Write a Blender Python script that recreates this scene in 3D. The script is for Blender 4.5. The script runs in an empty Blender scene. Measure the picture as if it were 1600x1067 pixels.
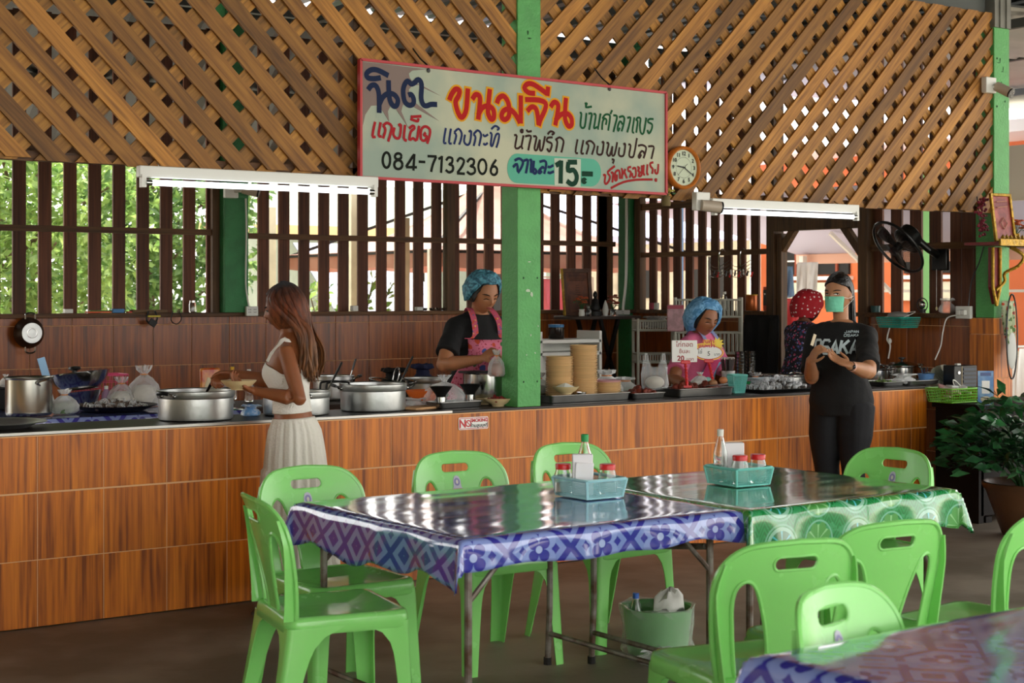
import bpy, bmesh, math, random
from math import sin, cos, pi, radians, sqrt, atan2
from mathutils import Vector as V, Matrix, Euler
from mathutils.geometry import tessellate_polygon
from mathutils import noise as NZ
SC = bpy.context.scene
COL = SC.collection
R = random.Random(7)

# ---------------------------------------------------------------- camera
AZ, FPX, HY, EYE = radians(35.4), 2475.0, 458.0, 1.535
cam_d = bpy.data.cameras.new('camera'); cam = bpy.data.objects.new('camera', cam_d); COL.objects.link(cam)
cam.location = (0, 0, EYE); cam.rotation_euler = (pi/2, 0, -AZ)
cam_d.sensor_width = 36; cam_d.lens = FPX/1600*36; cam_d.shift_y = -(533.5-HY)/1600
cam_d.clip_end = 300
cam_d.dof.use_dof = True; cam_d.dof.focus_distance = 8.6; cam_d.dof.aperture_fstop = 5.6
SC.camera = cam
# ---------------------------------------------------------------- light
SC.view_settings.view_transform = 'Standard'; SC.view_settings.look = 'None'
SC.view_settings.gamma = 1.0; SC.view_settings.use_curve_mapping = False
SC.view_settings.exposure = 2.0
W = bpy.data.worlds.new('world'); SC.world = W; W.use_nodes = True
_n = W.node_tree.nodes; _n['Background'].inputs[0].default_value = (1.0, 0.975, 0.93, 1); _n['Background'].inputs[1].default_value = 1.0
sun_d = bpy.data.lights.new('sun', 'SUN'); sun = bpy.data.objects.new('sun', sun_d); COL.objects.link(sun)
sun_d.energy = 4.0; sun_d.angle = radians(2); sun_d.color = (1, .96, .88)
sun.rotation_euler = Euler((radians(-24), radians(12), 0))
sun.location = (5, 13, 12)

# ---------------------------------------------------------------- picture -> world helpers
SA, CA = sin(AZ), cos(AZ)
def ray(px, py):
    k = (px-800)/FPX
    return V((SA+CA*k, CA-SA*k, (HY-py)/FPX))
E0 = V((0, 0, EYE))
def PY(px, py, Y): r = ray(px, py); return E0 + r*(Y/r.y)
def PX(px, py, X): r = ray(px, py); return E0 + r*(X/r.x)
def PZ(px, py, z): r = ray(px, py); return E0 + r*((z-EYE)/r.z)

# ---------------------------------------------------------------- materials
def lin(c):
    if isinstance(c, str):
        c = [int(c[i:i+2], 16)/255 for i in (0, 2, 4)]
    return tuple((x/12.92 if x <= .04045 else ((x+.055)/1.055)**2.4) for x in c[:3]) + (1,)
MATS = {}
class NT:
    def __init__(s, m): s.t = m.node_tree; s.t.nodes.clear(); s.m = m
    def n(s, typ, **kw):
        nd = s.t.nodes.new(typ)
        for k, v in kw.items():
            if k.startswith('i_'):
                key = k[2:]
                key = int(key) if key.isdigit() else key.replace('_', ' ')
                nd.inputs[key].default_value = v
            else: setattr(nd, k, v)
        return nd
    def l(s, a, b):
        a = a if isinstance(a, bpy.types.NodeSocket) else a.outputs[0]
        s.t.links.new(a, b)
def newmat(name):
    m = bpy.data.materials.new(name); m.use_nodes = True; return m, NT(m)
def mat(name, col, rough=.5, metal=0, noise=0.0, nscale=8, bump=0.0, bscale=40, spec=.5, alpha=1, trans=0, emit=0, coat=0, rnd=0.0, sss=0, col2=None):
    """principled with optional colour noise / bump / per-object variation"""
    if name in MATS: return MATS[name]
    m, t = newmat(name)
    out = t.n('ShaderNodeOutputMaterial'); b = t.n('ShaderNodeBsdfPrincipled'); t.l(b, out.inputs[0])
    c = lin(col)
    b.inputs['Base Color'].default_value = c; b.inputs['Roughness'].default_value = rough
    b.inputs['Metallic'].default_value = metal; b.inputs['Specular IOR Level'].default_value = spec
    b.inputs['Alpha'].default_value = alpha; b.inputs['Transmission Weight'].default_value = trans
    b.inputs['Coat Weight'].default_value = coat; b.inputs['Coat Roughness'].default_value = .08
    if sss: b.inputs['Subsurface Weight'].default_value = sss; b.inputs['Subsurface Scale'].default_value = .02
    if emit: b.inputs['Emission Color'].default_value = c; b.inputs['Emission Strength'].default_value = emit
    if noise or rnd or col2:
        tc = t.n('ShaderNodeTexCoord'); nz = t.n('ShaderNodeTexNoise', i_Scale=nscale, i_Detail=4.0)
        oi = t.n('ShaderNodeObjectInfo'); mp = t.n('ShaderNodeVectorMath', operation='MULTIPLY_ADD')
        t.l(oi.outputs['Random'], mp.inputs[0]); mp.inputs[1].default_value = (37, 51, 23)
        t.l(tc.outputs['Object'], mp.inputs[2]); t.l(mp, nz.inputs['Vector'])
        mx = t.n('ShaderNodeMix', data_type='RGBA')
        d = lin(col2) if col2 else tuple(x*(1-noise) for x in c[:3])+(1,)
        mx.inputs[6].default_value = c; mx.inputs[7].default_value = d
        cr = t.n('ShaderNodeMapRange', i_1=.38, i_2=.62); t.l(nz.outputs[0], cr.inputs[0]); t.l(cr, mx.inputs[0])
        src = mx.outputs[2]
        if rnd:
            hs = t.n('ShaderNodeHueSaturation'); mr = t.n('ShaderNodeMapRange', i_3=1-rnd, i_4=1+rnd)
            t.l(oi.outputs['Random'], mr.inputs[0]); t.l(mr, hs.inputs['Value']); t.l(src, hs.inputs['Color']); src = hs.outputs[0]
        t.l(src, b.inputs['Base Color'])
    if bump:
        tc2 = t.n('ShaderNodeTexCoord'); nb = t.n('ShaderNodeTexNoise', i_Scale=bscale, i_Detail=5.0)
        bp = t.n('ShaderNodeBump', i_Strength=bump, i_Distance=.02)
        t.l(tc2.outputs['Object'], nb.inputs['Vector']); t.l(nb.outputs[0], bp.inputs['Height']); t.l(bp, b.inputs['Normal'])
    MATS[name] = m
    return m
def woodmat(name, c1, c2, c3, axis=0, scale=1.0, rough=.6, bump=.15, rnd=.25, coat=0, wave=.035):
    """grain running along the local axis, every piece with its own offset"""
    if name in MATS: return MATS[name]
    m, t = newmat(name)
    out = t.n('ShaderNodeOutputMaterial'); b = t.n('ShaderNodeBsdfPrincipled'); t.l(b, out.inputs[0])
    tc = t.n('ShaderNodeTexCoord'); oi = t.n('ShaderNodeObjectInfo')
    off = t.n('ShaderNodeVectorMath', operation='MULTIPLY_ADD'); t.l(oi.outputs['Random'], off.inputs[0]); off.inputs[1].default_value = (31, 57, 43)
    t.l(tc.outputs['Object'], off.inputs[2])
    sc = [48*scale]*3; sc[axis] = 1.3*scale
    mp = t.n('ShaderNodeMapping'); mp.inputs['Scale'].default_value = sc; t.l(off, mp.inputs[0])
    n1 = t.n('ShaderNodeTexNoise', i_Scale=1.0, i_Detail=5.0, i_Roughness=.62, i_Distortion=.15); t.l(mp, n1.inputs['Vector'])
    sc2 = [9*scale]*3; sc2[axis] = 1.1*scale
    mp2 = t.n('ShaderNodeMapping'); mp2.inputs['Scale'].default_value = sc2; t.l(off, mp2.inputs[0])
    n2 = t.n('ShaderNodeTexNoise', i_Scale=1.0, i_Detail=2.0, i_Distortion=.5); t.l(mp2, n2.inputs['Vector'])
    wv = t.n('ShaderNodeMath', operation='MULTIPLY'); t.l(n2.outputs[0], wv.inputs[0]); wv.inputs[1].default_value = 34
    sn = t.n('ShaderNodeMath', operation='SINE'); t.l(wv, sn.inputs[0])
    a2 = t.n('ShaderNodeMath', operation='MULTIPLY_ADD'); t.l(n2.outputs[0], a2.inputs[0]); a2.inputs[1].default_value = .45; a2.inputs[2].default_value = -.225
    a3 = t.n('ShaderNodeMath', operation='ADD'); t.l(a2, a3.inputs[0]); t.l(n1.outputs[0], a3.inputs[1])
    ad = t.n('ShaderNodeMath', operation='MULTIPLY_ADD'); t.l(sn, ad.inputs[0]); ad.inputs[1].default_value = wave; t.l(a3, ad.inputs[2])
    cr = t.n('ShaderNodeValToRGB'); e = cr.color_ramp.elements
    e[0].position = .3; e[0].color = lin(c3); e[1].position = .72; e[1].color = lin(c1)
    x = e.new(.5); x.color = lin(c2); t.l(ad, cr.inputs[0])
    hs = t.n('ShaderNodeHueSaturation'); mr = t.n('ShaderNodeMapRange', i_3=1-rnd, i_4=1+rnd); t.l(oi.outputs['Random'], mr.inputs[0]); t.l(mr, hs.inputs['Value']); t.l(cr, hs.inputs['Color'])
    t.l(hs, b.inputs['Base Color']); b.inputs['Roughness'].default_value = rough
    b.inputs['Coat Weight'].default_value = coat; b.inputs['Coat Roughness'].default_value = .15
    if bump:
        bp = t.n('ShaderNodeBump', i_Strength=bump, i_Distance=.01); t.l(n1.outputs[0], bp.inputs['Height']); t.l(bp, b.inputs['Normal'])
    MATS[name] = m
    return m
def filmmat(name, col=(1, 1, 1), alpha=.35, rough=.12):
    """thin clear plastic: glossy film, partly see-through"""
    if name in MATS: return MATS[name]
    m, t = newmat(name)
    out = t.n('ShaderNodeOutputMaterial'); mx = t.n('ShaderNodeMixShader'); t.l(mx, out.inputs[0])
    tr = t.n('ShaderNodeBsdfTransparent'); b = t.n('ShaderNodeBsdfPrincipled')
    b.inputs['Base Color'].default_value = tuple(col)+(1,); b.inputs['Roughness'].default_value = rough
    b.inputs['Specular IOR Level'].default_value = 1.0
    fr = t.n('ShaderNodeLayerWeight', i_Blend=.35)
    mr = t.n('ShaderNodeMapRange', i_3=alpha*.5, i_4=min(1, alpha*2.4)); t.l(fr.outputs['Facing'], mr.inputs[0])
    t.l(mr, mx.inputs[0]); t.l(tr, mx.inputs[1]); t.l(b, mx.inputs[2])
    tc = t.n('ShaderNodeTexCoord'); nb = t.n('ShaderNodeTexNoise', i_Scale=45.0, i_Detail=3.0)
    bp = t.n('ShaderNodeBump', i_Strength=.6, i_Distance=.02); t.l(tc.outputs['Object'], nb.inputs['Vector']); t.l(nb.outputs[0], bp.inputs['Height']); t.l(bp, b.inputs['Normal'])
    MATS[name] = m
    return m

# ---------------------------------------------------------------- mesh builder
class MB:
    def __init__(s): s.v = []; s.f = []; s.m = []; s.mats = []; s.X = None; s.cur = 0
    def use(s, m):
        if m not in s.mats: s.mats.append(m)
        s.cur = s.mats.index(m); return s
    def add(s, vs, fs):
        o = len(s.v)
        if s.X is not None: vs = [s.X @ V(v) for v in vs]
        s.v += [tuple(v) for v in vs]; s.f += [tuple(i+o for i in f) for f in fs]; s.m += [s.cur]*len(fs)
        return s
    def box(s, c, d, rot=None, taper=1.0):
        x, y, z = d[0]/2, d[1]/2, d[2]/2; c = V(c)
        vs = [V((a*x*(taper if e > 0 else 1), b*y*(taper if e > 0 else 1), e*z)) for e in (-1, 1) for a, b in ((-1, -1), (1, -1), (1, 1), (-1, 1))]
        if rot is not None:
            rm = rot if isinstance(rot, Matrix) else Euler(rot).to_matrix(); vs = [rm @ v for v in vs]
        return s.add([c+v for v in vs], [(3, 2, 1, 0), (4, 5, 6, 7), (0, 1, 5, 4), (1, 2, 6, 5), (2, 3, 7, 6), (3, 0, 4, 7)])
    def bar(s, p, q, w, h=None, up=(0, 0, 1)):
        p, q = V(p), V(q); d = q-p; L = d.length; d = d/L; h = h or w; up = V(up)
        if abs(d.dot(up)) > .98: up = V((1, 0, 0)) if abs(d.x) < .9 else V((0, 1, 0))
        a = d.cross(up).normalized(); b = a.cross(d).normalized()
        rm = Matrix((a, d, b)).transposed()
        return s.box((p+q)/2, (w, L, h), rm)
    def loft(s, rings, closed=True, cap=True, capa=None, capb=None):
        n = len(rings[0]); o = []; fs = []
        for r in rings: o += [V(p) for p in r]
        m = n if closed else n-1
        for i in range(len(rings)-1):
            for j in range(m):
                a, b = i*n+j, i*n+(j+1) % n
                fs.append((a, b, b+n, a+n))
        if closed and (cap if capa is None else capa): fs.append(tuple(range(n-1, -1, -1)))
        if closed and (cap if capb is None else capb): fs.append(tuple((len(rings)-1)*n+j for j in range(n)))
        return s.add(o, fs)
    def tube(s, pts, r, n=8, cap=True, closed=False):
        pts = [V(p) for p in pts]; N = len(pts)
        rr = r if isinstance(r, (list, tuple)) else [r]*N
        rings = []; nrm = None
        for i, p in enumerate(pts):
            if closed: d = pts[(i+1) % N]-pts[i-1]
            else: d = pts[min(i+1, N-1)]-pts[max(i-1, 0)]
            if d.length < 1e-9: d = V((0, 0, 1))
            d.normalize()
            if nrm is None:
                u = V((0, 0, 1)) if abs(d.z) < .9 else V((1, 0, 0)); nrm = d.cross(u).normalized()
            else:
                nrm = (nrm-d*nrm.dot(d))
                nrm = nrm.normalized() if nrm.length > 1e-6 else d.orthogonal().normalized()
            b = d.cross(nrm)
            q = rr[i]; qa, qb = q if isinstance(q, tuple) else (q, q)
            rings.append([p+nrm*cos(t)*qa+b*sin(t)*qb for t in [2*pi*j/n for j in range(n)]])
        if closed: rings.append(rings[0]); cap = False
        return s.loft(rings, cap=cap)
    def cyl(s, p, q, r, r2=None, n=16, cap=True): return s.tube([p, q], [r, r if r2 is None else r2], n, cap)
    def lathe(s, prof, c=(0, 0, 0), n=28, cap=False, axis=None, a0=0, a1=2*pi):
        c = V(c); full = abs(a1-a0-2*pi) < 1e-6
        ang = [a0+(a1-a0)*j/(n if full else n-1) for j in range(n)]
        rings = []
        for r, z in prof:
            ring = [V((r*cos(t), r*sin(t), z)) for t in ang]
            if axis is not None: ring = [axis @ p for p in ring]
            rings.append([c+p for p in ring])
        return s.loft(rings, closed=full, cap=cap)
    def ell(s, c, r, rot=None, nu=14, nv=9):
        c = V(c); r = r if isinstance(r, (tuple, list)) else (r, r, r)
        rm = Euler(rot).to_matrix() if rot is not None and not isinstance(rot, Matrix) else rot
        vs = []; fs = []
        for i in range(1, nv):
            ph = pi*i/nv
            for j in range(nu):
                th = 2*pi*j/nu; vs.append(V((r[0]*sin(ph)*cos(th), r[1]*sin(ph)*sin(th), -r[2]*cos(ph))))
        b = len(vs); vs += [V((0, 0, -r[2])), V((0, 0, r[2]))]
        for i in range(nv-2):
            for j in range(nu): a, d = i*nu+j, i*nu+(j+1) % nu; fs.append((a, d, d+nu, a+nu))
        for j in range(nu):
            fs.append((b, (j+1) % nu, j)); fs.append((b+1, (nv-2)*nu+j, (nv-2)*nu+(j+1) % nu))
        if rm is not None: vs = [rm @ v for v in vs]
        return s.add([c+v for v in vs], fs)
    def plate(s, outer, holes=(), th=.01, fn=None, back=True):
        """flat outline (x, z) with holes, given thickness in y; fn warps (x, y, z)"""
        loops = [[V((p[0], p[1], 0)) for p in outer]]+[[V((p[0], p[1], 0)) for p in h] for h in holes]
        tris = tessellate_polygon(loops); flat = [p for l in loops for p in l]; n = len(flat)
        vs = [V((p.x, -th/2, p.y)) for p in flat]+[V((p.x, th/2, p.y)) for p in flat]
        fs = []
        for t in tris:
            a, b, c = t
            cr = (flat[b]-flat[a]).cross(flat[c]-flat[a]).z
            if cr < 0: a, b, c = a, c, b
            fs.append((a, b, c)); 
            if back: fs.append((c+n, b+n, a+n))
        o = 0
        for li, l in enumerate(loops):
            m = len(l); ar = sum(l[i].x*l[(i+1) % m].y-l[(i+1) % m].x*l[i].y for i in range(m))
            ccw = (ar > 0) == (li == 0)
            for i in range(m):
                a, b = o+i, o+(i+1) % m
                fs.append((b, a, a+n, b+n) if ccw else (a, b, b+n, a+n))
            o += m
        if fn: vs = [V(fn(*v)) for v in vs]
        return s.add(vs, fs)
    def mesh(s, name, mt=None, smooth=35):
        me = bpy.data.meshes.new(name); me.from_pydata(s.v, [], s.f)
        ms = s.mats if s.mats else [mt]
        for q in ms: me.materials.append(q)
        if len(ms) > 1: me.polygons.foreach_set('material_index', s.m)
        if smooth:
            me.polygons.foreach_set('use_smooth', [True]*len(s.f))
            me.update(); me.set_sharp_from_angle(angle=radians(smooth))
        me.update(); return me
    def build(s, name, mt=None, parent=None, smooth=35, **kw):
        return link(name, s.mesh(name, mt, smooth), parent, **kw)
def link(name, me, parent=None, loc=None, rot=None, mx=None):
    o = bpy.data.objects.new(name, me); COL.objects.link(o)
    if parent is not None: o.parent = parent
    if mx is not None: o.matrix_local = mx
    if loc is not None: o.location = loc
    if rot is not None: o.rotation_euler = rot
    return o
def tag(o, label, cat, group=None, kind=None):
    if label: o['label'] = label
    if cat: o['category'] = cat
    if group: o['group'] = group
    if kind: o['kind'] = kind
    return o
def thing(name, label, cat, loc=(0, 0, 0), rz=0, group=None, rot=None):
    o = bpy.data.objects.new(name, None); COL.objects.link(o); o.empty_display_size = .05
    o.location = loc; o.rotation_euler = rot if rot else (0, 0, rz)
    return tag(o, label, cat, group)
def struct(name, mb, mt=None, parent=None, smooth=35):
    o = mb.build(name, mt, parent, smooth); o['kind'] = 'structure'; return o
def kids(o): return [c for c in bpy.data.objects if c.parent == o]
def dup(o, loc, rz=0, label=None, group=None, rot=None, par=None, _top=True):
    c = o.copy(); COL.objects.link(c)
    if _top:
        c.location = loc; c.rotation_euler = rot if rot else (0, 0, rz)
        if label: c['label'] = label
        if group: c['group'] = group
    else: c.parent = par
    for k in KID.get(o.name) or KID.setdefault(o.name, kids(o)): dup(k, None, par=c, _top=False)
    return c
KID = {}
def bevel(o, w=.003, seg=2):
    m = o.modifiers.new('bevel', 'BEVEL'); m.width = w; m.segments = seg; m.limit_method = 'ANGLE'; m.angle_limit = radians(40); return o
def rrect(x0, z0, x1, z1, r, n=5):
    """rounded rectangle, counter-clockwise"""
    out = []
    for cx, cz, a in ((x1-r, z0+r, -90), (x1-r, z1-r, 0), (x0+r, z1-r, 90), (x0+r, z0+r, 180)):
        for i in range(n+1):
            t = radians(a+90*i/n); out.append((cx+r*cos(t), cz+r*sin(t)))
    return out
def clip(poly, inside, cut):
    out = []
    for i, p in enumerate(poly):
        q = poly[(i+1) % len(poly)]
        a, b = inside(p), inside(q)
        if a: out.append(p)
        if a != b: out.append(cut(p, q))
    return out
def cliprect(poly, x0, z0, x1, z1):
    for ax, lim, sg in ((0, x0, 1), (0, x1, -1), (1, z0, 1), (1, z1, -1)):
        if not poly: break
        poly = clip(poly, lambda p: (p[ax]-lim)*sg >= 0, lambda p, q: tuple(p[i]+(q[i]-p[i])*((lim-p[ax])/(q[ax]-p[ax])) for i in (0, 1)))
    return poly
def smoothpath(pts, n=6, closed=False):
    """Catmull-Rom through the points"""
    pts = [V(p) for p in pts]; N = len(pts); out = []
    rng = N if closed else N-1
    g = (lambda i: pts[i % N]) if closed else (lambda i: pts[max(0, min(N-1, i))])
    for i in range(rng):
        a, b, c, d = g(i-1), g(i), g(i+1), g(i+2)
        for j in range(n):
            t = j/n
            out.append(.5*((2*b)+(c-a)*t+(2*a-5*b+4*c-d)*t*t+(3*b-a-3*c+d)*t*t*t))
    if not closed: out.append(pts[-1])
    return out
# ================================================================ setting
YC = 7.18            # face of the serving counter
YB, XS = 11.45, 9.40 # lines of the back slat wall and of the side slat wall
m_conc = mat('concrete', '94897a', .55, noise=.35, nscale=1.9, bump=.12, bscale=9, col2='6f6557')
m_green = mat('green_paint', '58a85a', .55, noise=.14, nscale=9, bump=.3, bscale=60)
m_green2 = mat('green_paint_dark', '2f8048', .55, noise=.2, nscale=9, bump=.3, bscale=60)  # darker green, used on the back pillars
m_lat = woodmat('lattice_wood', 'aa7630', '926226', '70481c', 0, 1.2, .65, .15, .46, wave=.06)
m_latb = woodmat('lattice_wood_back', 'ae7c32', '966628', '74501e', 0, 1.2, .65, .15, .30, wave=.06)
m_slat = woodmat('slat_wood', '6e4028', '5c3420', '422416', 2, 1, .7, .2, .25)
m_rail = woodmat('rail_wood', '6e4a26', '5a3a1c', '3c2612', 0, 1, .65, .2, .15)
m_post = woodmat('post_wood', '6a4a28', '553a1e', '3a2513', 2, 1, .65, .2, .15)
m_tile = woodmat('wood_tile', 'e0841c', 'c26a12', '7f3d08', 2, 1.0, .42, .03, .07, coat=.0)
m_tileb = woodmat('wood_tile_shaded', 'a85c1e', '8a4612', '5a2c0c', 2, 1.0, .3, .03, .07, coat=.0)  # darker copy of the wood tile, the kitchen's dimness put in its colour
m_grout = mat('grout', 'e0b080', .8)
m_steel_beam = mat('grey_beam', '4f5350', .6, noise=.2, nscale=3)
m_zinc = mat('zinc_sheet', '55585a', .42, metal=.45, noise=.25, nscale=1.2)  # darkened so the roof bounces less light and the gaps stay dark
m_zinc2 = mat('zinc_sheet_lit', 'b9b9b4', .4, metal=.4, noise=.2, nscale=1.2)  # lighter zinc copy, the light on the yard roof put in its colour
m_out = mat('outside_concrete', 'b9b2a4', .9, noise=.15, nscale=.7)

# floor under the roof and ground beyond
fl = MB().box((5, 4, -.05), (22, 17.6, .1)); struct('floor', fl, m_conc)
g = MB().box((5, 30, -.11), (90, 100, .1)); struct('ground', g, m_out)

# counter body with its tiles
cb = MB(); cx0, cx1 = -1.2, 8.58
cb.box(((4.7+cx1)/2, 7.4685, .445), (cx1-4.7, .573, .878)); cb.box(((4.7+cx0)/2, 7.39, .445), (4.7-cx0, .416, .878))
counter = struct('serving_counter', cb, m_grout); tag(counter, 'long tiled serving counter covered in orange wood-look tiles', 'counter', kind='thing')
tw, gap = .315, .0045
tile_me = {}
def tile_mesh(w, h, m):
    k = (round(w, 3), round(h, 3), m.name)
    if k not in tile_me:
        b = MB(); x, z, e = w/2, h/2, .0012
        vs = [(-x, .010, -z), (x, .010, -z), (x, .010, z), (-x, .010, z), (-x, e, -z), (x, e, -z), (x, e, z), (-x, e, z),
              (-x+e, 0, -z+e), (x-e, 0, -z+e), (x-e, 0, z-e), (-x+e, 0, z-e)]
        fs = [(8, 9, 10, 11)]+[(i+4, (i+1) % 4+4, (i+1) % 4+8, i+8) for i in range(4)]+[(i, (i+1) % 4, (i+1) % 4+4, i+4) for i in range(4)]
        b.add(vs, fs); tile_me[k] = b.mesh('tile', m, 0)
    return tile_me[k]
rows = [(.004, .308), (.312, .306), (.622, .258)]
x = 2.434-tw*11
while x < cx1:
    a, b2 = max(x, cx0), min(x+tw, cx1)
    if b2-a > .04:
        for z0, h in rows:
            link('tile', tile_mesh(b2-a-gap, h-gap, m_tile), counter, loc=((a+b2)/2, YC-.001, z0+h/2))
    x += tw
# end face of the counter (faces the desk)
for j in range(2):
    for z0, h in rows:
        link('tile', tile_mesh(.28-gap, h-gap, m_tile), counter, loc=(cx1+.001, YC+.15+j*.285, z0+h/2), rot=(0, 0, pi/2))
ct = MB(); ct.box(((4.7+cx1)/2, 7.475, .892), (cx1-4.7+.012, .596, .016)); ct.box(((4.7+cx0)/2, 7.392, .892), (4.7-cx0, .43, .016))
o = ct.build('top_slab', mat('counter_top_dark', '241a15', .45, noise=.3, nscale=4), counter); bevel(o, .003)  # near-black: the dark void behind the edge is put in the top's colour
ed = MB().box(((cx0+4.7)/2, YC-.004, .8935), (4.7-cx0, .012, .012)); ed.build('edge_strip', mat('steel_edge', 'b8b4ae', .3, metal=.9), counter)

# green columns
def column(name, x, y, w, d, z0, z1, m, tiles=None):
    b = MB().box((x+w/2, y+d/2, (z0+z1)/2), (w, d, z1-z0)); o = struct(name, b, m); bevel(o, .004)
    return o
def scuffs(o, pts, col='d8dcd0'):
    b = MB()
    for (x, y, z, w, h) in pts:
        poly = [(x+w*cos(t)*R.uniform(.6, 1), z+h*sin(t)*R.uniform(.6, 1)) for t in [2*pi*i/9 for i in range(9)]]
        b.plate(poly, th=.002); n = len(b.v)
        b.v[-18:] = [(p[0], p[1]+y, p[2]) for p in b.v[-18:]]
    return b
pf = column('pillar_front', 5.130, 7.165, .16, .155, .90, 3.9, m_green)
hm = mat('screw_hole', '12301a', .8)
sb = scuffs(pf, [(5.15+.02, 7.163, z, .006, .008) for z in (1.62, 1.04)]+[(5.265, 7.163, z, .005, .007) for z in (1.62, 1.04)]+[(5.21, 7.163, 2.96, .018, .004), (5.2, 7.163, 2.99, .004, .016)])
sb.build('screw_hole', hm, pf)
sb = scuffs(pf, [(5.21, 7.163, 1.71, .012, .004), (5.2, 7.163, 1.55, .02, .012), (5.225, 7.163, 1.53, .012, .018), (5.22, 7.163, 1.3, .005, .008), (5.25, 7.163, 1.2, .006, .005), (5.27, 7.163, 1.35, .004, .005), (5.19, 7.163, 1.19, .005, .004)])
sb.build('paint_chip', mat('paint_chip', 'b9c9b0', .8), pf)
pr = column('pillar_right', 9.28, 7.165, .17, .16, 1.36, 3.42, m_green)
sb = scuffs(pr, [(9.31, 7.163, z, .007, .009) for z in (1.5, 2.07, 2.86, 3.2)]+[(9.40, 7.163, z, .006, .008) for z in (2.07, 2.9)]+[(9.36, 7.163, 3.0, .003, .05), (9.33, 7.163, 3.17, .022, .003), (9.345, 7.163, 3.19, .003, .022), (9.38, 7.163, 3.13, .003, .02), (9.37, 7.163, 3.11, .02, .003)])
sb.build('screw_hole', hm, pr)
# grey steel cap of this pillar and the beam that carries the lattice
b = MB().box((9.365, 7.245, 3.55), (.18, .18, .26)); b.box((9.33, 7.15, 3.55), (.012, .012, .26)); b.box((9.40, 7.15, 3.55), (.012, .012, .26))
struct('pillar_cap', b, mat('grey_paint', '7d7c72', .6, noise=.25, nscale=5))
b = MB().box((4.6, 7.27, 3.60), (9.3, .10, .16)); struct('beam_front', b, m_steel_beam)
# clad base of the right pillar
b = MB().box((9.365, 7.26, .68), (.19, .20, 1.355)); pb = struct('pillar_base', b, m_grout)
for i in range(5):
    h = .31 if i < 4 else .115; z = .31*i+h/2+.003
    link('tile', tile_mesh(.206, h-gap, m_tile), pb, loc=(9.365, 7.153, z))
    link('tile', tile_mesh(.212, h-gap, m_tile), pb, loc=(9.263, 7.26, z), rot=(0, 0, -pi/2))
column('pillar_left', .98, 7.165, .16, .155, .90, 3.9, m_green)
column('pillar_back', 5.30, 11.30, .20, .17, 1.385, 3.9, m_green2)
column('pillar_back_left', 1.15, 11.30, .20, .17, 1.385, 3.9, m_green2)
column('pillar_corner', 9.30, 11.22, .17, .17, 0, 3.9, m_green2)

# ---- back wall: wainscot of tiles, ledge, slats
b = MB().box((4.3, 11.47, .68), (10.2, .16, 1.36)); wb = struct('wall_back', b, m_grout)
TB = .315; ztop = 1.355
rowz = [(-.0, .055), (.055, .31), (.365, .31), (.675, .31), (.985, .31), (1.295, .06)]
x = 4.116-TB*10
while x < 9.28:
    a, c = max(x, -.8), min(x+TB, 9.28)
    if c-a > .05:
        for z0, h in rowz[2:]:
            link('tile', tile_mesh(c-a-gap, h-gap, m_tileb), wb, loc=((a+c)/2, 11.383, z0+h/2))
    x += TB
b = MB().box((4.3, 11.38, 1.37), (10.2, .12, .032)); ws = b.build('sill', m_rail, wb); bevel(ws, .004)
def slat_wall(name, along, slats, rails, posts, label):
    """slats: (start, end, z0, z1); along 'x' or 'y'"""
    t = bpy.data.objects.new(name, None); COL.objects.link(t); t['kind'] = 'structure'; t['label'] = label
    def put(nm, a, c, z0, z1, off, th, m, j=0):
        bb = MB()
        L, H = c-a, z1-z0; bb.box((0, 0, 0), (L, th, H))
        o = bb.build(nm, m, t, 0)
        mid = (a+c)/2
        o.location = (mid, YB+off, (z0+z1)/2) if along == 'x' else (XS+off, mid, (z0+z1)/2)
        o.rotation_euler = (0, R.uniform(-j, j), 0 if along == 'x' else pi/2)
        if along == 'y': o.rotation_euler = (R.uniform(-j, j), 0, pi/2)
        return o
    for a, c, z0, z1 in slats: put('slat', a, c, z0, z1, 0, .02, m_slat, .002)
    for a, c, z0, z1 in rails: put('rail', a, c, z0, z1, -.03, .04, m_rail)
    for a, c, z0, z1 in posts: put('post', a, c, z0, z1, -.03, .07, m_post)
    return t
sl = []
x = 3.697-.189*14
while x < 5.19: sl.append((x, x+.097, 1.385, 3.6)); x += .189
sl.append((5.21, 5.28, 1.385, 3.6))
x = 5.654
while x < 9.2: sl.append((x, x+.096, 1.385, 3.6)); x += .182
sl += [(5.50, 5.55, 1.385, 3.6), (9.10, 9.28, 1.385, 3.6)]
slat_wall('wall_back_slats', 'x', sl, [(.9, 5.30, 1.985, 2.03), (5.5, 9.28, 1.965, 2.01), (.9, 9.28, 2.56, 2.62), (.9, 9.28, 3.5, 3.58)],
          [(5.235, 5.295, 1.385, 3.6), (7.41, 7.49, 1.385, 3.6), (3.40-3, 3.46-3, 1.385, 3.6)], 'dark brown vertical slats of the back wall')
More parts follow.
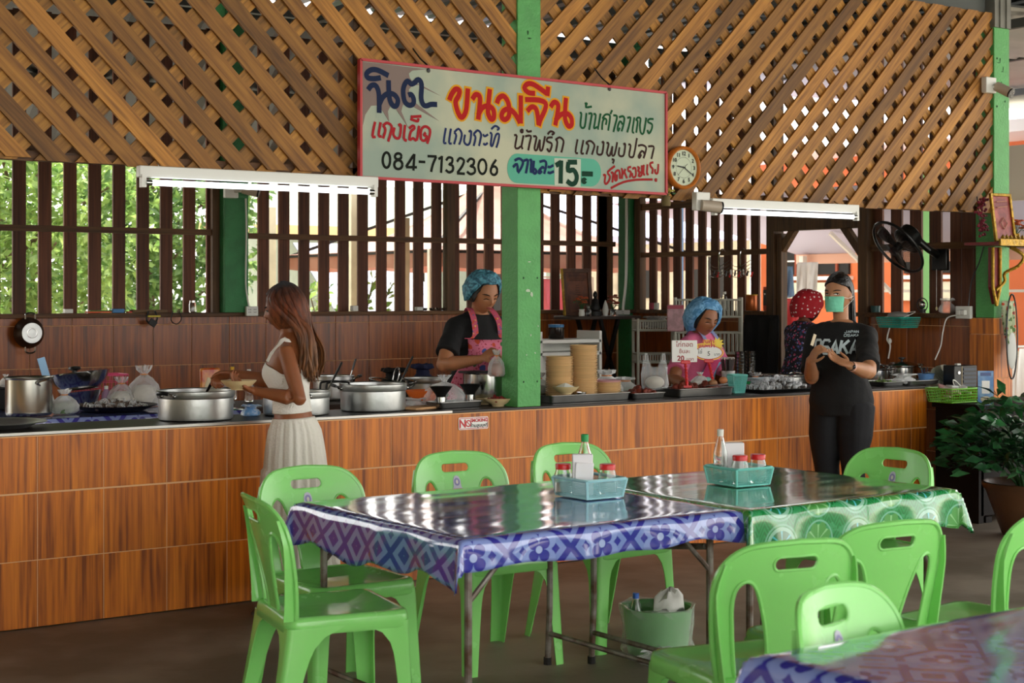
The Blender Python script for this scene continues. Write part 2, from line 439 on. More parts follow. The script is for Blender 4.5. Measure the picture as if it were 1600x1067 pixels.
# ---- side wall
b = MB().box((9.42, 10.42, .68), (.16, 1.9, 1.36)); b.box((9.42, 7.92, .68), (.16, 1.13, 1.36)); wr = struct('wall_right', b, m_grout)
def side_tiles(y0, y1):
    y = y0
    while y < y1-.02:
        e = min(y+TB, y1)
        for z0, h in rowz[1:]:
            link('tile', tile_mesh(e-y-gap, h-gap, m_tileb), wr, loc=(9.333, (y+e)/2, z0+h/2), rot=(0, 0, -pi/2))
        y += TB
side_tiles(9.47, 11.22); side_tiles(7.37, 8.47)
b = MB().box((9.36, 10.42, 1.37), (.14, 1.9, .032)); b.build('sill', m_rail, wr); b = MB().box((9.36, 7.92, 1.37), (.14, 1.13, .032)); b.build('sill', m_rail, wr)
sl = []
y = 9.64
while y < 11.2: sl.append((y, y+.094, 1.385, 3.6)); y += .165
sl += [(8.29, 8.375, 1.385, 3.6), (8.10, 8.205, 1.385, 3.6), (7.91, 8.02, 1.385, 3.6), (7.725, 7.835, 1.385, 3.6)]
sl += [(7.33+.105*i, 7.33+.105*i+.1, 1.385, 3.6) for i in range(3)]
slat_wall('wall_right_slats', 'y', sl, [(9.47, 11.25, 1.86, 1.905), (7.35, 8.42, 1.86, 1.91), (9.47, 11.25, 2.29, 2.35), (7.35, 11.2, 3.5, 3.58)],
          [(11.12, 11.2, 1.385, 3.6)], 'dark brown vertical slats of the side wall')
# doorway in the side wall
dj = bpy.data.objects.new('door_1', None); COL.objects.link(dj); dj['kind'] = 'structure'
for y0, y1, h in ((8.375, 8.47, 3.6), (9.385, 9.47, 3.6)):
    b = MB().box((9.37, (y0+y1)/2, h/2), (.12, y1-y0, h)); bevel(b.build('jamb', m_post, dj), .004)
b = MB().box((9.37, 8.93, 2.11), (.12, .92, .13)); bevel(b.build('lintel', m_post, dj), .004)
b = MB().box((9.37, 8.93, 2.22), (.10, .92, .07)); bevel(b.build('lintel', m_post, dj), .004)
for (ya, yb) in ((8.47, 8.66), (9.385, 9.20)):
    b = MB().bar((9.37, ya, 1.84), (9.37, yb, 2.06), .06, .05, up=(1, 0, 0)); b.build('brace', m_post, dj)
b = MB().box((9.37, 9.345, 1.0), (.07, .05, 2.05)); b.build('door_stop', m_post, dj)

# ---- lattice panels over the counter
LY = 7.185
def lattice(name, x0, x1, z0, z1, front, label, ph=0.0):
    t = thing(name, label, 'lattice', ((x0+x1)/2, LY, z0)); C = V(((x0+x1)/2, 0, z0))
    for layer in (0, 1):
        sg = front if layer == 0 else -front        # +1 rises to the right
        d = V((sg, 1)).normalized(); nn = V((-d.y, d.x)); nn = nn if nn.y > 0 else -nn
        cs = [nn.dot(V(p)) for p in ((x0, z0), (x1, z0), (x0, z1), (x1, z1))]
        p = .1325; w = .081 if layer == 0 else .076
        c = math.floor(min(cs)/p)*p+ph+(.03 if layer else 0)-p
        while c < max(cs)+p:
            cj = c+R.uniform(-.004, .004); wj = w+R.uniform(-.003, .003)
            base = nn*cj; poly = []
            for s_, o_ in ((-30, -wj/2), (30, -wj/2), (30, wj/2), (-30, wj/2)): poly.append(tuple(base+d*s_+nn*o_))
            ex = R.uniform(-.012, .012) if layer == 0 else 0
            poly = cliprect(poly, x0, z0+ex, x1, z1)
            c += p
            if len(poly) < 3: continue
            m = [sum(q[i] for q in poly)/len(poly) for i in (0, 1)]
            ang = atan2(d.y, d.x)
            loc = [((q[0]-m[0])*cos(ang)+(q[1]-m[1])*sin(ang), -(q[0]-m[0])*sin(ang)+(q[1]-m[1])*cos(ang)) for q in poly]
            xs = [q[0] for q in loc]
            if max(xs)-min(xs) < .06: continue
            bb = MB().plate(loc, th=.017)
            link('board', bb.mesh('board', m_lat if layer == 0 else m_latb, 0), t, loc=(m[0]-C.x, .0 if layer == 0 else .019, m[1]-C.z), rot=(0, -ang, 0))
    # frame battens behind
    b = MB().box((0, .045, .02), (x1-x0, .03, .045)); b.build('bottom_rail', m_rail, t, 0)
    for q in (.25, .75):
        b = MB().box(((q-.5)*(x1-x0), .045, (z1-z0)/2), (.05, .03, z1-z0)); b.build('batten', m_post, t, 0)
    return t
lattice('lattice_panel', 1.14, 5.13, 2.146, 3.55, -1, 'wooden lattice panel above the long-haired woman, boards slanting down to the middle pillar')
lattice('lattice_panel', 5.29, 9.28, 2.103, 3.52, 1, 'wooden lattice panel above the clock, boards rising towards the camera pillar', .05)

# ---- roof: ribbed sheets on purlins
rb = MB()
def ribbed(x0, x1, y0, y1, zf, step=.19):
    x = x0; pts = []
    while x < x1:
        pts += [(x, 0), (x+.05, .0), (x+.075, .035), (x+.115, .035), (x+.14, 0)]; x += step
    vs = []; fs = []
    for i, (px, h) in enumerate(pts):
        for y in (y0, y1): vs.append((px, y, zf(px, y)+h))
    for i in range(len(pts)-1): fs.append((2*i, 2*i+1, 2*i+3, 2*i+2))
    rb.add(vs, fs)
zr = lambda x, y: 4.02+.02*(7.2-y)
ribbed(-4.5, 12.6, -3.0, 11.7, zr)
rf = struct('roof_sheet', rb, m_zinc, smooth=0)
b = MB()
for y in (-2.9, -.4, 2.1, 4.6, 7.24, 9.4, 11.5): b.box((4.0, y, zr(0, y)-.12), (17.2, .07, .10))
for x in (-3, -1.2, .6, 2.4, 4.2, 6.0, 7.8, 9.7, 10.5, 11.4, 12.4): b.box((x, 4.3, 3.84), (.06, 14.2, .07), rot=(-.02, 0, 0))
struct('roof_beams', b, m_steel_beam)
# posts that carry the roof at the open sides (behind and beside the camera)
for i, (x, y) in enumerate(((-4.2, -2.6), (3.0, -2.6), (12.2, -2.6), (12.2, 3.0))):
    struct('roof_post', MB().box((x, y, 1.95), (.14, .14, 3.9)), m_green)
struct('shade_wall_left', MB().box((-4.4, 4.7, 2.0), (.12, 15.3, 4.0)), mat('cream_wall', 'b8aa92', .85, noise=.1))  # unseen wall added to keep left-facing sides darker
# ================================================================ outside the slat walls
m_bark = mat('bark', '6b5a45', .9, noise=.3, nscale=12, bump=.4)
def leafmat(name, c1, c2, tr=.45):
    if name in MATS: return MATS[name]
    m, t = newmat(name); out = t.n('ShaderNodeOutputMaterial'); mx = t.n('ShaderNodeMixShader', i_Fac=tr); t.l(mx, out.inputs[0])
    b = t.n('ShaderNodeBsdfPrincipled', i_Roughness=.4); tl = t.n('ShaderNodeBsdfTranslucent')
    tc = t.n('ShaderNodeTexCoord'); nz = t.n('ShaderNodeTexNoise', i_Scale=3.5, i_Detail=2.0); t.l(tc.outputs['Object'], nz.inputs['Vector'])
    cr = t.n('ShaderNodeMix', data_type='RGBA'); cr.inputs[6].default_value = lin(c1); cr.inputs[7].default_value = lin(c2)
    mr = t.n('ShaderNodeMapRange', i_1=.35, i_2=.65); t.l(nz.outputs[0], mr.inputs[0]); t.l(mr, cr.inputs[0])
    t.l(cr.outputs[2], b.inputs['Base Color']); t.l(cr.outputs[2], tl.inputs[0]); t.l(b, mx.inputs[1]); t.l(tl, mx.inputs[2])
    MATS[name] = m; return m
m_leaf = leafmat('leaf_bright', '9fb866', '4e7434'); m_leaf2 = leafmat('leaf_mid', '7f9c52', '355a2c')
def leaf(b, p, d, L, w, up=None):
    """a folded pointed leaf from p along d"""
    d = d.normalized(); s = d.cross(up if up else V((R.uniform(-1, 1), R.uniform(-1, 1), R.uniform(.2, 1))))
    s = s.normalized() if s.length > 1e-4 else V((1, 0, 0)); n = s.cross(d)
    b.add([p, p+d*L*.5+s*w/2+n*w*.12, p+d*L*.95-n*L*.08, p+d*L*.5-s*w/2+n*w*.12, p+d*L*.5], [(0, 1, 4), (1, 2, 4), (0, 4, 3), (4, 2, 3)])
def tree(x, y, h, rx, rz, n, label, m, z0=.7, L=.11, seed=1, group='trees behind the slatted back wall'):
    R.seed(seed)
    t = thing('garden_tree', label, 'tree', (x, y, -.06), 0, group)
    b = MB(); b.tube([(0, 0, 0), (.04, .03, h*.3), (-.05, .02, h*.55), (.02, 0, h*.75)], [.09, .075, .05, .03], 8)
    tips = []
    for i in range(9):
        a = i*2.4; q = V((0, .02, h*(.25+.05*i))); e = q+V((cos(a)*rx*.7, sin(a)*rx*.7, h*.18))
        b.tube([q, (q+e)/2+V((0, 0, .05)), e], [.03, .02, .01], 5); tips += [(q+e)/2, e]
    b.build('trunk', m_bark, t)
    f = MB()
    for i in range(n):
        u = V((R.gauss(0, 1), R.gauss(0, 1), R.gauss(0, 1))).normalized()*(R.random()**.38)
        p = V((u.x*rx, u.y*rx, z0+(h-z0)*.5+u.z*rz))
        if NZ.noise(p*2.2+V((seed*3, 0, 0))) < -.2: continue
        leaf(f, p, V((R.uniform(-1, 1), R.uniform(-1, 1), R.uniform(-1, .5))), L*R.uniform(.7, 1.3), L*.45)
    f.build('foliage', m, t, 0)['kind'] = 'stuff'
    return t
tree(5.0, 15.4, 3.9, 1.35, 1.7, 9000, 'leafy garden tree seen through the first gaps of the back wall', m_leaf, seed=3, L=.14)
tree(7.2, 17.4, 4.2, 1.4, 1.9, 9000, 'leafy tree with larger dark leaves between the first gaps and green back pillar', m_leaf2, seed=5, L=.16)
tree(5.2, 19.8, 5.2, 1.5, 2.2, 3500, 'pale tree standing behind the two leafy garden trees', m_leaf, seed=8)
def bush(x, y, r, h, n, label, m, seed, L=.12):
    R.seed(seed); t = thing('garden_bush', label, 'bush', (x, y, -.06))
    b = MB(); f = MB()
    for i in range(14):
        a = R.uniform(0, 2*pi); e = V((cos(a)*r*R.uniform(.2, .9), sin(a)*r*R.uniform(.2, .9), h*R.uniform(.6, 1)))
        b.tube([(0, 0, 0), e*.5+V((0, 0, .1)), e], [.02, .012, .006], 5)
        for k in range(n//14):
            q = e*R.uniform(.45, 1.02); leaf(f, q, V((R.uniform(-1, 1), R.uniform(-1, 1), R.uniform(-.1, 1.2))), L*R.uniform(.7, 1.2), L*.42)
    b.build('stems', m_bark, t); f.build('foliage', m, t, 0)['kind'] = 'stuff'; return t
bush(8.15, 14.5, .55, 1.75, 800, 'bright green bush under the grey tiled roof outside', m_leaf, 11)
bush(6.95, 13.2, .35, 1.7, 400, 'small sunlit bush outside by the green back pillar', m_leaf, 12)

# lean-to roofs over the outer edge (keep the upper gaps dark)
def slope_sheet(name, x0, x1, y0, y1, z0, z1, along, posts, label, ms=None):
    t = thing(name, label, 'roof', ((x0+x1)/2, (y0+y1)/2, 0))
    b = MB(); n = 90; vs = []; fs = []
    cx, cy = (x0+x1)/2, (y0+y1)/2
    if along == 'x':
        for i in range(n+1):
            x = x0+(x1-x0)*i/n; h = .03*(i % 2)
            vs += [(x-cx, y0-cy, z0+h), (x-cx, y1-cy, z1+h)]
    else:
        for i in range(n+1):
            y = y0+(y1-y0)*i/n; h = .03*(i % 2)
            vs += [(x0-cx, y-cy, z0+h), (x1-cx, y-cy, z1+h)]
    for i in range(n): fs.append((2*i, 2*i+1, 2*i+3, 2*i+2))
    b.add(vs, fs); b.build('sheet', ms or m_zinc, t, 0)
    for k in (0.05, .5, .95):
        z = z0+(z1-z0)*k-.05; b = MB()
        if along == 'x': b.box((0, y0+(y1-y0)*k-cy, z), (x1-x0, .05, .07))
        else: b.box((x0+(x1-x0)*k-cx, 0, z), (.05, y1-y0, .07))
        b.build('purlin', m_steel_beam, t, 0)
    for (px, py) in posts:
        k = (py-y0)/(y1-y0) if along == 'x' else (px-x0)/(x1-x0)
        b = MB().box((px-cx, py-cy, (z0+(z1-z0)*k)/2-.04), (.07, .07, z0+(z1-z0)*k)); b.build('post', m_pale, t, 0)
    return t
m_pale = mat('pale_post', 'd8d2b8', .7, noise=.15, nscale=6)
slope_sheet('lean_to_roof', 1.5, 9.6, 11.6, 13.2, 3.86, 2.72, 'x', [(2.2, 13.1)], 'ribbed metal lean-to roof sloping down behind the back slat wall')
slope_sheet('yard_roof', 9.62, 19.5, 7.3, 12.6, 3.62, 3.95, 'y', [(19.3, 7.4)], 'wide ribbed metal roof over the yard beyond the camera pillar', m_zinc2)
q = PX(1592, 245, 12.0); o = bevel(MB().box((0, 0, 0), (.03, 1.6, .5)).build('notice_board', mat('board_white', 'cfcabc', .7)), .004); o.location = (12.0, q.y-.55, 2.62); tag(o, 'large blank pale board hanging beyond the pillar with the camera', 'board')
for y_ in (-.7, .7): MB().cyl((0, y_, .25), (0, y_, 1.05), .012, n=6).build('hanger', m_steel_beam, o)

# house with grey tiled roof and gabled green-grey upper roof, far behind
m_ochre = mat('ochre_trim', 'c9a878', .8); m_gg = mat('grey_green_boards', '7d8474', .8, noise=.15, nscale=4); m_or = mat('orange_wall', 'c9693a', .85, noise=.08, nscale=2)
m_rtile = mat('grey_roof_tile', '9b9fae', .7, noise=.3, nscale=9); m_dark = mat('dark_opening', '16130f', .8); m_white = mat('white_paint', 'ece8de', .6); m_brick = mat('brick_shaded', '8a3f26', .85, noise=.15)  # brick darkened, shade on the house wall is put in its colour
h = thing('garden_house', 'house with grey tiled porch roof and ochre eaves behind the slat wall', 'house', (11.9, 20.6, -.06))
MB().box((1.6, 1.2, 1.9), (5.0, 2.4, 1.2)).build('wall', m_gg, h, 0); MB().box((1.6, 1.2, .65), (4.9, 2.3, 1.3)).build('lower_wall', m_brick, h, 0)
b = MB(); p = [(-2.6, 0, 2.45), (4.4, 0, 2.45), (3.2, 1.3, 3.3), (-1.4, 1.3, 3.3)]
b.add([V(q)+V((0, o, -.08*k)) for k in (0, 1) for q in p for o in (0,)], [(0, 1, 2, 3), (7, 6, 5, 4), (0, 4, 5, 1), (1, 5, 6, 2), (2, 6, 7, 3), (3, 7, 4, 0)]); b.build('roof', m_gg, h, 0)
MB().box((.9, -.03, 2.5), (7.1, .08, .16)).build('eaves_board', m_ochre, h, 0)
for i in range(7): MB().cyl((-2.4+i*1.1, -.03, 2.58), (-2.4+i*1.1, -.03, 2.74), .05, .004, 6).build('finial', m_ochre, h)
f = MB().box((.6, -.03, 1.5), (1.0, .06, 1.4)).build('window', m_dark, h, 0)
for i in range(2): MB().box((.25+i*.7, -.07, 1.5), (.05, .04, 1.4)).build('mullion', m_white, f, 0)
MB().box((2.5, -.05, 1.0), (.8, .08, 2.0)).build('door', m_dark, h, 0)
pr_ = thing('porch', 'low porch with steep grey tiled roof beside the bush', 'porch', (9.75, 16.2, -.06))
R.seed(4)
for j in range(7):
    b = MB()
    for i in range(12):
        b.box((-.7+i*.125, .16*j, 1.38+.125*j), (.118, .24, .018), rot=(radians(38), R.uniform(-.03, .03), 0))
    o = b.build('tile_course', m_rtile, pr_, 0); o['kind'] = 'stuff'
for x in (-.68, .68): MB().box((x, .5, .72), (.07, .07, 1.5)).build('post', m_pale, pr_, 0)
MB().box((0, -.02, 1.29), (1.5, .06, .09)).build('beam', m_post, pr_, 0)
# pale posts and a rail in the yard
for i, (px, Y, h_) in enumerate(((552, 13.6, 2.62), (628, 12.7, 2.3), (420, 14.2, 2.45))):
    q = PY(px, 480, Y); tag(bevel(MB().box((0, 0, h_/2), (.11, .11, h_)).build('yard_post', m_pale), .006), ['pale square post behind the slats beside the brick house', 'white yard post at the rim of the brown canopy', 'slim pale post behind the gap beside the green back pillar'][i], 'post').location = (q.x, q.y, -.06)

# market canopy with brown underside
m_tarp = leafmat('brown_tarp', 'a07866', '94604e', .35); m_lav = mat('lavender_fabric', 'b4b6d8', .8)
cn = thing('market_canopy', 'brown fabric canopy with dark poles behind the back wall', 'canopy', (PY(800, 400, 14.0).x, 14.0, -.06))
b = MB(); cor = [(-1.75, -1.1, 2.02), (1.75, -1.1, 2.02), (1.75, 1.9, 2.02), (-1.75, 1.9, 2.02)]; ap = V((-.05, .4, 2.86)); vs = []
for i in range(4):
    a, c = V(cor[i]), V(cor[(i+1) % 4]); rr = []
    for j in range(7):
        q = a.lerp(c, j/6); rr.append([q.lerp(ap, k/6)-V((0, 0, .22*sin(pi*k/6)*(.6+.4*abs(cos(pi*j/6))))) for k in range(7)])
    b.loft(rr, closed=False)
    b.loft([[a.lerp(c, j/6) for j in range(7)], [a.lerp(c, j/6)-V((0, 0, .16+.03*(j % 2))) for j in range(7)]], closed=False)
b.build('fabric', m_tarp, cn)
for i, c in enumerate(cor):
    MB().bar(V(c)-V((0, 0, .03)), ap-V((0, 0, .1)), .03).build('rib', m_dark, cn)
    MB().bar((c[0], c[1], 0), V(c), .04).build('pole', m_white, cn)
    MB().bar(V(cor[i])-V((0, 0, .02)), V(cor[(i+1) % 4])-V((0, 0, .02)), .025).build('edge_bar', m_dark, cn)
lv = thing('second_canopy', 'lavender top of another canopy above the brown one', 'canopy', (PY(880, 400, 17.6).x+.6, 17.7, -.06))
b = MB(); cor = [(-1.9, -1.4, 2.35), (1.9, -1.4, 2.35), (1.9, 1.4, 2.35), (-1.9, 1.4, 2.35)]
b.add([V(c) for c in cor]+[V((0, 0, 3.0))], [(0, 1, 4), (1, 2, 4), (2, 3, 4), (3, 0, 4)]); b.build('fabric', m_lav, lv, 0)
for c in cor: MB().bar((c[0], c[1], 0), V(c), .04).build('pole', m_white, lv)

# clothes on a line, white sheets below
def cloth(name, w, h_, c, m, seed, label=None, cat=None, n=14, amp=.05, par=None, rz=0):
    R.seed(seed); ph = R.uniform(0, 9); rings = []
    for j in range(n+1):
        v = j/n; row = []
        for i in range(n+1):
            u = i/n; xx = (u-.5)*w*(1-.25*v*sin(3*u+ph)); fold = amp*v**.5*sin(u*17+ph+v*2)+amp*.6*sin(u*7+2*v+ph)
            row.append((xx, fold, -v*h_*(1-.12*sin(u*5+ph))))
        rings.append(row)
    b = MB().loft(rings, closed=False); o = b.build(name, m, par, 80); o.location = c; o.rotation_euler = (0, 0, rz)
    sm = o.modifiers.new('thick', 'SOLIDIFY'); sm.thickness = .004
    if label: tag(o, label, cat)
    return o
m_pink = mat('pink_cloth', 'f07f92', .8, bump=.3, bscale=10); m_wc = mat('white_cloth', 'efece8', .8, bump=.3, bscale=10)
q = PY(866, 430, 13.0); cloth('hanging_blanket', .42, .42, (q.x, q.y, 1.68), m_pink, 1, 'pink blanket hanging outside beside the framed picture', 'blanket')
q = PY(866, 430, 12.9); cloth('hanging_sheet', .44, .35, (q.x+.03, q.y, 1.30), m_wc, 2, 'white crumpled sheet hanging under the pink blanket', 'sheet')
q = PY(866, 430, 13.02); b = MB().cyl((-.5, 0, 0), (.5, 0, 0), .008, n=6); b.cyl((-.5, 0, 0), (-.5, 0, -1.76), .015, n=6); b.cyl((.5, 0, 0), (.5, 0, -1.76), .015, n=6)
tag(b.build('clothes_rail', m_white), 'white clothes rail outside the back wall', 'rail').location = (q.x, q.y, 1.7)

# orange building beyond the doorway with windows, posts and canopy
ob = thing('orange_building', 'orange rendered building with barred dark windows beyond the doorway', 'building', (16.2, 12.2, -.06))
MB().box((0, 0, 1.75), (.3, 8.6, 3.5)).build('wall', m_or, ob, 0)
MB().box((-.45, 0, 3.5), (1.4, 9.0, .14)).build('roof_edge', m_white, ob, 0)
MB().box((-.16, 0, .45), (.05, 8.6, .9)).build('plinth', m_pale, ob, 0)
for y in (-3.3, -1.2, 1.0, 3.1):
    w = MB().box((-.16, y, 2.02), (.06, 1.15, .34)).build('window', m_dark, ob, 0)
    for i in range(3): MB().box((-.2, y-.38+i*.38, 2.02), (.04, .035, .34)).build('bar', m_brick, w, 0)
    MB().box((-.2, y, 2.04), (.03, 1.15, .02)).build('rail', m_white, w, 0)
    MB().box((-.18, y, 1.80), (.12, 1.25, .05)).build('window_sill', m_white, ob, 0)
    MB().box((-.17, y+.1, 1.62), (.08, 1.2, .24)).build('vent_blocks', m_pale, ob, 0)
st = MB()
ex = thing('yard_canopy', 'pale lavender awning on white posts outside the doorway', 'awning', (13.2, 11.6, -.06))
b = MB(); b.loft([[(-1.7, -2.3, 2.62), (-1.7, 2.6, 2.62)], [(0, -2.3, 2.35), (0, 2.6, 2.35)], [(1.3, -2.3, 2.08), (1.3, 2.6, 2.08)]], closed=False); o = b.build('fabric', mat('awning_fabric', 'c6c4dc', .8), ex, 80); o.modifiers.new('t', 'SOLIDIFY').thickness = .01
MB().box((1.3, .15, 2.02), (.03, 4.9, .12)).build('valance', mat('peach_valance', 'e8b8a0', .8), ex, 0)
for y in (-2.0, -.55, .9, 2.4): MB().box((1.2, y, 1.03), (.07, .07, 2.06)).build('post', m_white, ex, 0)
for y in (-2.0, .9): MB().bar((1.2, y, 1.55), (.2, y+.1, 2.28), .04).build('brace', m_white, ex, 0)
MB().bar((1.2, -2.0, 1.62), (1.2, 2.4, 1.62), .03).build('rail', m_white, ex, 0)
# hanging things by the doorway
q = PX(1262, 430, 12.2); m_bl = mat('blue_bag', '6f93b8', .5, bump=.3); m_rb = mat('red_bag', 'c0262c', .5, bump=.3)
cloth('hanging_bag', .22, .42, (q.x, q.y, 1.86), m_wc, 5, 'white sack hanging outside the doorway', 'bag', rz=-.9, amp=.03)
cloth('hanging_bag', .2, .3, (q.x-.02, q.y+.34, 1.82), m_bl, 6, 'blue-grey bag hanging outside the doorway beside the white sack', 'bag', rz=-.9, amp=.03)
cloth('hanging_bag', .28, .3, (q.x-.15, q.y+.15, 1.48), m_rb, 7, 'red bag low outside the doorway', 'bag', rz=-.9, amp=.03)
# light green outside post, blue pipe, brick planter wall seen through the side slats
q = PX(1441, 400, 10.6); o = MB().box((0, 0, 1.3), (.12, .12, 2.6)).build('garden_post', mat('light_green_paint', '6fae5c', .6)); o.location = (q.x, q.y, -.06); tag(o, 'light green post outside behind the wall fan', 'post')
q = PX(1062, 400, 10.2); o = MB().cyl((0, 0, 0), (0, 0, 3.0), .037, n=14).build('water_pipe', mat('blue_pipe', '7fa6d8', .4)); o.location = (q.x, q.y, -.06); tag(o, 'blue vertical water pipe behind the side wall slats', 'pipe')
gh = thing('breeze_block_house', 'pale block house wall seen through the side wall slats', 'house', (18.5, 24.0, -.06), radians(-25))
MB().box((0, 0, 1.5), (7, .2, 3.0)).build('wall', mat('block_wall', 'b5a890', .9, noise=.25, nscale=3), gh, 0)
for i in range(5):
    w = MB().box((-3+i*1.4, -.1, 1.9), (.7, .06, .8)).build('window', m_dark, gh, 0); MB().box((-3+i*1.4, -.14, 1.9), (.04, .03, .8)).build('bar', m_pale, w, 0)
MB().box((0, -.3, 3.05), (7.4, 1.0, .12)).build('roof', m_gg, gh, 0)
# ================================================================ chairs
def chairmat():
    m, t = newmat('green_plastic'); out = t.n('ShaderNodeOutputMaterial'); b = t.n('ShaderNodeBsdfPrincipled', i_Roughness=.22); t.l(b, out.inputs[0])
    b.inputs['Base Color'].default_value = lin('8ddc76'); b.inputs['Subsurface Weight'].default_value = .12; b.inputs['Subsurface Scale'].default_value = .01
    b.inputs['Subsurface Radius'].default_value = (.4, 1, .3)
    tc = t.n('ShaderNodeTexCoord'); nz = t.n('ShaderNodeTexNoise', i_Scale=6.0, i_Detail=4.0); t.l(tc.outputs['Object'], nz.inputs[0])
    mr = t.n('ShaderNodeMapRange', i_1=.4, i_2=.7, i_3=.12, i_4=.3); t.l(nz.outputs[0], mr.inputs[0]); t.l(mr, b.inputs['Roughness'])
    n2 = t.n('ShaderNodeTexNoise', i_Scale=14.0, i_Detail=2.0); t.l(tc.outputs['Object'], n2.inputs[0])
    bp = t.n('ShaderNodeBump', i_Strength=.12, i_Distance=.01); t.l(n2.outputs[0], bp.inputs['Height']); t.l(bp, b.inputs['Normal'])
    return m
m_chair = chairmat()
SH = .455
def back_warp(x, y, z):
    k = z/.40
    yy = .195+.012*k+.085*k**1.3-.055*(x/.23)**2*(.35+.65*k)
    return (x*(1-.10*(1-k)), yy+y, SH-.012+z)
def plate_fine(outer, holes, th, fn, dx=.03, dz=.04):
    bm = bmesh.new(); t = MB(); t.plate(outer, holes, th)
    vs = [bm.verts.new(v) for v in t.v]
    for f in t.f:
        try: bm.faces.new([vs[i] for i in f])
        except ValueError: pass
    xs = [v[0] for v in t.v]; zs = [v[2] for v in t.v]
    x = min(xs)+dx*.51
    while x < max(xs): bmesh.ops.bisect_plane(bm, geom=bm.verts[:]+bm.edges[:]+bm.faces[:], plane_co=(x, 0, 0), plane_no=(1, 0, 0)); x += dx
    z = min(zs)+dz*.51
    while z < max(zs): bmesh.ops.bisect_plane(bm, geom=bm.verts[:]+bm.edges[:]+bm.faces[:], plane_co=(0, 0, z), plane_no=(0, 0, 1)); z += dz
    bmesh.ops.remove_doubles(bm, verts=bm.verts, dist=1e-5)
    bm.verts.ensure_lookup_table(); bm.verts.index_update()
    b = MB(); b.add([fn(*v.co) for v in bm.verts], [tuple(v.index for v in f.verts) for f in bm.faces]); bm.free(); return b
def chair_back():
    hw = .240
    half = [(hw-.018, 0), (hw-.004, .10), (hw, .20), (hw-.003, .27), (hw-.02, .325), (hw-.06, .37), (hw-.12, .392), (0, .40)]
    right = [tuple(p) for p in [(q.x, q.y) for q in smoothpath([(a, c, 0) for a, c in half], 4)]]
    outer = right+[(-x, z) for x, z in right[-2::-1]]
    slot = rrect(-.072, .316, .072, .357, .020, 5)
    hole = [(q.x, q.y) for q in smoothpath([(.166, .010, 0), (.174, .08, 0), (.181, .16, 0), (.184, .225, 0), (.174, .270, 0), (.148, .289, 0), (.122, .276, 0), (.099, .225, 0), (.076, .15, 0), (.062, .08, 0), (.058, .010, 0)], 3)]
    holes = [slot, hole, [(-x, z) for x, z in hole][::-1]]
    b = plate_fine(outer, holes, .006, back_warp)
    for l, r in ((outer, .0085), (holes[1], .0065), (holes[2], .0065), (slot, .0045)):
        b.tube([V(back_warp(x, .002, z)) for x, z in l], r, 6, closed=True)
    # flange down the outer rear edge of the posts
    for sg in (-1, 1):
        rg = []
        for i in range(9):
            z = .34*i/8; hwz = hw-.018+.018*min(1, z/.2)-(.0 if z < .27 else (z-.27)*.35); dp = .042*(1-i/10.0)**.6+.004
            x = sg*(hwz-.002); a = V(back_warp(x, 0, z)); c = a+V((sg*.004, dp, 0)); rg.append([a, c, c-V((sg*.005, 0, 0)), a-V((sg*.005, 0, 0))])
        b.loft(rg)
    return b
def chair_seat():
    b = MB(); rings = []
    def out(inset, z, dish=0):
        r = rrect(-.225+inset, -.225+inset, .225-inset, .215-inset, max(.055-inset*.6, .01), 5)
        return [V((x*(1-.05*(y+.2)/.4), y, z-(.010*(1-min(1, abs(y)/.2)) if dish else 0)+(-.008 if (y < -.19 and dish) else 0))) for x, y in r]
    rings = [out(.006, SH-.060), out(.0, SH-.052), out(.002, SH-.018), out(.006, SH-.006), out(.014, SH), out(.03, SH-.001), out(.05, SH-.006, 1), out(.10, SH-.014, 1), out(.16, SH-.018, 1), out(.205, SH-.019, 1)]
    b.loft(rings, capa=False)
    b.loft([out(.012, SH-.060), out(.012, SH-.018)], cap=False); b.loft([out(.006, SH-.060), out(.012, SH-.060)], cap=False)
    b.loft([out(.012, SH-.018), out(.2, SH-.024)], capa=False)
    return b
def chair_leg(sx, sy):
    b = MB(); rg = []; t = .005
    cx0_, cy0_ = sx*.218, (sy*.218 if sy < 0 else .212); spx, spy = sx*.018, (-.02 if sy < 0 else .075)
    for i in range(13):
        f = i/12; z = (SH-.035)*(1-f)
        wx = .066*(1-f)+.046*f+.10*math.exp(-f*13); wy = (.066 if sy < 0 else .095)*(1-f)+.048*f+.11*math.exp(-f*13)
        r = .022
        cx, cy = cx0_+spx*f, cy0_+spy*(f**1.15)
        o = [(wx, 0), (r, 0)]+[(r-r*sin(a), r-r*cos(a)) for a in (radians(30), radians(60))]+[(0, r), (0, wy)]
        inn = [(t, wy), (t, r)]+[(r-(r-t)*sin(a), r-(r-t)*cos(a)) for a in (radians(60), radians(30))]+[(r, t), (wx, t)]
        # lips stiffen the leg edges
        ring = [(cx-sx*u, cy-(-1 if sy < 0 else 1)*v) for u, v in o+inn]
        rg.append([V((x, y, z)) for x, y in ring])
    b.loft(rg); foot = rg[-1][3]
    return b
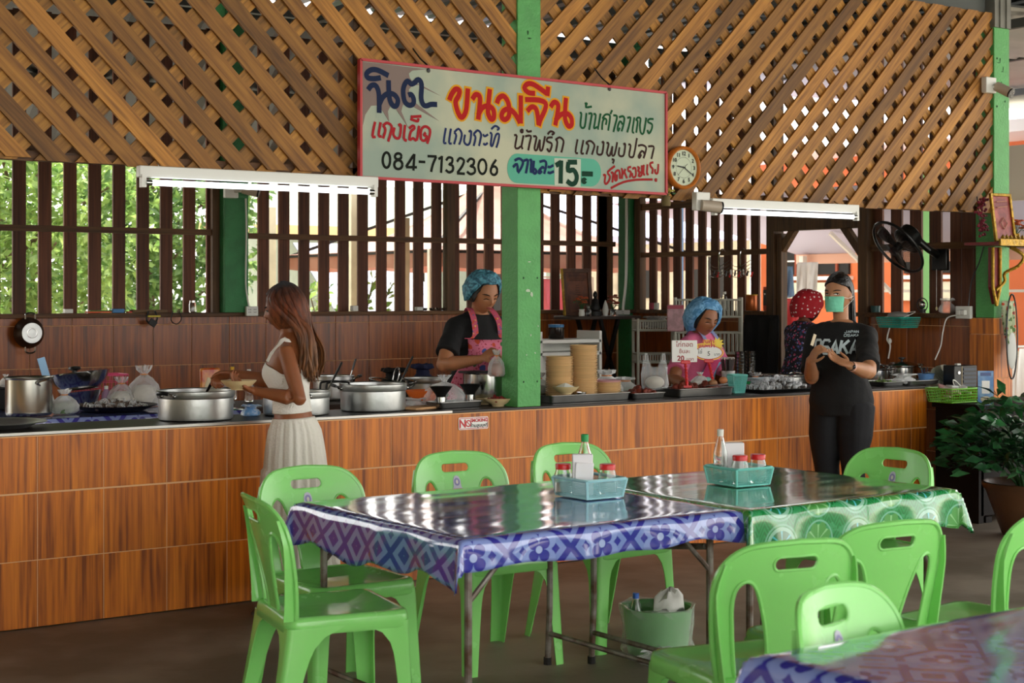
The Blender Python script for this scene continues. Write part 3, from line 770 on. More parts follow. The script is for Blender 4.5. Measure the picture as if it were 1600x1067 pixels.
def sticker_mesh():
    b = MB()
    wp = lambda x, y, z: tuple(V(back_warp(x, y, z))+V((0, -.0048, 0)))
    sh = [(.0, .255), (.012, .262), (.022, .268), (.027, .285), (.026, .30)]
    out = [(-.020, .238), (.020, .238), (.025, .25), (.020, .256), (.018, .285), (.012, .299), (0, .304), (-.012, .299), (-.018, .285), (-.020, .256), (-.025, .25)]
    b.use(mat('sticker_pale', 'c6c4d4', .4)); b.plate(out, th=.001, fn=wp)
    wp2 = lambda x, y, z: tuple(V(back_warp(x, y, z))+V((0, -.0056, 0)))
    b.use(mat('sticker_violet', '8c86b8', .4)); b.plate([(.0145*cos(t), .277+.017*sin(t)) for t in [2*pi*i/12 for i in range(12)]], th=.0008, fn=wp2)
    wp3 = lambda x, y, z: tuple(V(back_warp(x, y, z))+V((0, -.0063, 0)))
    b.use(mat('sticker_cream', 'dcd6c8', .4)); b.plate([(.006*cos(t), .277+.009*sin(t)) for t in [2*pi*i/10 for i in range(10)]], th=.0006, fn=wp3)
    b.use(mat('sticker_gold', 'b8863c', .4)); b.plate([(-.021, .241), (.021, .241), (.023, .249), (-.023, .249)], th=.0008, fn=wp2)
    return b
def make_chair():
    t = thing('plastic_chair', 'x', 'chair', (0, 0, 0))
    chair_seat().build('seat', m_chair, t, 50); chair_back().build('backrest', m_chair, t, 50)
    for sx in (-1, 1):
        for sy in (-1, 1): chair_leg(sx, sy).build('leg', m_chair, t, 40)
    st = sticker_mesh().build('sticker', None, t, 0); st['label'] = 'small violet and gold crest sticker'
    return t
chair0 = make_chair(); CG = 'green plastic chairs around the tables'
chairs = [
    (2.68, 4.87, 79, 'green plastic chair at the near left corner of the purple-blue table, seen from its side'),
    (2.975, 5.33, 0, 'green plastic chair at the purple-blue table corner, right behind the sideways chair'),
    (3.76, 5.47, -3, 'green chair behind the purple-blue table, under the no smoking sign'),
    (4.41, 5.50, 2, 'green chair behind the condiment basket where the two tables meet'),
    (5.18, 4.72, -86, 'darker-looking green chair at the far end of the green table beside the potted plant'),
    (3.28, 3.42, 167, 'green chair seen from behind, its back closest to the waste bin'),
    (3.77, 3.51, 173, 'green chair seen from behind, in front of the green tablecloth'),
    (2.825, 2.33, 13, 'pale-lit green chair tucked behind the nearest purple-blue table'),
    (4.33, 3.40, 186, 'green chair cut by the picture edge, its seat towards the plant pot'),
    (1.17, 4.40, 84, 'green chair of which only an edge shows by the tiled counter'),
]
st0 = None
for i, (x, y, r, lab) in enumerate(chairs):
    if i == 0: c = chair0; c.location = (x, y, 0); c.rotation_euler = (0, 0, radians(r)); c['label'] = lab; c['group'] = CG
    else: dup(chair0, (x, y, 0), radians(r), lab, CG)

# ================================================================ tables
def clothmat(name, kind):
    m, t = newmat(name); out = t.n('ShaderNodeOutputMaterial'); b = t.n('ShaderNodeBsdfPrincipled'); t.l(b, out.inputs[0])
    uv = t.n('ShaderNodeUVMap'); sp = t.n('ShaderNodeSeparateXYZ'); t.l(uv, sp.inputs[0])
    def M(op, a, c=None, d=None):
        n = t.n('ShaderNodeMath', operation=op)
        for i, q in enumerate((a, c, d)):
            if q is None: continue
            if isinstance(q, (int, float)): n.inputs[i].default_value = q
            else: t.l(q, n.inputs[i])
        return n.outputs[0]
    U, W_ = sp.outputs[0], sp.outputs[1]
    def cell(u, p, o=0): return M('SUBTRACT', M('FRACT', M('ADD', M('DIVIDE', u, p), o)), .5)
    def mixc(f, a, c):
        n = t.n('ShaderNodeMix', data_type='RGBA'); t.l(f, n.inputs[0])
        for i, q in ((6, a), (7, c)):
            if isinstance(q, str): n.inputs[i].default_value = lin(q)
            else: t.l(q, n.inputs[i])
        return n.outputs[2]
    if kind == 'blue':
        P = .26; u, w = cell(U, P, .2), cell(W_, P*.6, .95)
        au, aw = M('ABSOLUTE', u), M('ABSOLUTE', w)
        hexd = M('MAXIMUM', M('ADD', M('MULTIPLY', au, 1.0), M('MULTIPLY', aw, .55)), M('MULTIPLY', aw, .95))
        st = M('FRACT', M('MULTIPLY', hexd, 4.6)); s1 = M('GREATER_THAN', st, .52)
        r = M('SQRT', M('ADD', M('MULTIPLY', u, u), M('MULTIPLY', M('MULTIPLY', w, w), .42)))
        th = M('ARCTAN2', M('MULTIPLY', w, .65), u); pet = M('POWER', M('ABSOLUTE', M('SINE', M('MULTIPLY', th, 2))), .5)
        fl = M('LESS_THAN', r, M('ADD', M('MULTIPLY', pet, .17), .15)); fl2 = M('LESS_THAN', r, M('ADD', M('MULTIPLY', pet, .15), .06)); ctr = M('LESS_THAN', r, .055)
        c = mixc(s1, '37349e', '7f92d4'); c = mixc(fl, c, '8c9edc'); c = mixc(fl2, c, '3a37a0'); c = mixc(ctr, c, 'aebdec')
        # big crossing bands
        dd = M('ABSOLUTE', M('SUBTRACT', M('FRACT', M('ADD', M('DIVIDE', M('ADD', U, W_), .43), .5)), .5)); de = M('ABSOLUTE', M('SUBTRACT', M('FRACT', M('ADD', M('DIVIDE', M('SUBTRACT', U, W_), .43), .5)), .5))
        top = M('LESS_THAN', M('MINIMUM', dd, de), .045)
        inn_ = M('GREATER_THAN', M('MINIMUM', U, W_), .33); c = mixc(M('MULTIPLY', top, inn_), c, '7f92d4')
    else:
        P = .20; u, w = cell(U, P, .3), cell(W_, .17, .55)
        r = M('SQRT', M('ADD', M('MULTIPLY', u, u), M('MULTIPLY', M('MULTIPLY', w, w), .7))); th = M('ARCTAN2', w, u)
        ck = t.n('ShaderNodeTexNoise', i_Scale=22.0, i_Detail=3.0); t.l(uv, ck.inputs[0])
        zig = M('ABSOLUTE', M('SUBTRACT', M('FRACT', M('MULTIPLY', U, 18)), .5)); stp = M('FRACT', M('MULTIPLY', M('ADD', W_, M('MULTIPLY', zig, .09)), 42))
        c = mixc(M('GREATER_THAN', stp, .5), '0c7d38', '1f9a50')
        bl = M('GREATER_THAN', ck.outputs[0], .56); c = mixc(M('MULTIPLY', bl, .7), c, '3fa868')
        odd = M('GREATER_THAN', M('FRACT', M('ADD', M('DIVIDE', U, P*2), .15)), .5)
        ring = M('LESS_THAN', M('ABSOLUTE', M('SUBTRACT', r, .30)), .035); ring2 = M('LESS_THAN', M('ABSOLUTE', M('SUBTRACT', r, .38)), .018)
        dk = M('LESS_THAN', r, .27); spoke = M('LESS_THAN', M('ABSOLUTE', M('SINE', M('MULTIPLY', th, 4))), .28)
        inn = mixc(spoke, '157a45', '58c4cf'); c2 = mixc(dk, c, inn); c2 = mixc(ring, c2, '93cbb0'); c2 = mixc(ring2, c2, '6fb892')
        blot = M('LESS_THAN', M('ADD', r, M('MULTIPLY', M('SINE', M('MULTIPLY', th, 9)), .03)), .34); c3 = mixc(blot, c, mixc(spoke, '4fa04a', '8fd08c')); c3 = mixc(ring2, c3, '74bf9c')
        c = mixc(odd, c2, c3)
    t.l(c, b.inputs['Base Color'])
    nr = t.n('ShaderNodeTexNoise', i_Scale=5.0, i_Detail=3.0); t.l(uv, nr.inputs[0]); mr = t.n('ShaderNodeMapRange', i_1=.35, i_2=.7, i_3=.07, i_4=.16); t.l(nr.outputs[0], mr.inputs[0]); t.l(mr, b.inputs['Roughness'])
    b.inputs['Specular IOR Level'].default_value = .5; b.inputs['Coat Weight'].default_value = 1; b.inputs['Coat Roughness'].default_value = .09; b.inputs['Coat IOR'].default_value = 1.55
    mp = t.n('ShaderNodeMapping'); mp.inputs['Scale'].default_value = (7, 26, 1); t.l(uv, mp.inputs[0])
    nb = t.n('ShaderNodeTexNoise', i_Scale=1.0, i_Detail=2.0); t.l(mp, nb.inputs[0])
    bp = t.n('ShaderNodeBump', i_Strength=.05, i_Distance=.005); t.l(nb.outputs[0], bp.inputs['Height']); t.l(bp, b.inputs['Normal']); t.l(bp, b.inputs['Coat Normal'])
    return m
m_cblue = clothmat('blue_vinyl', 'blue'); m_cgreen = clothmat('green_vinyl', 'green')
def tablecloth(name, label, x0, y0, x1, y1, z, drop, m, seed, n=58, hem=.03):
    """drop = (left, right, front, back)"""
    R.seed(seed); cx, cy = (x0+x1)/2, (y0+y1)/2; hx, hy = (x1-x0)/2, (y1-y0)/2
    def axis(h, da, db):
        a = [-h-da*(1-i/9) for i in range(9)]; mid = [-h+2*h*i/n for i in range(n+1)]; c = [h+db*(i+1)/9 for i in range(9)]
        return a+mid+c
    us, ws = axis(hx, drop[0], drop[1]), axis(hy, drop[2], drop[3]); vs = []; uvs = []
    for w in ws:
        for u in us:
            eu = max(0, abs(u)-hx); ew = max(0, abs(w)-hy); su = 1 if u > 0 else -1; sw = 1 if w > 0 else -1
            e = max(eu, ew); bx, by = max(-hx, min(hx, u)), max(-hy, min(hy, w)); s_ = (by if eu > ew else bx)
            wob = NZ.noise(V((s_*4+seed, (1 if eu > ew else 5)+su, 0)))*hem*1.6*(e/.1)
            fl = .008*sin(s_*17+seed)*(e/.12)+.012*(1-math.exp(-e*60))+abs(wob)*.3
            if eu > 0 and ew > 0:
                r = sqrt(eu*eu+ew*ew); ph = atan2(ew, eu); rr = .014*(1-math.exp(-r*60))+.16*r*abs(sin(2*ph))**2*1.2+.05*r
                px, py, pz = bx+su*rr*cos(ph), by+sw*rr*sin(ph), -min(r*.93, 1.12*max(eu, ew))
            elif eu > 0: px, py, pz = bx+su*fl, by, -eu*(1+.15*wob/hem)
            elif ew > 0: px, py, pz = bx, by+sw*fl, -ew*(1+.15*wob/hem)
            else:
                px, py, pz = bx, by, .0012*NZ.noise(V((u*3, w*9, seed)))
                k = min(hx-abs(u), hy-abs(w)); pz -= .006*math.exp(-k*90)
            vs.append((px, py, pz)); uvs.append((u+hx+.3, w+hy+.3))
    N = len(us); fs = [(j*N+i, j*N+i+1, (j+1)*N+i+1, (j+1)*N+i) for j in range(len(ws)-1) for i in range(N-1)]
    me = bpy.data.meshes.new(name); me.from_pydata(vs, [], fs); me.materials.append(m)
    l = me.uv_layers.new(name='UVMap'); 
    for p in me.polygons:
        for li in p.loop_indices: l.data[li].uv = uvs[me.loops[li].vertex_index]
    me.polygons.foreach_set('use_smooth', [True]*len(fs)); me.update()
    o = link(name, me); o.location = (cx, cy, z); so = o.modifiers.new('thick', 'SOLIDIFY'); so.thickness = .0015; so.offset = 1
    return tag(o, label, 'tablecloth')
m_pipe = mat('worn_steel_pipe', '8c8780', .5, metal=.5, noise=.45, nscale=14, col2='5d4636'); m_ply = mat('table_board', '8a6a45', .7, noise=.2)
def table(label, x0, y0, x1, y1, z, braces=True):
    cx, cy = (x0+x1)/2, (y0+y1)/2; t = thing('folding_table', label, 'table', (cx, cy, 0)); hx, hy = (x1-x0)/2, (y1-y0)/2
    bevel(MB().box((0, 0, z-.0155), (2*hx-.004, 2*hy-.004, .024)).build('tabletop', m_ply, t), .004)
    ix, iy = hx-.07, hy-.07
    for sx in (-1, 1):
        for sy in (-1, 1):
            MB().tube([(sx*ix, sy*iy, z-.03), (sx*ix, sy*iy, .25), (sx*(ix+.0), sy*(iy+.015), 0)], .0135, 10).build('leg', m_pipe, t)
            MB().cyl((sx*ix, sy*(iy+.015), 0), (sx*ix, sy*(iy+.015), .03), .017, n=10).build('foot_cap', m_dark, t)
        MB().cyl((sx*ix, -iy, z-.05), (sx*ix, iy, z-.05), .011, n=8).build('rail', m_pipe, t)
        MB().cyl((sx*ix, -iy, .13), (sx*ix, iy, .13), .011, n=8).build('rung', m_pipe, t)
    for sy in (-1, 1): MB().cyl((-ix, sy*iy, z-.06), (ix, sy*iy, z-.06), .011, n=8).build('rail', m_pipe, t)
    if braces:
        for sx in (-1, 1):
            for sy in (-1, 1): MB().cyl((sx*ix, sy*iy, z-.22), (sx*(ix-.17), sy*iy, z-.055), .0095, n=8).build('brace', m_pipe, t)
    return t
TZ = .75
tb1 = table('folding table on steel pipe legs under the purple-blue vinyl cloth', 2.79, 4.20, 3.985, 5.31, TZ)
MB().cyl((.50, .47, .50), (.52, -.47, .615), .012, n=8).build('brace', m_pipe, tb1)
table('folding table on steel pipe legs under the green vinyl cloth', 4.005, 4.16, 5.125, 5.22, TZ)
table('nearest folding table, only its cloth-covered corner in view', 2.42, 1.35, 3.95, 2.49, TZ)
tablecloth('tablecloth', 'glossy purple-blue patterned vinyl tablecloth with one white-blue basket on it', 2.78, 4.19, 3.99, 5.32, TZ+.001, (.15, .10, .10, .13), m_cblue, 3, hem=.03)
tablecloth('tablecloth', 'glossy green patterned vinyl tablecloth with citrus slices on its skirt', 4.0, 4.15, 5.14, 5.23, TZ+.001, (.11, .16, .15, .13), m_cgreen, 8)
tablecloth('tablecloth', 'purple-blue vinyl tablecloth on the nearest table, corner only', 2.41, 1.34, 3.96, 2.50, TZ+.001, (.14, .13, .12, .12), m_cblue, 5)
# ================================================================ people
def PT(px, py, t): return E0+ray(px, py)*t
def solidmesh(mb, voxel, name, smooth=3, disp=None, mt=None):
    """all closed pieces of mb fused into one continuous surface"""
    me = bpy.data.meshes.new(name); me.from_pydata(mb.v, [], mb.f); me.update()
    o = bpy.data.objects.new(name, me); TMP.collection.objects.link(o)
    m = o.modifiers.new('r', 'REMESH'); m.mode = 'VOXEL'; m.voxel_size = voxel; m.use_smooth_shade = True
    s = o.modifiers.new('s', 'SMOOTH'); s.factor = .5; s.iterations = smooth
    TMP.view_layers[0].update(); ev = o.evaluated_get(TMP.view_layers[0].depsgraph)
    out = bpy.data.meshes.new_from_object(ev); bpy.data.objects.remove(o); bpy.data.meshes.remove(me)
    if disp:
        new = [v.co+disp(v.co, v.normal) for v in out.vertices]
        out.vertices.foreach_set('co', [c for v in new for c in v])
    out.materials.clear()
    if mt: out.materials.append(mt)
    out.polygons.foreach_set('use_smooth', [True]*len(out.polygons)); out.update(); out.name = name
    return out
TMP = bpy.data.scenes.new('bench')
def skinmat(name, col):
    m = mat(name, col, .48, noise=.08, nscale=20, sss=.15); return m
def floral(name, base, cols, scale=28, size=.42):
    if name in MATS: return MATS[name]
    m, t = newmat(name); out = t.n('ShaderNodeOutputMaterial'); b = t.n('ShaderNodeBsdfPrincipled', i_Roughness=.8); t.l(b, out.inputs[0])
    tc = t.n('ShaderNodeTexCoord'); prev = None
    for i, (c, sc, sz) in enumerate(cols):
        vr = t.n('ShaderNodeTexVoronoi', i_Scale=sc); 
        mp = t.n('ShaderNodeMapping'); mp.inputs['Location'].default_value = (i*3.1, i*1.7, i*2.3); t.l(tc.outputs['Object'], mp.inputs[0]); t.l(mp, vr.inputs['Vector'])
        nz = t.n('ShaderNodeTexNoise', i_Scale=sc*2.2, i_Detail=1.0); t.l(mp, nz.inputs['Vector'])
        ad = t.n('ShaderNodeMath', operation='MULTIPLY_ADD'); t.l(nz.outputs[0], ad.inputs[0]); ad.inputs[1].default_value = .35; t.l(vr.outputs['Distance'], ad.inputs[2])
        lt = t.n('ShaderNodeMath', operation='LESS_THAN'); t.l(ad, lt.inputs[0]); lt.inputs[1].default_value = sz
        mx = t.n('ShaderNodeMix', data_type='RGBA'); t.l(lt, mx.inputs[0])
        if prev is None: mx.inputs[6].default_value = lin(base)
        else: t.l(prev, mx.inputs[6])
        mx.inputs[7].default_value = lin(c); prev = mx.outputs[2]
    t.l(prev, b.inputs['Base Color']); MATS[name] = m; return m

def gs(x, s): return math.exp(-(x/s)**2)
def headpt(d, face=1.0):
    """unit direction -> point of the head (front is -y)"""
    dx, dy, dz = d; x, y, z = dx*.074, dy*.094, dz*.113
    if dz < 0:
        k = -dz; x *= 1-.30*k**1.5; y = y*(1-.22*k) if dy > 0 else y*(1-.10*k)
        z *= 1.0
    fr = max(0, -dy)
    if fr > 0:
        y *= 1-.05*fr
        w = fr**.7*face
        y -= w*(.0215*gs(x, .0095)*gs(z+.030, .014)+.010*gs(x, .009)*gs(z+.010, .016)+.006*gs(abs(x)-.0125, .006)*gs(z+.036, .007))
        y += w*(.0085*gs(abs(x)-.031, .015)*gs(z+.002, .011))
        y -= w*(.0035*gs(abs(x)-.03, .02)*gs(z-.017, .007))
        y -= w*(.0065*gs(x, .019)*(gs(z+.056, .0045)+gs(z+.066, .005))+.003*gs(x, .03)*gs(z+.061, .012))
        y -= w*.008*gs(x, .018)*gs(z+.096, .014)
        y -= w*.003*gs(abs(x)-.042, .018)*gs(z+.030, .02)
    return V((x, y, z))
def add_head(b, M, face=1.0):
    nu, nv = 72, 60; vs = []; fs = []
    for i in range(1, nv):
        ph = pi*i/nv
        for j in range(nu):
            th = 2*pi*j/nu; vs.append(M @ headpt((sin(ph)*sin(th), -sin(ph)*cos(th), -cos(ph)), face))
    n0 = len(vs); vs += [M @ headpt((0, 0, -1)), M @ headpt((0, 0, 1))]
    for i in range(nv-2):
        for j in range(nu): a, d = i*nu+j, i*nu+(j+1) % nu; fs.append((a, d, d+nu, a+nu))
    for j in range(nu): fs.append((n0, (j+1) % nu, j)); fs.append((n0+1, (nv-2)*nu+j, (nv-2)*nu+(j+1) % nu))
    b.add(vs, fs)
    for s in (-1, 1): b.ell(M @ V((s*.073, .010, -.012)), (.007, .017, .030), rot=M.to_3x3() @ Euler((radians(-12), 0, s*radians(14))).to_matrix())
def front_y(x, z):
    """y of the face surface at x, z"""
    best = None
    dz = max(-.99, min(.99, z/.113)); lo, hi = -1.0, 1.0
    r = sqrt(1-dz*dz); dx = max(-r*.98, min(r*.98, x/(.074*(1-.30*(-dz)**1.5 if dz < 0 else 1))))
    return headpt((dx, -sqrt(max(0, r*r-dx*dx)), dz)).y
def hand(b, w, d, n, side, curl=(.5, .6, .5), spread=.12, thumb=.7, s=1.0, scale=1.0):
    """w wrist, d towards the fingers, n palm normal (fingers curl towards n), side +1/-1 where the thumb is (along d x n)"""
    d = d.normalized(); n = (n-d*n.dot(d)).normalized(); a = d.cross(n)*side; k = scale
    rm = Matrix((a, d, n)).transposed()
    b.ell(w+d*.045*k, (.038*k, .052*k, .0155*k), rot=rm, nu=16, nv=10)
    b.ell(w+d*.012*k, (.024*k, .03*k, .017*k), rot=rm)
    for i, (off, L) in enumerate(((.027, .074), (.009, .083), (-.010, .077), (-.027, .062))):
        p = w+a*off*k+d*.078*k; dd = (d+a*spread*(off/.027)).normalized(); pts = [p-dd*.02*k, p]; ang = 0
        for q, (f, c) in enumerate(zip((.45, .32, .23), curl)):
            ang += c*(1+.12*i)
            p = p+(dd*cos(ang)+n*sin(ang))*L*f*k; pts.append(p)
        b.tube(pts, [r*k for r in (.0088, .0092, .0084, .0076, .0062)], 8); b.ell(pts[-1], .0062*k, nu=8, nv=6)
    p = w+d*.022*k+a*.026*k; q1 = p+(d*.6+a*.75+n*.25*thumb).normalized()*.034*k; q2 = q1+(d*.85+a*.15+n*.5*thumb).normalized()*.030*k; q3 = q2+(d*.8-a*.15+n*.6*thumb).normalized()*.022*k
    b.tube([p-a*.01*k, p, q1, q2, q3], [r*k for r in (.012, .0125, .0105, .009, .007)], 8); b.ell(q3, .007*k, nu=8, nv=6)

TORSO = [(.80, .150, .100, .012), (.88, .165, .112, .012), (.95, .152, .104, .008), (1.02, .127, .090, .002), (1.08, .120, .086, 0), (1.15, .132, .096, -.004), (1.22, .146, .108, -.006), (1.28, .146, .100, 0), (1.325, .132, .078, .006), (1.36, .085, .058, .012), (1.385, .055, .05, .012)]
def tor(z, kx=1, ky=1, g=0):
    """torso half-widths and centre y at height z (figure of 1.62 m)"""
    T = TORSO
    if z <= T[0][0]: a = T[0]; return a[1]*kx+g, a[2]*ky+g, a[3]
    for p, q in zip(T, T[1:]):
        if z <= q[0]:
            f = (z-p[0])/(q[0]-p[0]); f = f*f*(3-2*f)*.5+f*.5
            return (p[1]+(q[1]-p[1])*f)*kx+g, (p[2]+(q[2]-p[2])*f)*ky+g, p[3]+(q[3]-p[3])*f
    a = T[-1]; return a[1]*kx+g, a[2]*ky+g, a[3]
class Person:
    """figure frame: feet at the origin, faces -y"""
    def __init__(s, label, x, y, rz, H, kx=1, ky=1, lean=0, head=(0, 0, 0), skin='skin', skincol='9a6240', headoff=(0, 0, 0), wl=None):
        s.s = H/1.62; s.kx, s.ky, s.lean = kx, ky, lean
        s.t = thing('person', label, 'person', (x, y, 0), rz); s.W = Matrix.Translation((x, y, 0)) @ Matrix.Rotation(rz, 4, 'Z'); s.I = s.W.inverted()
        s.skin = skinmat(skin, skincol)
        s.HM = Matrix.Translation(s.up(V((headoff[0], -.012+headoff[1], 1.508+headoff[2])))) @ Euler(head, 'ZYX').to_matrix().to_4x4() @ Matrix.Scale(s.s*1.0, 4)
        s.b = MB()
    def loc(s, p): return s.I @ V(p)
    def up(s, p):
        p = V(p)
        if p.z > .92: q = V((p.x, p.y, p.z-.92)); q = Matrix.Rotation(s.lean, 3, 'X') @ q; p = V((q.x, q.y, q.z+.92))
        return p*s.s
    def ring(s, z, g=0, a0=0, a1=2*pi, n=32, fx=1, fn=None):
        rx, ry, cy = tor(z, s.kx, s.ky, g); full = abs(a1-a0-2*pi) < 1e-6; out = []
        for j in range(n):
            a = a0+(a1-a0)*j/(n if full else n-1)
            e = 0.0
            bust = 0 if z > 1.32 or z < 1.08 else .030*gs(z-1.19, .06)*(gs(a-radians(28), .38)+gs(a+radians(28), .38)+gs(a-2*pi+radians(28), .38))
            x, y = sin(a)*(rx)*fx, -cos(a)*(ry+bust)+cy
            p = V((x, y, z))
            if fn: p = fn(p, a)
            out.append(s.up(p))
        return out
    def torso(s, b, g=0, z0=.80, z1=1.385, n=16): b.loft([s.ring(z0+(z1-z0)*i/n, g) for i in range(n+1)])
    def legs(s, b, spread=.09, g=0, foot=True, z0=None, step=0):
        k = s.s
        for sx in (-1, 1):
            st = step*sx; hip, kn, an = V((sx*.085*s.kx, .01, .86)), V((sx*spread, -.015+st*.5, .47)), V((sx*spread, .015+st, .085))
            b.tube([hip*k, (hip.lerp(kn, .5)+V((0, -.01, 0)))*k, kn*k, (kn.lerp(an, .35)+V((0, .012, 0)))*k, an*k], [(.088*s.kx+g)*k, (.078*s.kx+g)*k, (.055+g)*k, (.052+g)*k, (.036+g)*k], 16)
            if foot: b.tube([(an+V((0, .035, -.04)))*k, (an+V((0, 0, -.045)))*k, (an+V((0, -.09, -.058)))*k, (an+V((0, -.16, -.066)))*k], [.026*k, .036*k, (.036*k, .026*k), (.026*k, .015*k)], 12)
    def arm(s, b, sx, el, wr, g=0, r=(.046, .040, .033, .022), part=None, kx=1):
        """el, wr in local metres; part = fraction of the upper arm covered (sleeve)"""
        sh = s.up(V((sx*.155*s.kx, .006, 1.300))); k = s.s
        el, wr = V(el), V(wr)
        if part:
            e = sh.lerp(el, part); sh2 = s.up(V((sx*.150*s.kx, .006, 1.292))); b.ell(sh2, (.053+g)*k); b.tube([s.up(V((sx*.05*s.kx, .010, 1.315))), s.up(V((sx*.10*s.kx, .008, 1.306))), sh2, sh2.lerp(e, .5), e], [(.060+g*.4)*k, (.060+g*.7)*k, (.055+g)*k, (.055+g)*k, (.058+g*1.3)*k], 18); return sh, e
        b.tube([s.up(V((sx*.09*s.kx, .006, 1.312))), sh, sh.lerp(el, .4), el, el.lerp(wr, .25), wr], [.036*k, (r[0]+g)*k, (r[0]+g)*k, (r[1]+g)*k, (r[2]+.007)*k, r[3]*k], 16)
        b.ell(el, (r[1]-.003)*k); return sh, el
    def neck(s, b):
        c = s.HM @ V((0, .018, -.06)); b.tube([s.up(V((0, .012, 1.33))), s.up(V((0, .010, 1.385))), c], [.062*s.s, .047*s.s, .050*s.s], 18)
    def finish(s, voxel=.006):
        s.neck(s.b); add_head(s.b, s.HM)
        link('body', solidmesh(s.b, voxel, 'body', 2, mt=s.skin), s.t)
    def face(s, openeye=True, lips='8a4038', brow='1d1410', mouth=True, look=0.0, lipw=.021):
        M = s.HM; md = mat('eye_dark', '140d0a', .2); mw = mat('eye_white', 'd8d2ca', .3)
        for sx in (-1, 1):
            x0 = sx*.031
            if openeye:
                b = MB(); pts = []
                for i in range(13):
                    a = 2*pi*i/12; x, z = x0+.0135*cos(a), -.003+.0048*sin(a); pts.append(M @ V((x, front_y(x, z)-.0022, z)))
                c = M @ V((x0, front_y(x0, -.003)-.0055, -.003)); n = len(pts)-1
                b.use(mw); b.add(pts[:n]+[c], [(i, (i+1) % n, n) for i in range(n)])
                cx = x0+look*.005; b.use(md); b.ell(M @ V((cx, front_y(cx, -.003)-.0038, -.0025)), (.0052*s.s, .0028*s.s, .0052*s.s), rot=M.to_3x3().normalized())
                b.build('eye', None, s.t)
            b = MB(); z0 = .002 if openeye else -.006
            b.tube([M @ V((x, front_y(x, z)-.0040, z)) for x, z in [(x0+.0155*q, z0-.0045*q*q+(-.002*sx*q)) for q in (-1, -.6, -.2, .2, .6, 1)]], [.001, .0022, .0028, .0028, .0022, .001], 6)
            b.build('eyelash', md, s.t)
            b = MB(); b.tube([M @ V((x, front_y(x, z)-.0026, z)) for x, z in [(x0+sx*.003+.019*q, .019-.004*q*q+(.0015*sx*q)) for q in (-1, -.5, 0, .5, 1)]], [.0014, .0032, .0038, .0032, .0014], 6)
            b.build('eyebrow', mat('brow', brow, .8), s.t)
        if mouth:
            b = MB()
            for zz, h, bow in ((-.0565, .0034, 1), (-.0645, .0042, 0)):
                n = 11; top = []; bot = []
                for i in range(n):
                    q = -1+2*i/(n-1); x = lipw*q; hh = h*(1-q*q)**.6+.0002
                    zt = zz+hh-(bow*.0012*gs(q, .15)); zb = zz-hh*.8
                    top.append(M @ V((x, front_y(x, zt)-.0042, zt))); bot.append(M @ V((x, front_y(x, zb)-.0042, zb)))
                mid = [(a+c)/2+(M.to_3x3() @ V((0, -.0022, 0))) for a, c in zip(top, bot)]
                b.loft([top, mid, bot], closed=False)
            b.build('lips', mat('lips_'+lips, lips, .4), s.t)
    def shell(s, name, mt, rr, zc, th0=-pi, th1=pi, g=.01, amp=0, freq=9, zlow=-.02, fn=None, nu=48, nv=24, voxel=None):
        """cap over the skull: points of the head pushed out by g where elevation > zlow(theta)"""
        b = MB(); rings = []
        for i in range(nv+1):
            row = []
            for j in range(nu):
                th = th0+(th1-th0)*j/nu
                zl = zlow(th) if callable(zlow) else zlow
                e0 = math.asin(max(-.99, min(.99, zl/.113))); e = e0+(pi/2-e0)*i/nv
                d = V((cos(e)*sin(th), -cos(e)*cos(th), sin(e))); p = headpt(d, 0)
                gg = g(th, i/nv) if callable(g) else g
                gg += amp*NZ.noise(V((sin(th)*freq*.5, cos(th)*freq*.5, i/nv*freq*.35+7)))
                p = p+V((p.x, p.y*.8, p.z)).normalized()*gg
                if fn: p = fn(p, th, i/nv)
                row.append(s.HM @ p)
            rings.append(row)
        inner = [[s.HM @ ((s.HM.inverted() @ p)*.94) for p in rings[0]]]
        b.loft(inner+rings, cap=True)
        return b.build(name, mt, s.t, 80)
m_black = mat('black_cotton', '0b0b0d', .85, bump=.25, bscale=18); m_navy = mat('navy_trousers', '07080f', .8, bump=.2, bscale=18)
m_hairblack = mat('black_hair', '0c0908', .35, noise=.3, nscale=60, bump=.3, bscale=90)
def fold(amp, fx=9, fz=4, seed=0, zmin=0, zmax=9):
    def f(co, n):
        k = NZ.noise(V((co.x*fx, co.y*fx, co.z*fz+seed)))+.5*NZ.noise(V((co.x*fx*2.3, co.y*fx*2.3, co.z*fz*2+seed)))
        return n*amp*k
    return f
def locks(P, roots, name, mt, n, R0=.010, wave=.012, seed=1, flat=.6):
    """long hair: tapered strands following guide paths (local points) with scatter"""
    R.seed(seed); b = MB()
    for i in range(n):
        g = R.choice(roots); o = [R.gauss(0, 1) for _ in range(3)]; ph = R.uniform(0, 6.28); pts = []; N = len(g)
        sp = smoothpath([V(p) for p, w in g], 3); ws = [w for p, w in g]; M_ = len(sp)
        for j, p in enumerate(sp):
            f = j/(M_-1); w = ws[min(int(f*(N-1)), N-1)]; w2 = ws[min(int(f*(N-1))+1, N-1)]; ww = w+(w2-w)*((f*(N-1)) % 1)
            pts.append(p+V((o[0]*ww, o[1]*ww, o[2]*ww*.3))+V((sin(f*9+ph), cos(f*8+ph), 0))*wave*f)
        rr = [(R0*(1-.75*(j/(M_-1))**2), R0*flat*(1-.75*(j/(M_-1))**2)) for j in range(M_)]
        b.tube(pts, rr, 6)
    return b.build(name, mt, P.t, 80)

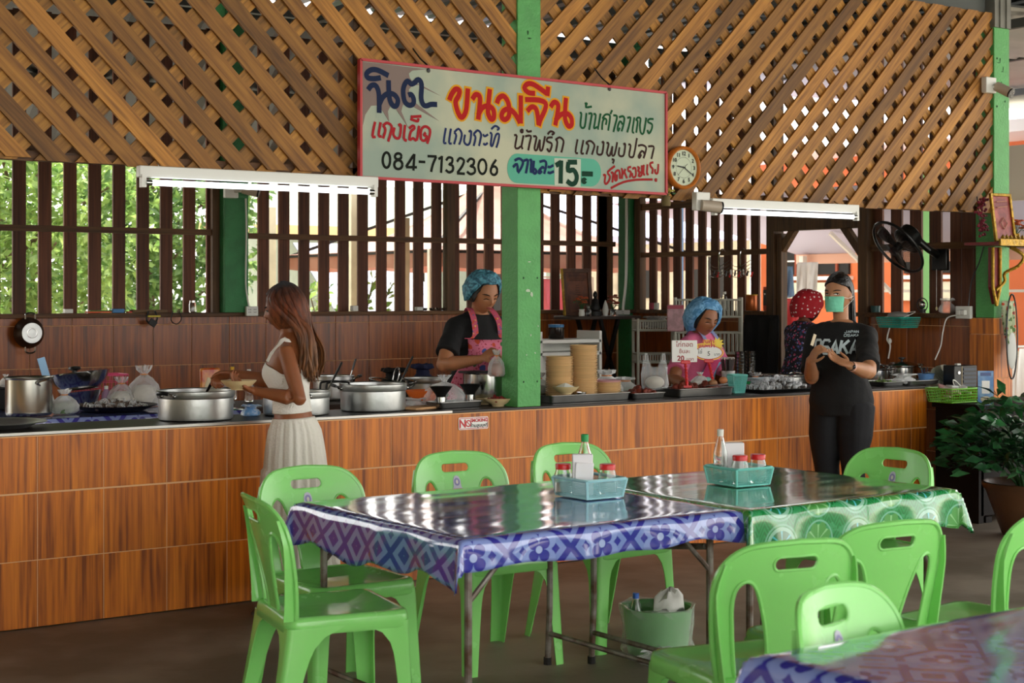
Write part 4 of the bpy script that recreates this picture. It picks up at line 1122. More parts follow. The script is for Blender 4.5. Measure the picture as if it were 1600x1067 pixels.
# ---------------------------------------------------------------- the woman in white
k1 = 6.86; p0 = PY(457, 700, k1)
A1 = Person('woman in white top and long white skirt stirring a pot at the counter', p0.x, p0.y, radians(-125), 1.57, .92, .95, radians(3), head=(radians(8), 0, 0), skin='skin_tan', skincol='8f5430')
b = A1.b; A1.torso(b); A1.legs(b, .075)
wl = A1.loc(PT(398, 611, 7.50)); el = A1.loc(PT(468, 624, 7.45)); A1.arm(b, 1, el, wl, r=(.040, .034, .031, .021))
wr_ = A1.loc(PT(364, 583, 7.86)); er = A1.loc(PT(425, 597, 7.80)); A1.arm(b, -1, er, wr_)
tl = A1.loc(PT(378, 603, 7.50)); hand(b, wl, (tl-wl), V((0, 0, 1)), -1, (.35, .5, .5), thumb=.9)
tr = A1.loc(PT(334, 592, 7.90)); hand(b, wr_, (tr-wr_), V((0, 0, -1))+V((.5, 0, 0)), 1, (.6, .9, .7), thumb=.6)
A1.finish(.0058)
A1.face(True, '9a4a42')
# cropped top: torso surface with scooped neck and straps
def a1top():
    b = MB(); rings = []; n = 64
    def topz(a):      # upper edge around the body
        a = (a+pi) % (2*pi)-pi; fr = cos(a)
        return 1.215+.035*max(0, fr)**2+.03*max(0, -fr)-.03*gs(abs(a)-pi/2, .5)
    for i in range(15):
        f = i/14; row = []
        for j in range(n):
            a = 2*pi*j/n; z = .992+(topz(a)-.992)*f
            rx, ry, cy = tor(z, A1.kx, A1.ky, .009); bust = .034*gs(z-1.18, .055)*(gs(a-radians(28), .4)+gs(a+radians(28)-2*pi, .4)) if z > 1.05 else 0
            rx += .012*(1-f)**2*1.0
            row.append(A1.up(V((sin(a)*rx, -cos(a)*(ry+bust)+cy+.002*sin(a*9+f*4), z))))
        rings.append(row)
    b.loft(rings, cap=False)
    for sx in (-1, 1):
        pts = []
        for q in range(9):
            f = q/8; ang = f*pi; z = 1.245+.118*sin(ang)-.01*f; y = -.105+.2*f; x = sx*(.075+.022*sin(ang))
            pts.append(A1.up(V((x, y*(.9 if z < 1.3 else .62), z+(.006 if f in (0, 1) else 0)))))
        b.tube(pts, [(.006, .011)]*9, 8)
    return b
o = a1top().build('top', mat('white_rib', 'e9e5dc', .85, bump=.4, bscale=120), A1.t, 80); o.modifiers.new('t', 'SOLIDIFY').thickness = .003; o['label'] = 'white sleeveless cropped top'
# trim along the neckline
# skirt: gathered, two tiers
def a1skirt():
    b = MB(); n = 150; rings = []; prof = [(.965, .004), (.955, .006), (.94, .008), (.90, .020), (.84, .030), (.78, .037), (.715, .042), (.705, .048), (.70, .054), (.64, .058), (.50, .068), (.36, .078), (.25, .086), (.245, .094), (.16, .10), (.09, .108)]
    for z, g in prof:
        row = []; f = (.968-z)/.88
        for j in range(n):
            a = 2*pi*j/n; fo = (.003+.009*min(1, f*1.7))*(sin(a*19+2*sin(a*3)+f*2)+.5*sin(a*33+f*3))+.014*f*sin(a*5+1)
            if z > .945: fo = .0022*sin(a*75)
            rx, ry, cy = tor(max(z, .86), A1.kx, A1.ky, 0)
            row.append(A1.up(V((sin(a)*(rx*.98+g+fo), -cos(a)*(ry*1.0+g+fo)+cy+.02*f, z))))
        rings.append(row)
    b.loft(rings, cap=False); return b
o = a1skirt().build('skirt', mat('white_linen', 'e3ded2', .9, bump=.25, bscale=90), A1.t, 70); o.modifiers.new('t', 'SOLIDIFY').thickness = .003; o['label'] = 'long gathered white skirt with ruffled tiers'
for sx in (-1, 1): bevel(MB().box(V((sx*.075, -.06, .008))*A1.s, (.085, .25, .016)).build('sandal', mat('sandal_sole', '4a3a30', .7), A1.t), .006)
m_h1 = newmat('brown_hair')[0]; _t = NT(m_h1); _o = _t.n('ShaderNodeOutputMaterial'); _b = _t.n('ShaderNodeBsdfPrincipled', i_Roughness=.55); _t.l(_b, _o.inputs[0])
_g = _t.n('ShaderNodeTexCoord'); _s = _t.n('ShaderNodeSeparateXYZ'); _t.l(_g.outputs['Object'], _s.inputs[0]); _m = _t.n('ShaderNodeMapRange', i_1=1.58, i_2=1.25); _t.l(_s.outputs[2], _m.inputs[0])
_c = _t.n('ShaderNodeValToRGB'); _e = _c.color_ramp.elements; _e[0].position = 0; _e[0].color = lin('140d0a'); _e[1].position = 1; _e[1].color = lin('6e4626'); _x = _e.new(.35); _x.color = lin('6a3216'); _t.l(_m, _c.inputs[0])
_n2 = _t.n('ShaderNodeTexNoise', i_Scale=55.0); _mp = _t.n('ShaderNodeMapping'); _mp.inputs['Scale'].default_value = (1, 1, .12); _t.l(_g.outputs['Object'], _mp.inputs[0]); _t.l(_mp, _n2.inputs[0])
_h = _t.n('ShaderNodeHueSaturation'); _mm = _t.n('ShaderNodeMapRange', i_1=.35, i_2=.65, i_3=.5, i_4=1.45); _t.l(_n2.outputs[0], _mm.inputs[0]); _t.l(_mm, _h.inputs['Value']); _t.l(_c, _h.inputs['Color']); _t.l(_h, _b.inputs['Base Color'])
hs = lambda th: .045-.115*(1-gs((abs(th)), .95))
hair = A1.shell('hair', m_h1, 1, 0, g=lambda th, f: .014+.006*(1-cos(th)), zlow=lambda th: (.072 if abs(th) < .55 else .072-.155*min(1, (abs(th)-.55)/.6)), amp=.004, freq=14)
HM = A1.HM; roots = []
for i in range(26):
    th = radians(62)+(2*pi-radians(124))*i/25; d = V((sin(th), -cos(th), .25)); p = headpt(d.normalized(), 0)*1.10
    u = (i/25-.5)*2; side = abs(u)
    p1 = HM @ p; top = HM @ (headpt(V((sin(th)*.6, -cos(th)*.6, .8)).normalized(), 0)*1.10)
    near = sin(th) > 0; sx = 1 if near else -1; xx = sin(th)*(.085 if near else .12)
    yb = (.082 if near else (.085 if side < .75 else (.02 if side < .92 else -.06)))
    q1 = A1.up(V((xx*1.0, (.085 if near else .09-.05*side), 1.40))); q2 = A1.up(V((xx*1.1, yb+.02, 1.30))); q3 = A1.up(V((xx*1.05, yb+.016, 1.22))); q4 = A1.up(V((xx*.85, yb+.02, 1.135+.05*side)))
    roots.append([(top, .006), (p1, .008), (q1, .014), (q2, .016), (q3, .02), (q4, .014)])
ll = locks(A1, roots, 'hair_length', m_h1, 260, .0125, .013, 5); ll['label'] = 'long wavy brown hair falling down the back'
MB().ell(HM @ V((.079, .008, -.038)), .005).build('earring', mat('gold_stud', 'd8c08a', .2, metal=1), A1.t)
# the bowl she holds and her ladle
m_bowl = mat('cream_melamine', 'd8c090', .4)
def bowl(name, label, c, r, h, m=m_bowl, par=None, cat='bowl', group=None):
    b = MB(); b.lathe([(r*.42, 0), (r*.44, .004), (r*.46, .008), (r*.75, h*.45), (r*.95, h*.85), (r, h), (r-.004, h), (r*.9, h*.84), (r*.7, h*.46), (r*.3, .012), (0, .010)], n=36); b.lathe([(0, .001), (r*.42, 0)], n=24)
    o = b.build(name, m, par, 50); o.location = c
    return tag(o, label, cat, group) if par is None else o
bc = PT(373, 607, 7.50); bowl('bowl', 'cream melamine bowl held by the woman in white', (bc.x, bc.y, bc.z-.006), .085, .045)
lt = A1.t
ld = thing('ladle', 'black-handled ladle in the hand of the woman in white', 'ladle', (0, 0, 0)); h0, h1 = PT(339, 583, 7.88), PT(323, 612, 7.93)
MB().tube([h0, h0.lerp(h1, .5), h1], [(.010, .006), (.011, .006), (.008, .005)], 8).build('handle', mat('black_plastic', '101010', .35), ld)
h2 = h1+(h1-h0).normalized()*.05; MB().tube([h1, h2], .004, 6).build('shaft', mat('steel', 'b8b8b6', .22, metal=1), ld)
MB().lathe([(0, -.03), (.02, -.026), (.036, -.012), (.04, 0), (.038, 0), (.034, -.011), (.019, -.023), (0, -.027)], c=h2, n=20).build('cup', mat('steel', '', .2), ld)

# ---------------------------------------------------------------- vendor with hair net and pink apron
def hairnet(P, mt, gb=.028, low=-.035, name='hair_net', fr=.074):
    R.seed(3)
    o = P.shell(name, mt, 1, 0, g=lambda th, f: .016+gb*max(0, 1-cos(th))/2*(1.1-f)+.012*sin(pi*min(1, f*1.2)), zlow=lambda th: (fr if abs(th) < .9 else fr-(fr-low)*min(1, (abs(th)-.9)/.9)), amp=.010, freq=34)
    b = MB(); pts = []
    for j in range(40):
        th = -pi+2*pi*j/40; zl = (fr if abs(th) < .9 else fr-(fr-low)*min(1, (abs(th)-.9)/.9)); e = math.asin(zl/.113); p = headpt(V((cos(e)*sin(th), -cos(e)*cos(th), sin(e))), 0); p = p+p.normalized()*(.008+gb*.4*max(0, 1-cos(th))/2+.003*(j % 2)); pts.append(P.HM @ p)
    b.tube(pts, .0065*P.s, 8, closed=True); b.build('elastic_band', mt, P.t, 80); return o
def netmat(name, c1, c2):
    m, t = newmat(name); out = t.n('ShaderNodeOutputMaterial'); b = t.n('ShaderNodeBsdfPrincipled', i_Roughness=.6); t.l(b, out.inputs[0])
    tc = t.n('ShaderNodeTexCoord'); nz = t.n('ShaderNodeTexNoise', i_Scale=22.0, i_Detail=3.0, i_Distortion=1.5); t.l(tc.outputs['Object'], nz.inputs[0])
    cr = t.n('ShaderNodeValToRGB'); cr.color_ramp.elements[0].position = .42; cr.color_ramp.elements[0].color = lin(c2); cr.color_ramp.elements[1].position = .6; cr.color_ramp.elements[1].color = lin(c1); t.l(nz.outputs[0], cr.inputs[0]); t.l(cr, b.inputs['Base Color'])
    bp = t.n('ShaderNodeBump', i_Strength=.8, i_Distance=.01); t.l(nz.outputs[0], bp.inputs['Height']); t.l(bp, b.inputs['Normal']); return m
m_net1 = netmat('hair_net_blue', '5fa3b8', '2d5f74'); m_net2 = netmat('hair_net_light', '7db4dc', '4a86b4')
def tshirt(P, b, z0=.86, sleeves=((-1, None, .62), (1, None, .62)), g=.016):
    P.torso(b, g, z0, 1.378)
    for sx, el, part in sleeves: P.arm(b, sx, el, el, g=.012, part=part)
def apron(P, mt, z0=.62, z1=1.20, half=1.0, g=.03, wtop=.75, strapm=None, pocket=False):
    b = MB(); n = 26; rings = []
    for i in range(17):
        f = i/16; z = z0+(z1-z0)*f; h = half if z < 1.02 else half+(wtop-half)*min(1, (z-1.02)/.12)
        rings.append(P.ring(z, g, -h, h, n, fn=lambda p, a: p+V((0, -.004*sin(a*7+z*6)*(1 if z < 1.05 else .2), 0))))
    b.loft(rings, closed=False); o = b.build('apron', mt, P.t, 80); o.modifiers.new('t', 'SOLIDIFY').thickness = .003
    b = MB()
    for sx in (-1, 1):
        pts = []
        rr = P.ring(z1, g, -wtop, wtop, n); p = rr[0 if sx < 0 else -1]
        pts = [p, P.up(V((sx*.088*P.kx, -.112*P.ky, 1.26))), P.up(V((sx*.082*P.kx, -.088*P.ky, 1.335))), P.up(V((sx*.072*P.kx, -.03, 1.392))), P.up(V((sx*.06*P.kx, .03, 1.405))), P.up(V((sx*.05, .085, 1.35)))]
        sp = smoothpath(pts, 4); rg = []
        for j, q in enumerate(sp):
            rg.append([q+V((-.02, 0, 0)), q+V((.02, 0, 0)), q+V((.02, .0, .004)), q+V((-.02, 0, .004))])
        b.loft(rg)
    b.build('strap', strapm or mt, P.t, 60); return o
p0 = PY(741, 700, 7.92)
A2 = Person('young vendor in blue hair net and pink floral apron beside the green pillar', p0.x, p0.y, radians(-4), 1.665, 1.02, 1.05, radians(-7), head=(radians(24), 0, radians(3)), skin='skin_mid', skincol='b07550')
A2.lean = radians(8)
A2.HM = Matrix.Translation(A2.up(V((.0, -.03, 1.50)))) @ Euler((radians(17), 0, radians(2)), 'ZYX').to_matrix().to_4x4() @ Matrix.Scale(A2.s*1.02, 4)
b = A2.b; A2.torso(b); A2.legs(b)
tt = 9.28
el = A2.loc(PT(693, 570, 9.25)); wr_ = A2.loc(PT(752, 561, 9.10)); sh_, e_ = A2.arm(b, -1, el, wr_, r=(.05, .043, .036, .024))
hand(b, wr_, A2.loc(PT(771, 548, 9.08))-wr_, V((.5, .5, -.8)), -1, (.7, .9, .6), thumb=.8)
el2 = A2.loc(PT(800, 570, 9.75)); wl2 = A2.loc(PT(793, 570, 9.35)); A2.arm(b, 1, el2, wl2); hand(b, wl2, A2.loc(PT(780, 560, 9.2))-wl2, V((0, .5, -.8)), 1, (.6, .8, .6))
A2.finish(.0058); A2.face(False, '9c4640')
b = MB(); tshirt(A2, b, .84, ((-1, el, .72), (1, el2, .72)))
link('t_shirt', solidmesh(b, .009, 't_shirt', 3, fold(.010, 8, 6, 1), m_black), A2.t)['label'] = 'black T-shirt'
m_ap = floral('pink_floral', 'd8748e', [('b2304c', 48, .44), ('7a2a3c', 60, .38), ('3d6b3c', 15, .40), ('3f4d8e', 12, .40), ('c84a2c', 13, .38)])
apron(A2, m_ap, .62, 1.25, 1.35, .036, .80, floral('pink_strap', 'c0506a', [('c84a2c', 36, .48), ('d8b048', 40, .38), ('3d5b8c', 42, .38)]))['label'] = 'pink apron with flowers'
A2.shell('hair', m_hairblack, 1, 0, g=.010, zlow=lambda th: (.078 if abs(th) < .75 else .078-.12*min(1, (abs(th)-.75)/.6)))
hairnet(A2, m_net1)

# ---------------------------------------------------------------- older vendor in pink shirt and blue apron
p0 = PY(1084, 700, 8.06)
A3 = Person('vendor in light blue hair net and pink shirt behind the fried chicken tray', p0.x, p0.y, radians(16), 1.50, 1.06, 1.1, radians(8), skin='skin_brown', skincol='9a6240')
A3.HM = Matrix.Translation(A3.up(V((-.055, -.05, 1.485)))) @ Euler((radians(15), 0, radians(-22)), 'ZYX').to_matrix().to_4x4() @ Matrix.Scale(A3.s*1.12, 4)
b = A3.b; A3.torso(b); A3.legs(b)
el = A3.loc(PT(1052, 592, 10.35)); wr_ = A3.loc(PT(1080, 604, 10.1)); A3.arm(b, -1, el, wr_, r=(.05, .043, .036, .024)); hand(b, wr_, A3.loc(PT(1098, 610, 10.0))-wr_, V((.3, .4, -.8)), -1, (.6, .7, .6))
el2 = A3.loc(PT(1138, 590, 10.7)); wl2 = A3.loc(PT(1128, 612, 10.35)); A3.arm(b, 1, el2, wl2); hand(b, wl2, A3.loc(PT(1112, 612, 10.15))-wl2, V((0, .5, -.8)), 1, (.6, .7, .6))
A3.finish(.0058); A3.face(False, '8a3a34')
b = MB(); tshirt(A3, b, .84, ((-1, el, .8), (1, el2, .8)))
link('blouse', solidmesh(b, .009, 'blouse', 3, fold(.010, 8, 6, 4), mat('pink_blouse', 'd8688e', .85, bump=.2)), A3.t)['label'] = 'pink blouse'
apron(A3, mat('sky_blue_apron', '6aa4c4', .85, bump=.2), .62, 1.18, .95, .036, .55, mat('lilac_strap', '8a90bc', .8))['label'] = 'sky blue apron'
b = MB(); rg = [A3.ring(1.0+.2*i/6, .042, -.62, .10, 12) for i in range(7)]; b.loft(rg, closed=False); b.build('apron_panel', floral('pink_panel', 'c23a6c', [('d86a94', 30, .35), ('1c1c28', 18, .22), ('3a62a0', 15, .2)]), A3.t, 80)
A3.shell('hair', m_hairblack, 1, 0, g=.010, zlow=lambda th: (.078 if abs(th) < .75 else .078-.14*min(1, (abs(th)-.75)/.6)))
hairnet(A3, m_net2, .050, -.062)

# ---------------------------------------------------------------- masked woman in the black shirt
p0 = PY(1314, 700, 6.80)
A4 = Person('woman in mint face mask and black lettered T-shirt standing at the counter', p0.x, p0.y, radians(-72), 1.60, 1.12, 1.2, radians(1), skin='skin_light', skincol='b5805c')
A4.HM = Matrix.Translation(A4.up(V((.0, -.022, 1.552)))) @ Euler((radians(0), 0, radians(-4)), 'ZYX').to_matrix().to_4x4() @ Matrix.Scale(A4.s*1.09, 4)
b = A4.b; A4.torso(b); A4.legs(b, .085)
el = A4.loc(PT(1357, 581, 9.30)); wr_ = A4.loc(PT(1327, 571, 9.16)); A4.arm(b, 1, el, wr_, r=(.056, .047, .040, .026)); hand(b, wr_, A4.loc(PT(1296, 556, 9.22))-wr_, V((-.2, -.3, .9)), 1, (.15, .3, .3), thumb=.5)
el2 = A4.loc(PT(1268, 590, 9.75)); wl2 = A4.loc(PT(1266, 562, 9.45)); A4.arm(b, -1, el2, wl2, r=(.05, .045, .038, .026)); hand(b, wl2, A4.loc(PT(1282, 540, 9.38))-wl2, V((.6, .2, .3)), -1, (.5, .8, .6), thumb=.7)
A4.finish(.0058); A4.face(True, '8a4a3c', mouth=False, look=.6)
b = MB(); tshirt(A4, b, .80, ((1, el, .86), (-1, el2, .86)), .022); A4.torso(b, .028, .79, 1.02)
link('t_shirt', solidmesh(b, .009, 't_shirt', 4, fold(.012, 7, 5, 9), m_black), A4.t)['label'] = 'black T-shirt with white letters'
b = MB()
for i in (0,): A4.torso(b, .012, .80, .96)
A4.legs(b, .09, .022, foot=False); link('trousers', solidmesh(b, .011, 'trousers', 4, fold(.012, 6, 3, 2), m_navy), A4.t)
for sx in (-1, 1):
    b = MB(); b.tube([V((sx*.085, .05, .04)), V((sx*.085, -.02, .045)), V((sx*.085, -.10, .035)), V((sx*.085, -.17, .025))], [(.036, .034), (.040, .040), (.042, .030), (.03, .02)], 12); b.build('shoe', mat('black_shoe', '0a0a0a', .6), A4.t)
A4.shell('hair', m_hairblack, 1, 0, g=lambda th, f: .008+.008*f, zlow=lambda th: .066-.030*min(1, abs(th)/1.3)-(0 if abs(th) < 1.45 else .095*min(1, (abs(th)-1.45)/.5)), amp=.003, freq=20)
M4 = A4.HM; roots = []
for i in range(9):
    u = (i/8-.5); roots.append([(M4 @ V((.06*u, .085, .05)), .006), (M4 @ V((.07*u, .110, -.02)), .010), (M4 @ V((.08*u, .105, -.10)), .010), (A4.up(V((.05*u+.02, .115, 1.30))), .012), (A4.up(V((.04*u+.04, .145, 1.20))), .008)])
locks(A4, roots, 'ponytail', m_hairblack, 70, .009, .004, 8)
b = MB(); rg = []
for i in range(13):                                   # surgical mask: pleated sheet over nose and chin
    f = i/12; z = -.016-.088*f; row = []
    for j in range(17):
        u = -1+2*j/16; x = u*(.062-.010*f); yy = front_y(x, max(z, -.10)); base = -.103-.006*sin(pi*f)
        y = min(yy-.005, base+.062*abs(u)**2.4)+.003*abs(sin(f*pi*4))*(1-abs(u)**4)
        row.append(M4 @ V((x, y, z)))
    rg.append(row)
b.loft(rg, closed=False); o = b.build('face_mask', mat('mint_mask', '72c8a8', .8, bump=.2, bscale=60), A4.t, 60); o.modifiers.new('t', 'SOLIDIFY').thickness = .0015; o['label'] = 'mint green pleated face mask'
b = MB()
for sx in (-1, 1):
    for z in (-.022, -.088): b.tube([M4 @ V((sx*.058, -.055, z)), M4 @ V((sx*.074, -.02, (z-.02)/2-.006)), M4 @ V((sx*.083, .02, -.015 if z > -.05 else -.03))], .0016, 5)
b.build('ear_loop', mat('white_elastic', 'e8e8e4', .7), A4.t)
dw = (wr_-el).normalized(); cw = wr_-dw*.035
def cuff(P, c, d, r, w, th, name, m):
    a = d.orthogonal().normalized(); e = d.cross(a); rg = []
    for i in range(25):
        t = 2*pi*i/24; o_ = (a*cos(t)+e*sin(t)); rg.append([c+o_*r-d*w/2, c+o_*(r+th)-d*w/2, c+o_*(r+th)+d*w/2, c+o_*r+d*w/2])
    MB().loft(rg).build(name, m, P.t)
cuff(A4, cw, dw, .027, .016, .003, 'watch_strap', mat('pale_pink_strap', 'd8a898', .5)); cuff(A4, wr_-dw*.012, dw, .026, .006, .003, 'hair_tie', m_black)
nn = (A4.I.to_3x3() @ V((-SA, -CA, 0))).normalized(); fc = cw+nn*.031; MB().ell(fc, (.013, .013, .013)).build('watch_face', mat('watch_glass', '1a1a1c', .1), A4.t)
# shirt letters
def strokes(b, glyphs, place, w, th):
    """polylines in letter units -> ribbons; place(x, z) -> point, normal"""
    for pl in glyphs:
        pts = [place(x, z) for x, z in pl]; rg = []
        for i, (p, n) in enumerate(pts):
            d = (pts[min(i+1, len(pts)-1)][0]-pts[max(i-1, 0)][0]).normalized(); s_ = d.cross(n).normalized()*w/2
            rg.append([p-s_, p+s_, p+s_+n*th, p-s_+n*th])
        b.loft(rg)
LET = {'O': [[(.1, 0), (0, .15), (0, .85), (.1, 1), (.5, 1), (.6, .85), (.6, .15), (.5, 0), (.1, 0)]], 'S': [[(.58, .85), (.5, 1), (.1, 1), (0, .85), (0, .62), (.1, .5), (.5, .5), (.6, .38), (.6, .15), (.5, 0), (.1, 0), (.02, .15)]],
       'A': [[(0, 0), (.15, .5), (.3, 1), (.45, .5), (.6, 0)], [(.13, .33), (.47, .33)]], 'K': [[(0, 0), (0, .5), (0, 1)], [(.58, 1), (.05, .48)], [(.2, .62), (.6, 0)]], 'J': [[(.5, 1), (.5, .2), (.4, 0), (.1, 0), (0, .25)]],
       'P': [[(0, 0), (0, 1), (.5, 1), (.6, .85), (.6, .6), (.5, .45), (0, .45)]], 'N': [[(0, 0), (0, 1)], [(0, 1), (.6, 0)], [(.6, 0), (.6, 1)]]}
def shirt_place(P, a0, z0, hx, hz, g=.045):
    def pl(x, z):
        zz = z0+z*hz; a = a0+x*hx; rx, ry, cy = tor(zz, P.kx, P.ky, g); bust = .03*gs(zz-1.19, .06)*(gs(a-radians(28), .38)+gs(a+radians(28), .38))
        p = P.up(V((sin(a)*rx, -cos(a)*(ry+bust)+cy, zz))); return p, V((sin(a), -cos(a), 0)).normalized()
    return pl
def shirt_word(P, word, a0, z0, cw_, hz, w, m, g=.032):
    for i, ch in enumerate(word):
        b = MB(); strokes(b, LET[ch], shirt_place(P, a0+i*cw_, z0, cw_*1.28, hz, g), w, .003); b.build('letter', m, P.t)
m_sl = mat('shirt_letter', 'c4d4d8', .8)
shirt_word(A4, 'OSAKA', -.52, 1.185, .31, .082, .016, m_sl)
shirt_word(A4, 'JAPAN', .45, 1.312, .11, .014, .003, m_sl); shirt_word(A4, 'OSAKA', .45, 1.290, .11, .014, .003, m_sl)
# the slip of paper in her fingers
q = PT(1271, 531, 9.40); o = MB().box((0, 0, 0), (.035, .002, .07), rot=(.2, .25, .3)).build('paper_slip', mat('beige_paper', 'cdbfa2', .8)); o.location = q; tag(o, 'folded beige paper slip held by the masked woman', 'paper')

# ---------------------------------------------------------------- vendor with the red scarf, seen from behind
p0 = PY(1250, 700, 8.55)
A5 = Person('vendor with red polka-dot head scarf and dark floral blouse by the doorway', p0.x, p0.y, radians(78), 1.55, 1.08, 1.15, radians(6), skin='skin_brown2', skincol='80503a')
A5.HM = Matrix.Translation(A5.up(V((.0, -.03, 1.495)))) @ Euler((radians(10), 0, radians(8)), 'ZYX').to_matrix().to_4x4() @ Matrix.Scale(A5.s*1.04, 4)
b = A5.b; A5.torso(b); A5.legs(b)
el = A5.loc(PT(1226, 585, 12.2)); wr_ = A5.loc(PT(1236, 622, 12.1)); A5.arm(b, -1, el, wr_, r=(.05, .043, .036, .024)); hand(b, wr_, V((0, -.4, -.6)), V((1, 0, 0)), -1, (.4, .5, .4))
el2 = A5.loc(PT(1290, 580, 12.7)); wl2 = A5.loc(PT(1300, 600, 12.4)); A5.arm(b, 1, el2, wl2); hand(b, wl2, V((0, -.6, -.2)), V((-1, 0, 0)), 1, (.4, .5, .4))
A5.finish(.0062); A5.face(True, '7a3a30')
b = MB(); tshirt(A5, b, .80, ((-1, el, .75), (1, el2, .75)), .022)
link('blouse', solidmesh(b, .009, 'blouse', 3, fold(.010, 8, 6, 14), floral('dark_floral', '14141e', [('2c3c5c', 30, .5), ('a83a5c', 30, .46), ('5a64a0', 32, .42), ('c8b0c0', 40, .33)])), A5.t)['label'] = 'dark blouse with red and blue flowers'
b = MB(); A5.torso(b, .02, .80, .96); A5.legs(b, .09, .03, foot=False); link('trousers', solidmesh(b, .012, 'trousers', 3, None, m_navy), A5.t)
A5.shell('hair', m_hairblack, 1, 0, g=.012, zlow=lambda th: (.05 if abs(th) < .8 else .05-.15*min(1, (abs(th)-.8)/.6)))
def dotmat():
    m, t = newmat('red_polka'); out = t.n('ShaderNodeOutputMaterial'); b = t.n('ShaderNodeBsdfPrincipled', i_Roughness=.8); t.l(b, out.inputs[0]); tc = t.n('ShaderNodeTexCoord')
    vr = t.n('ShaderNodeTexVoronoi', i_Scale=34.0, i_Randomness=.55); t.l(tc.outputs['Object'], vr.inputs['Vector']); lt = t.n('ShaderNodeMath', operation='LESS_THAN'); t.l(vr.outputs['Distance'], lt.inputs[0]); lt.inputs[1].default_value = .26
    mx = t.n('ShaderNodeMix', data_type='RGBA'); t.l(lt, mx.inputs[0]); mx.inputs[6].default_value = lin('a80f1e'); mx.inputs[7].default_value = lin('f0e0dc'); t.l(mx.outputs[2], b.inputs['Base Color']); return m
m_dot = dotmat(); hairnet(A5, m_dot, .05, -.05, 'head_scarf', .06)

# ================================================================ kitchen things
m_alu = mat('aluminium', 'd2d4d2', .38, metal=1, noise=.18, nscale=6, bump=.06, bscale=30)
m_steel = mat('stainless', 'c4c4c2', .18, metal=1, noise=.12, nscale=5)
m_tray = mat('steel_tray', '9a9a98', .28, metal=1, noise=.2, nscale=6)
m_blk = mat('black_plastic', '101010', .35); m_blkm = mat('black_iron', '141312', .5, metal=.3, noise=.3)
m_wht = mat('white_plastic', 'dcdcd4', .4); m_film = filmmat('clear_film', (.93, .95, .96), .34); m_filmw = filmmat('milky_film', (.92, .93, .92), .6)
m_foodw = mat('rice_noodles', 'ddd8cc', .7, bump=.5, bscale=60); m_red = mat('red_plastic', 'd01f22', .35); m_curry = mat('curry', '8a4a18', .35, noise=.4, nscale=25)
def CP(px, Y, z=.9): p = PY(px, 500, Y); return V((p.x, p.y, z))
def disc(b, r, z, n=28): b.lathe([(0, z), (r, z)], n=n)
def pot(label, c, r, h, band=.03, handles=True, lid=False, ang=0.0, contents=None, name='cooking_pot', m=None, flare=0.0, grip=True, hang=None, group=None, th=.004):
    t = thing(name, label, 'pot', c, ang, group); m = m or m_alu; b = MB()
    pr = [(0, .001), (r*.93, .001), (r*.985, .008), (r, .02), (r, h-band), (r+.001, h-band), (r+.006+flare, h-band+.006), (r+.006+flare, h-.003), (r+.010+flare, h), (r+.004+flare, h+.001), (r-.002, h-.004), (r-th, h-band), (r-th, .012), (0, .010)]
    b.lathe(pr, n=48); b.build('body', m, t, 40)
    if contents:
        b = MB(); disc(b, r-th-.001, h*.72); b.build('soup', contents, t, 0)
    if handles:
        for sx in (-1, 1):
            x = sx*(r+.004+flare); zz = h-band*.6; b = MB()
            b.tube(smoothpath([(x, -.045, zz), (x+sx*.03, -.040, zz+.012), (x+sx*.042, 0, zz+.016), (x+sx*.03, .040, zz+.012), (x, .045, zz)], 5), .0055, 8)
            hh = b.build('handle', m_steel, t)
            if grip: MB().tube(smoothpath([(x+sx*.030, -.036, zz+.012), (x+sx*.043, -.015, zz+.016), (x+sx*.043, .015, zz+.016), (x+sx*.030, .036, zz+.012)], 4), .009, 8).build('grip', m_blk, hh)
            for y in (-.045, .045): MB().ell((x, y, zz), (.008, .012, .010)).build('bracket', m_steel, hh)
    if lid:
        b = MB(); b.lathe([(r+.008, h), (r+.009, h+.006), (r*.9, h+.014), (r*.5, h+.028), (0, h+.032)], n=40); l = b.build('lid', m_steel, t, 40)
        b = MB(); b.lathe([(.008, h+.03), (.010, h+.045), (.026, h+.052), (.026, h+.06), (0, h+.064)], n=18); b.build('knob', m_blk, l, 40)
    return t
def ladle(label, c, d, L=.3, col=None):
    """handle leaning out of a pot: c = lower end, d = direction up"""
    d = V(d).normalized(); t = thing('ladle', label, 'ladle', c); b = MB(); b.tube([V((0, 0, 0)), d*L*.5], [.004, .004], 6); b.build('shaft', m_steel, t)
    MB().tube([d*L*.45, d*L*.7, d*L], [(.007, .005), (.010, .007), (.008, .006)], 8).build('handle', col or m_blk, t)
    MB().lathe([(0, -.028), (.02, -.024), (.034, -.010), (.038, 0), (.036, 0), (.032, -.010), (.018, -.021), (0, -.025)], n=18, c=(0, 0, .0)).build('cup', m_steel, t); return t
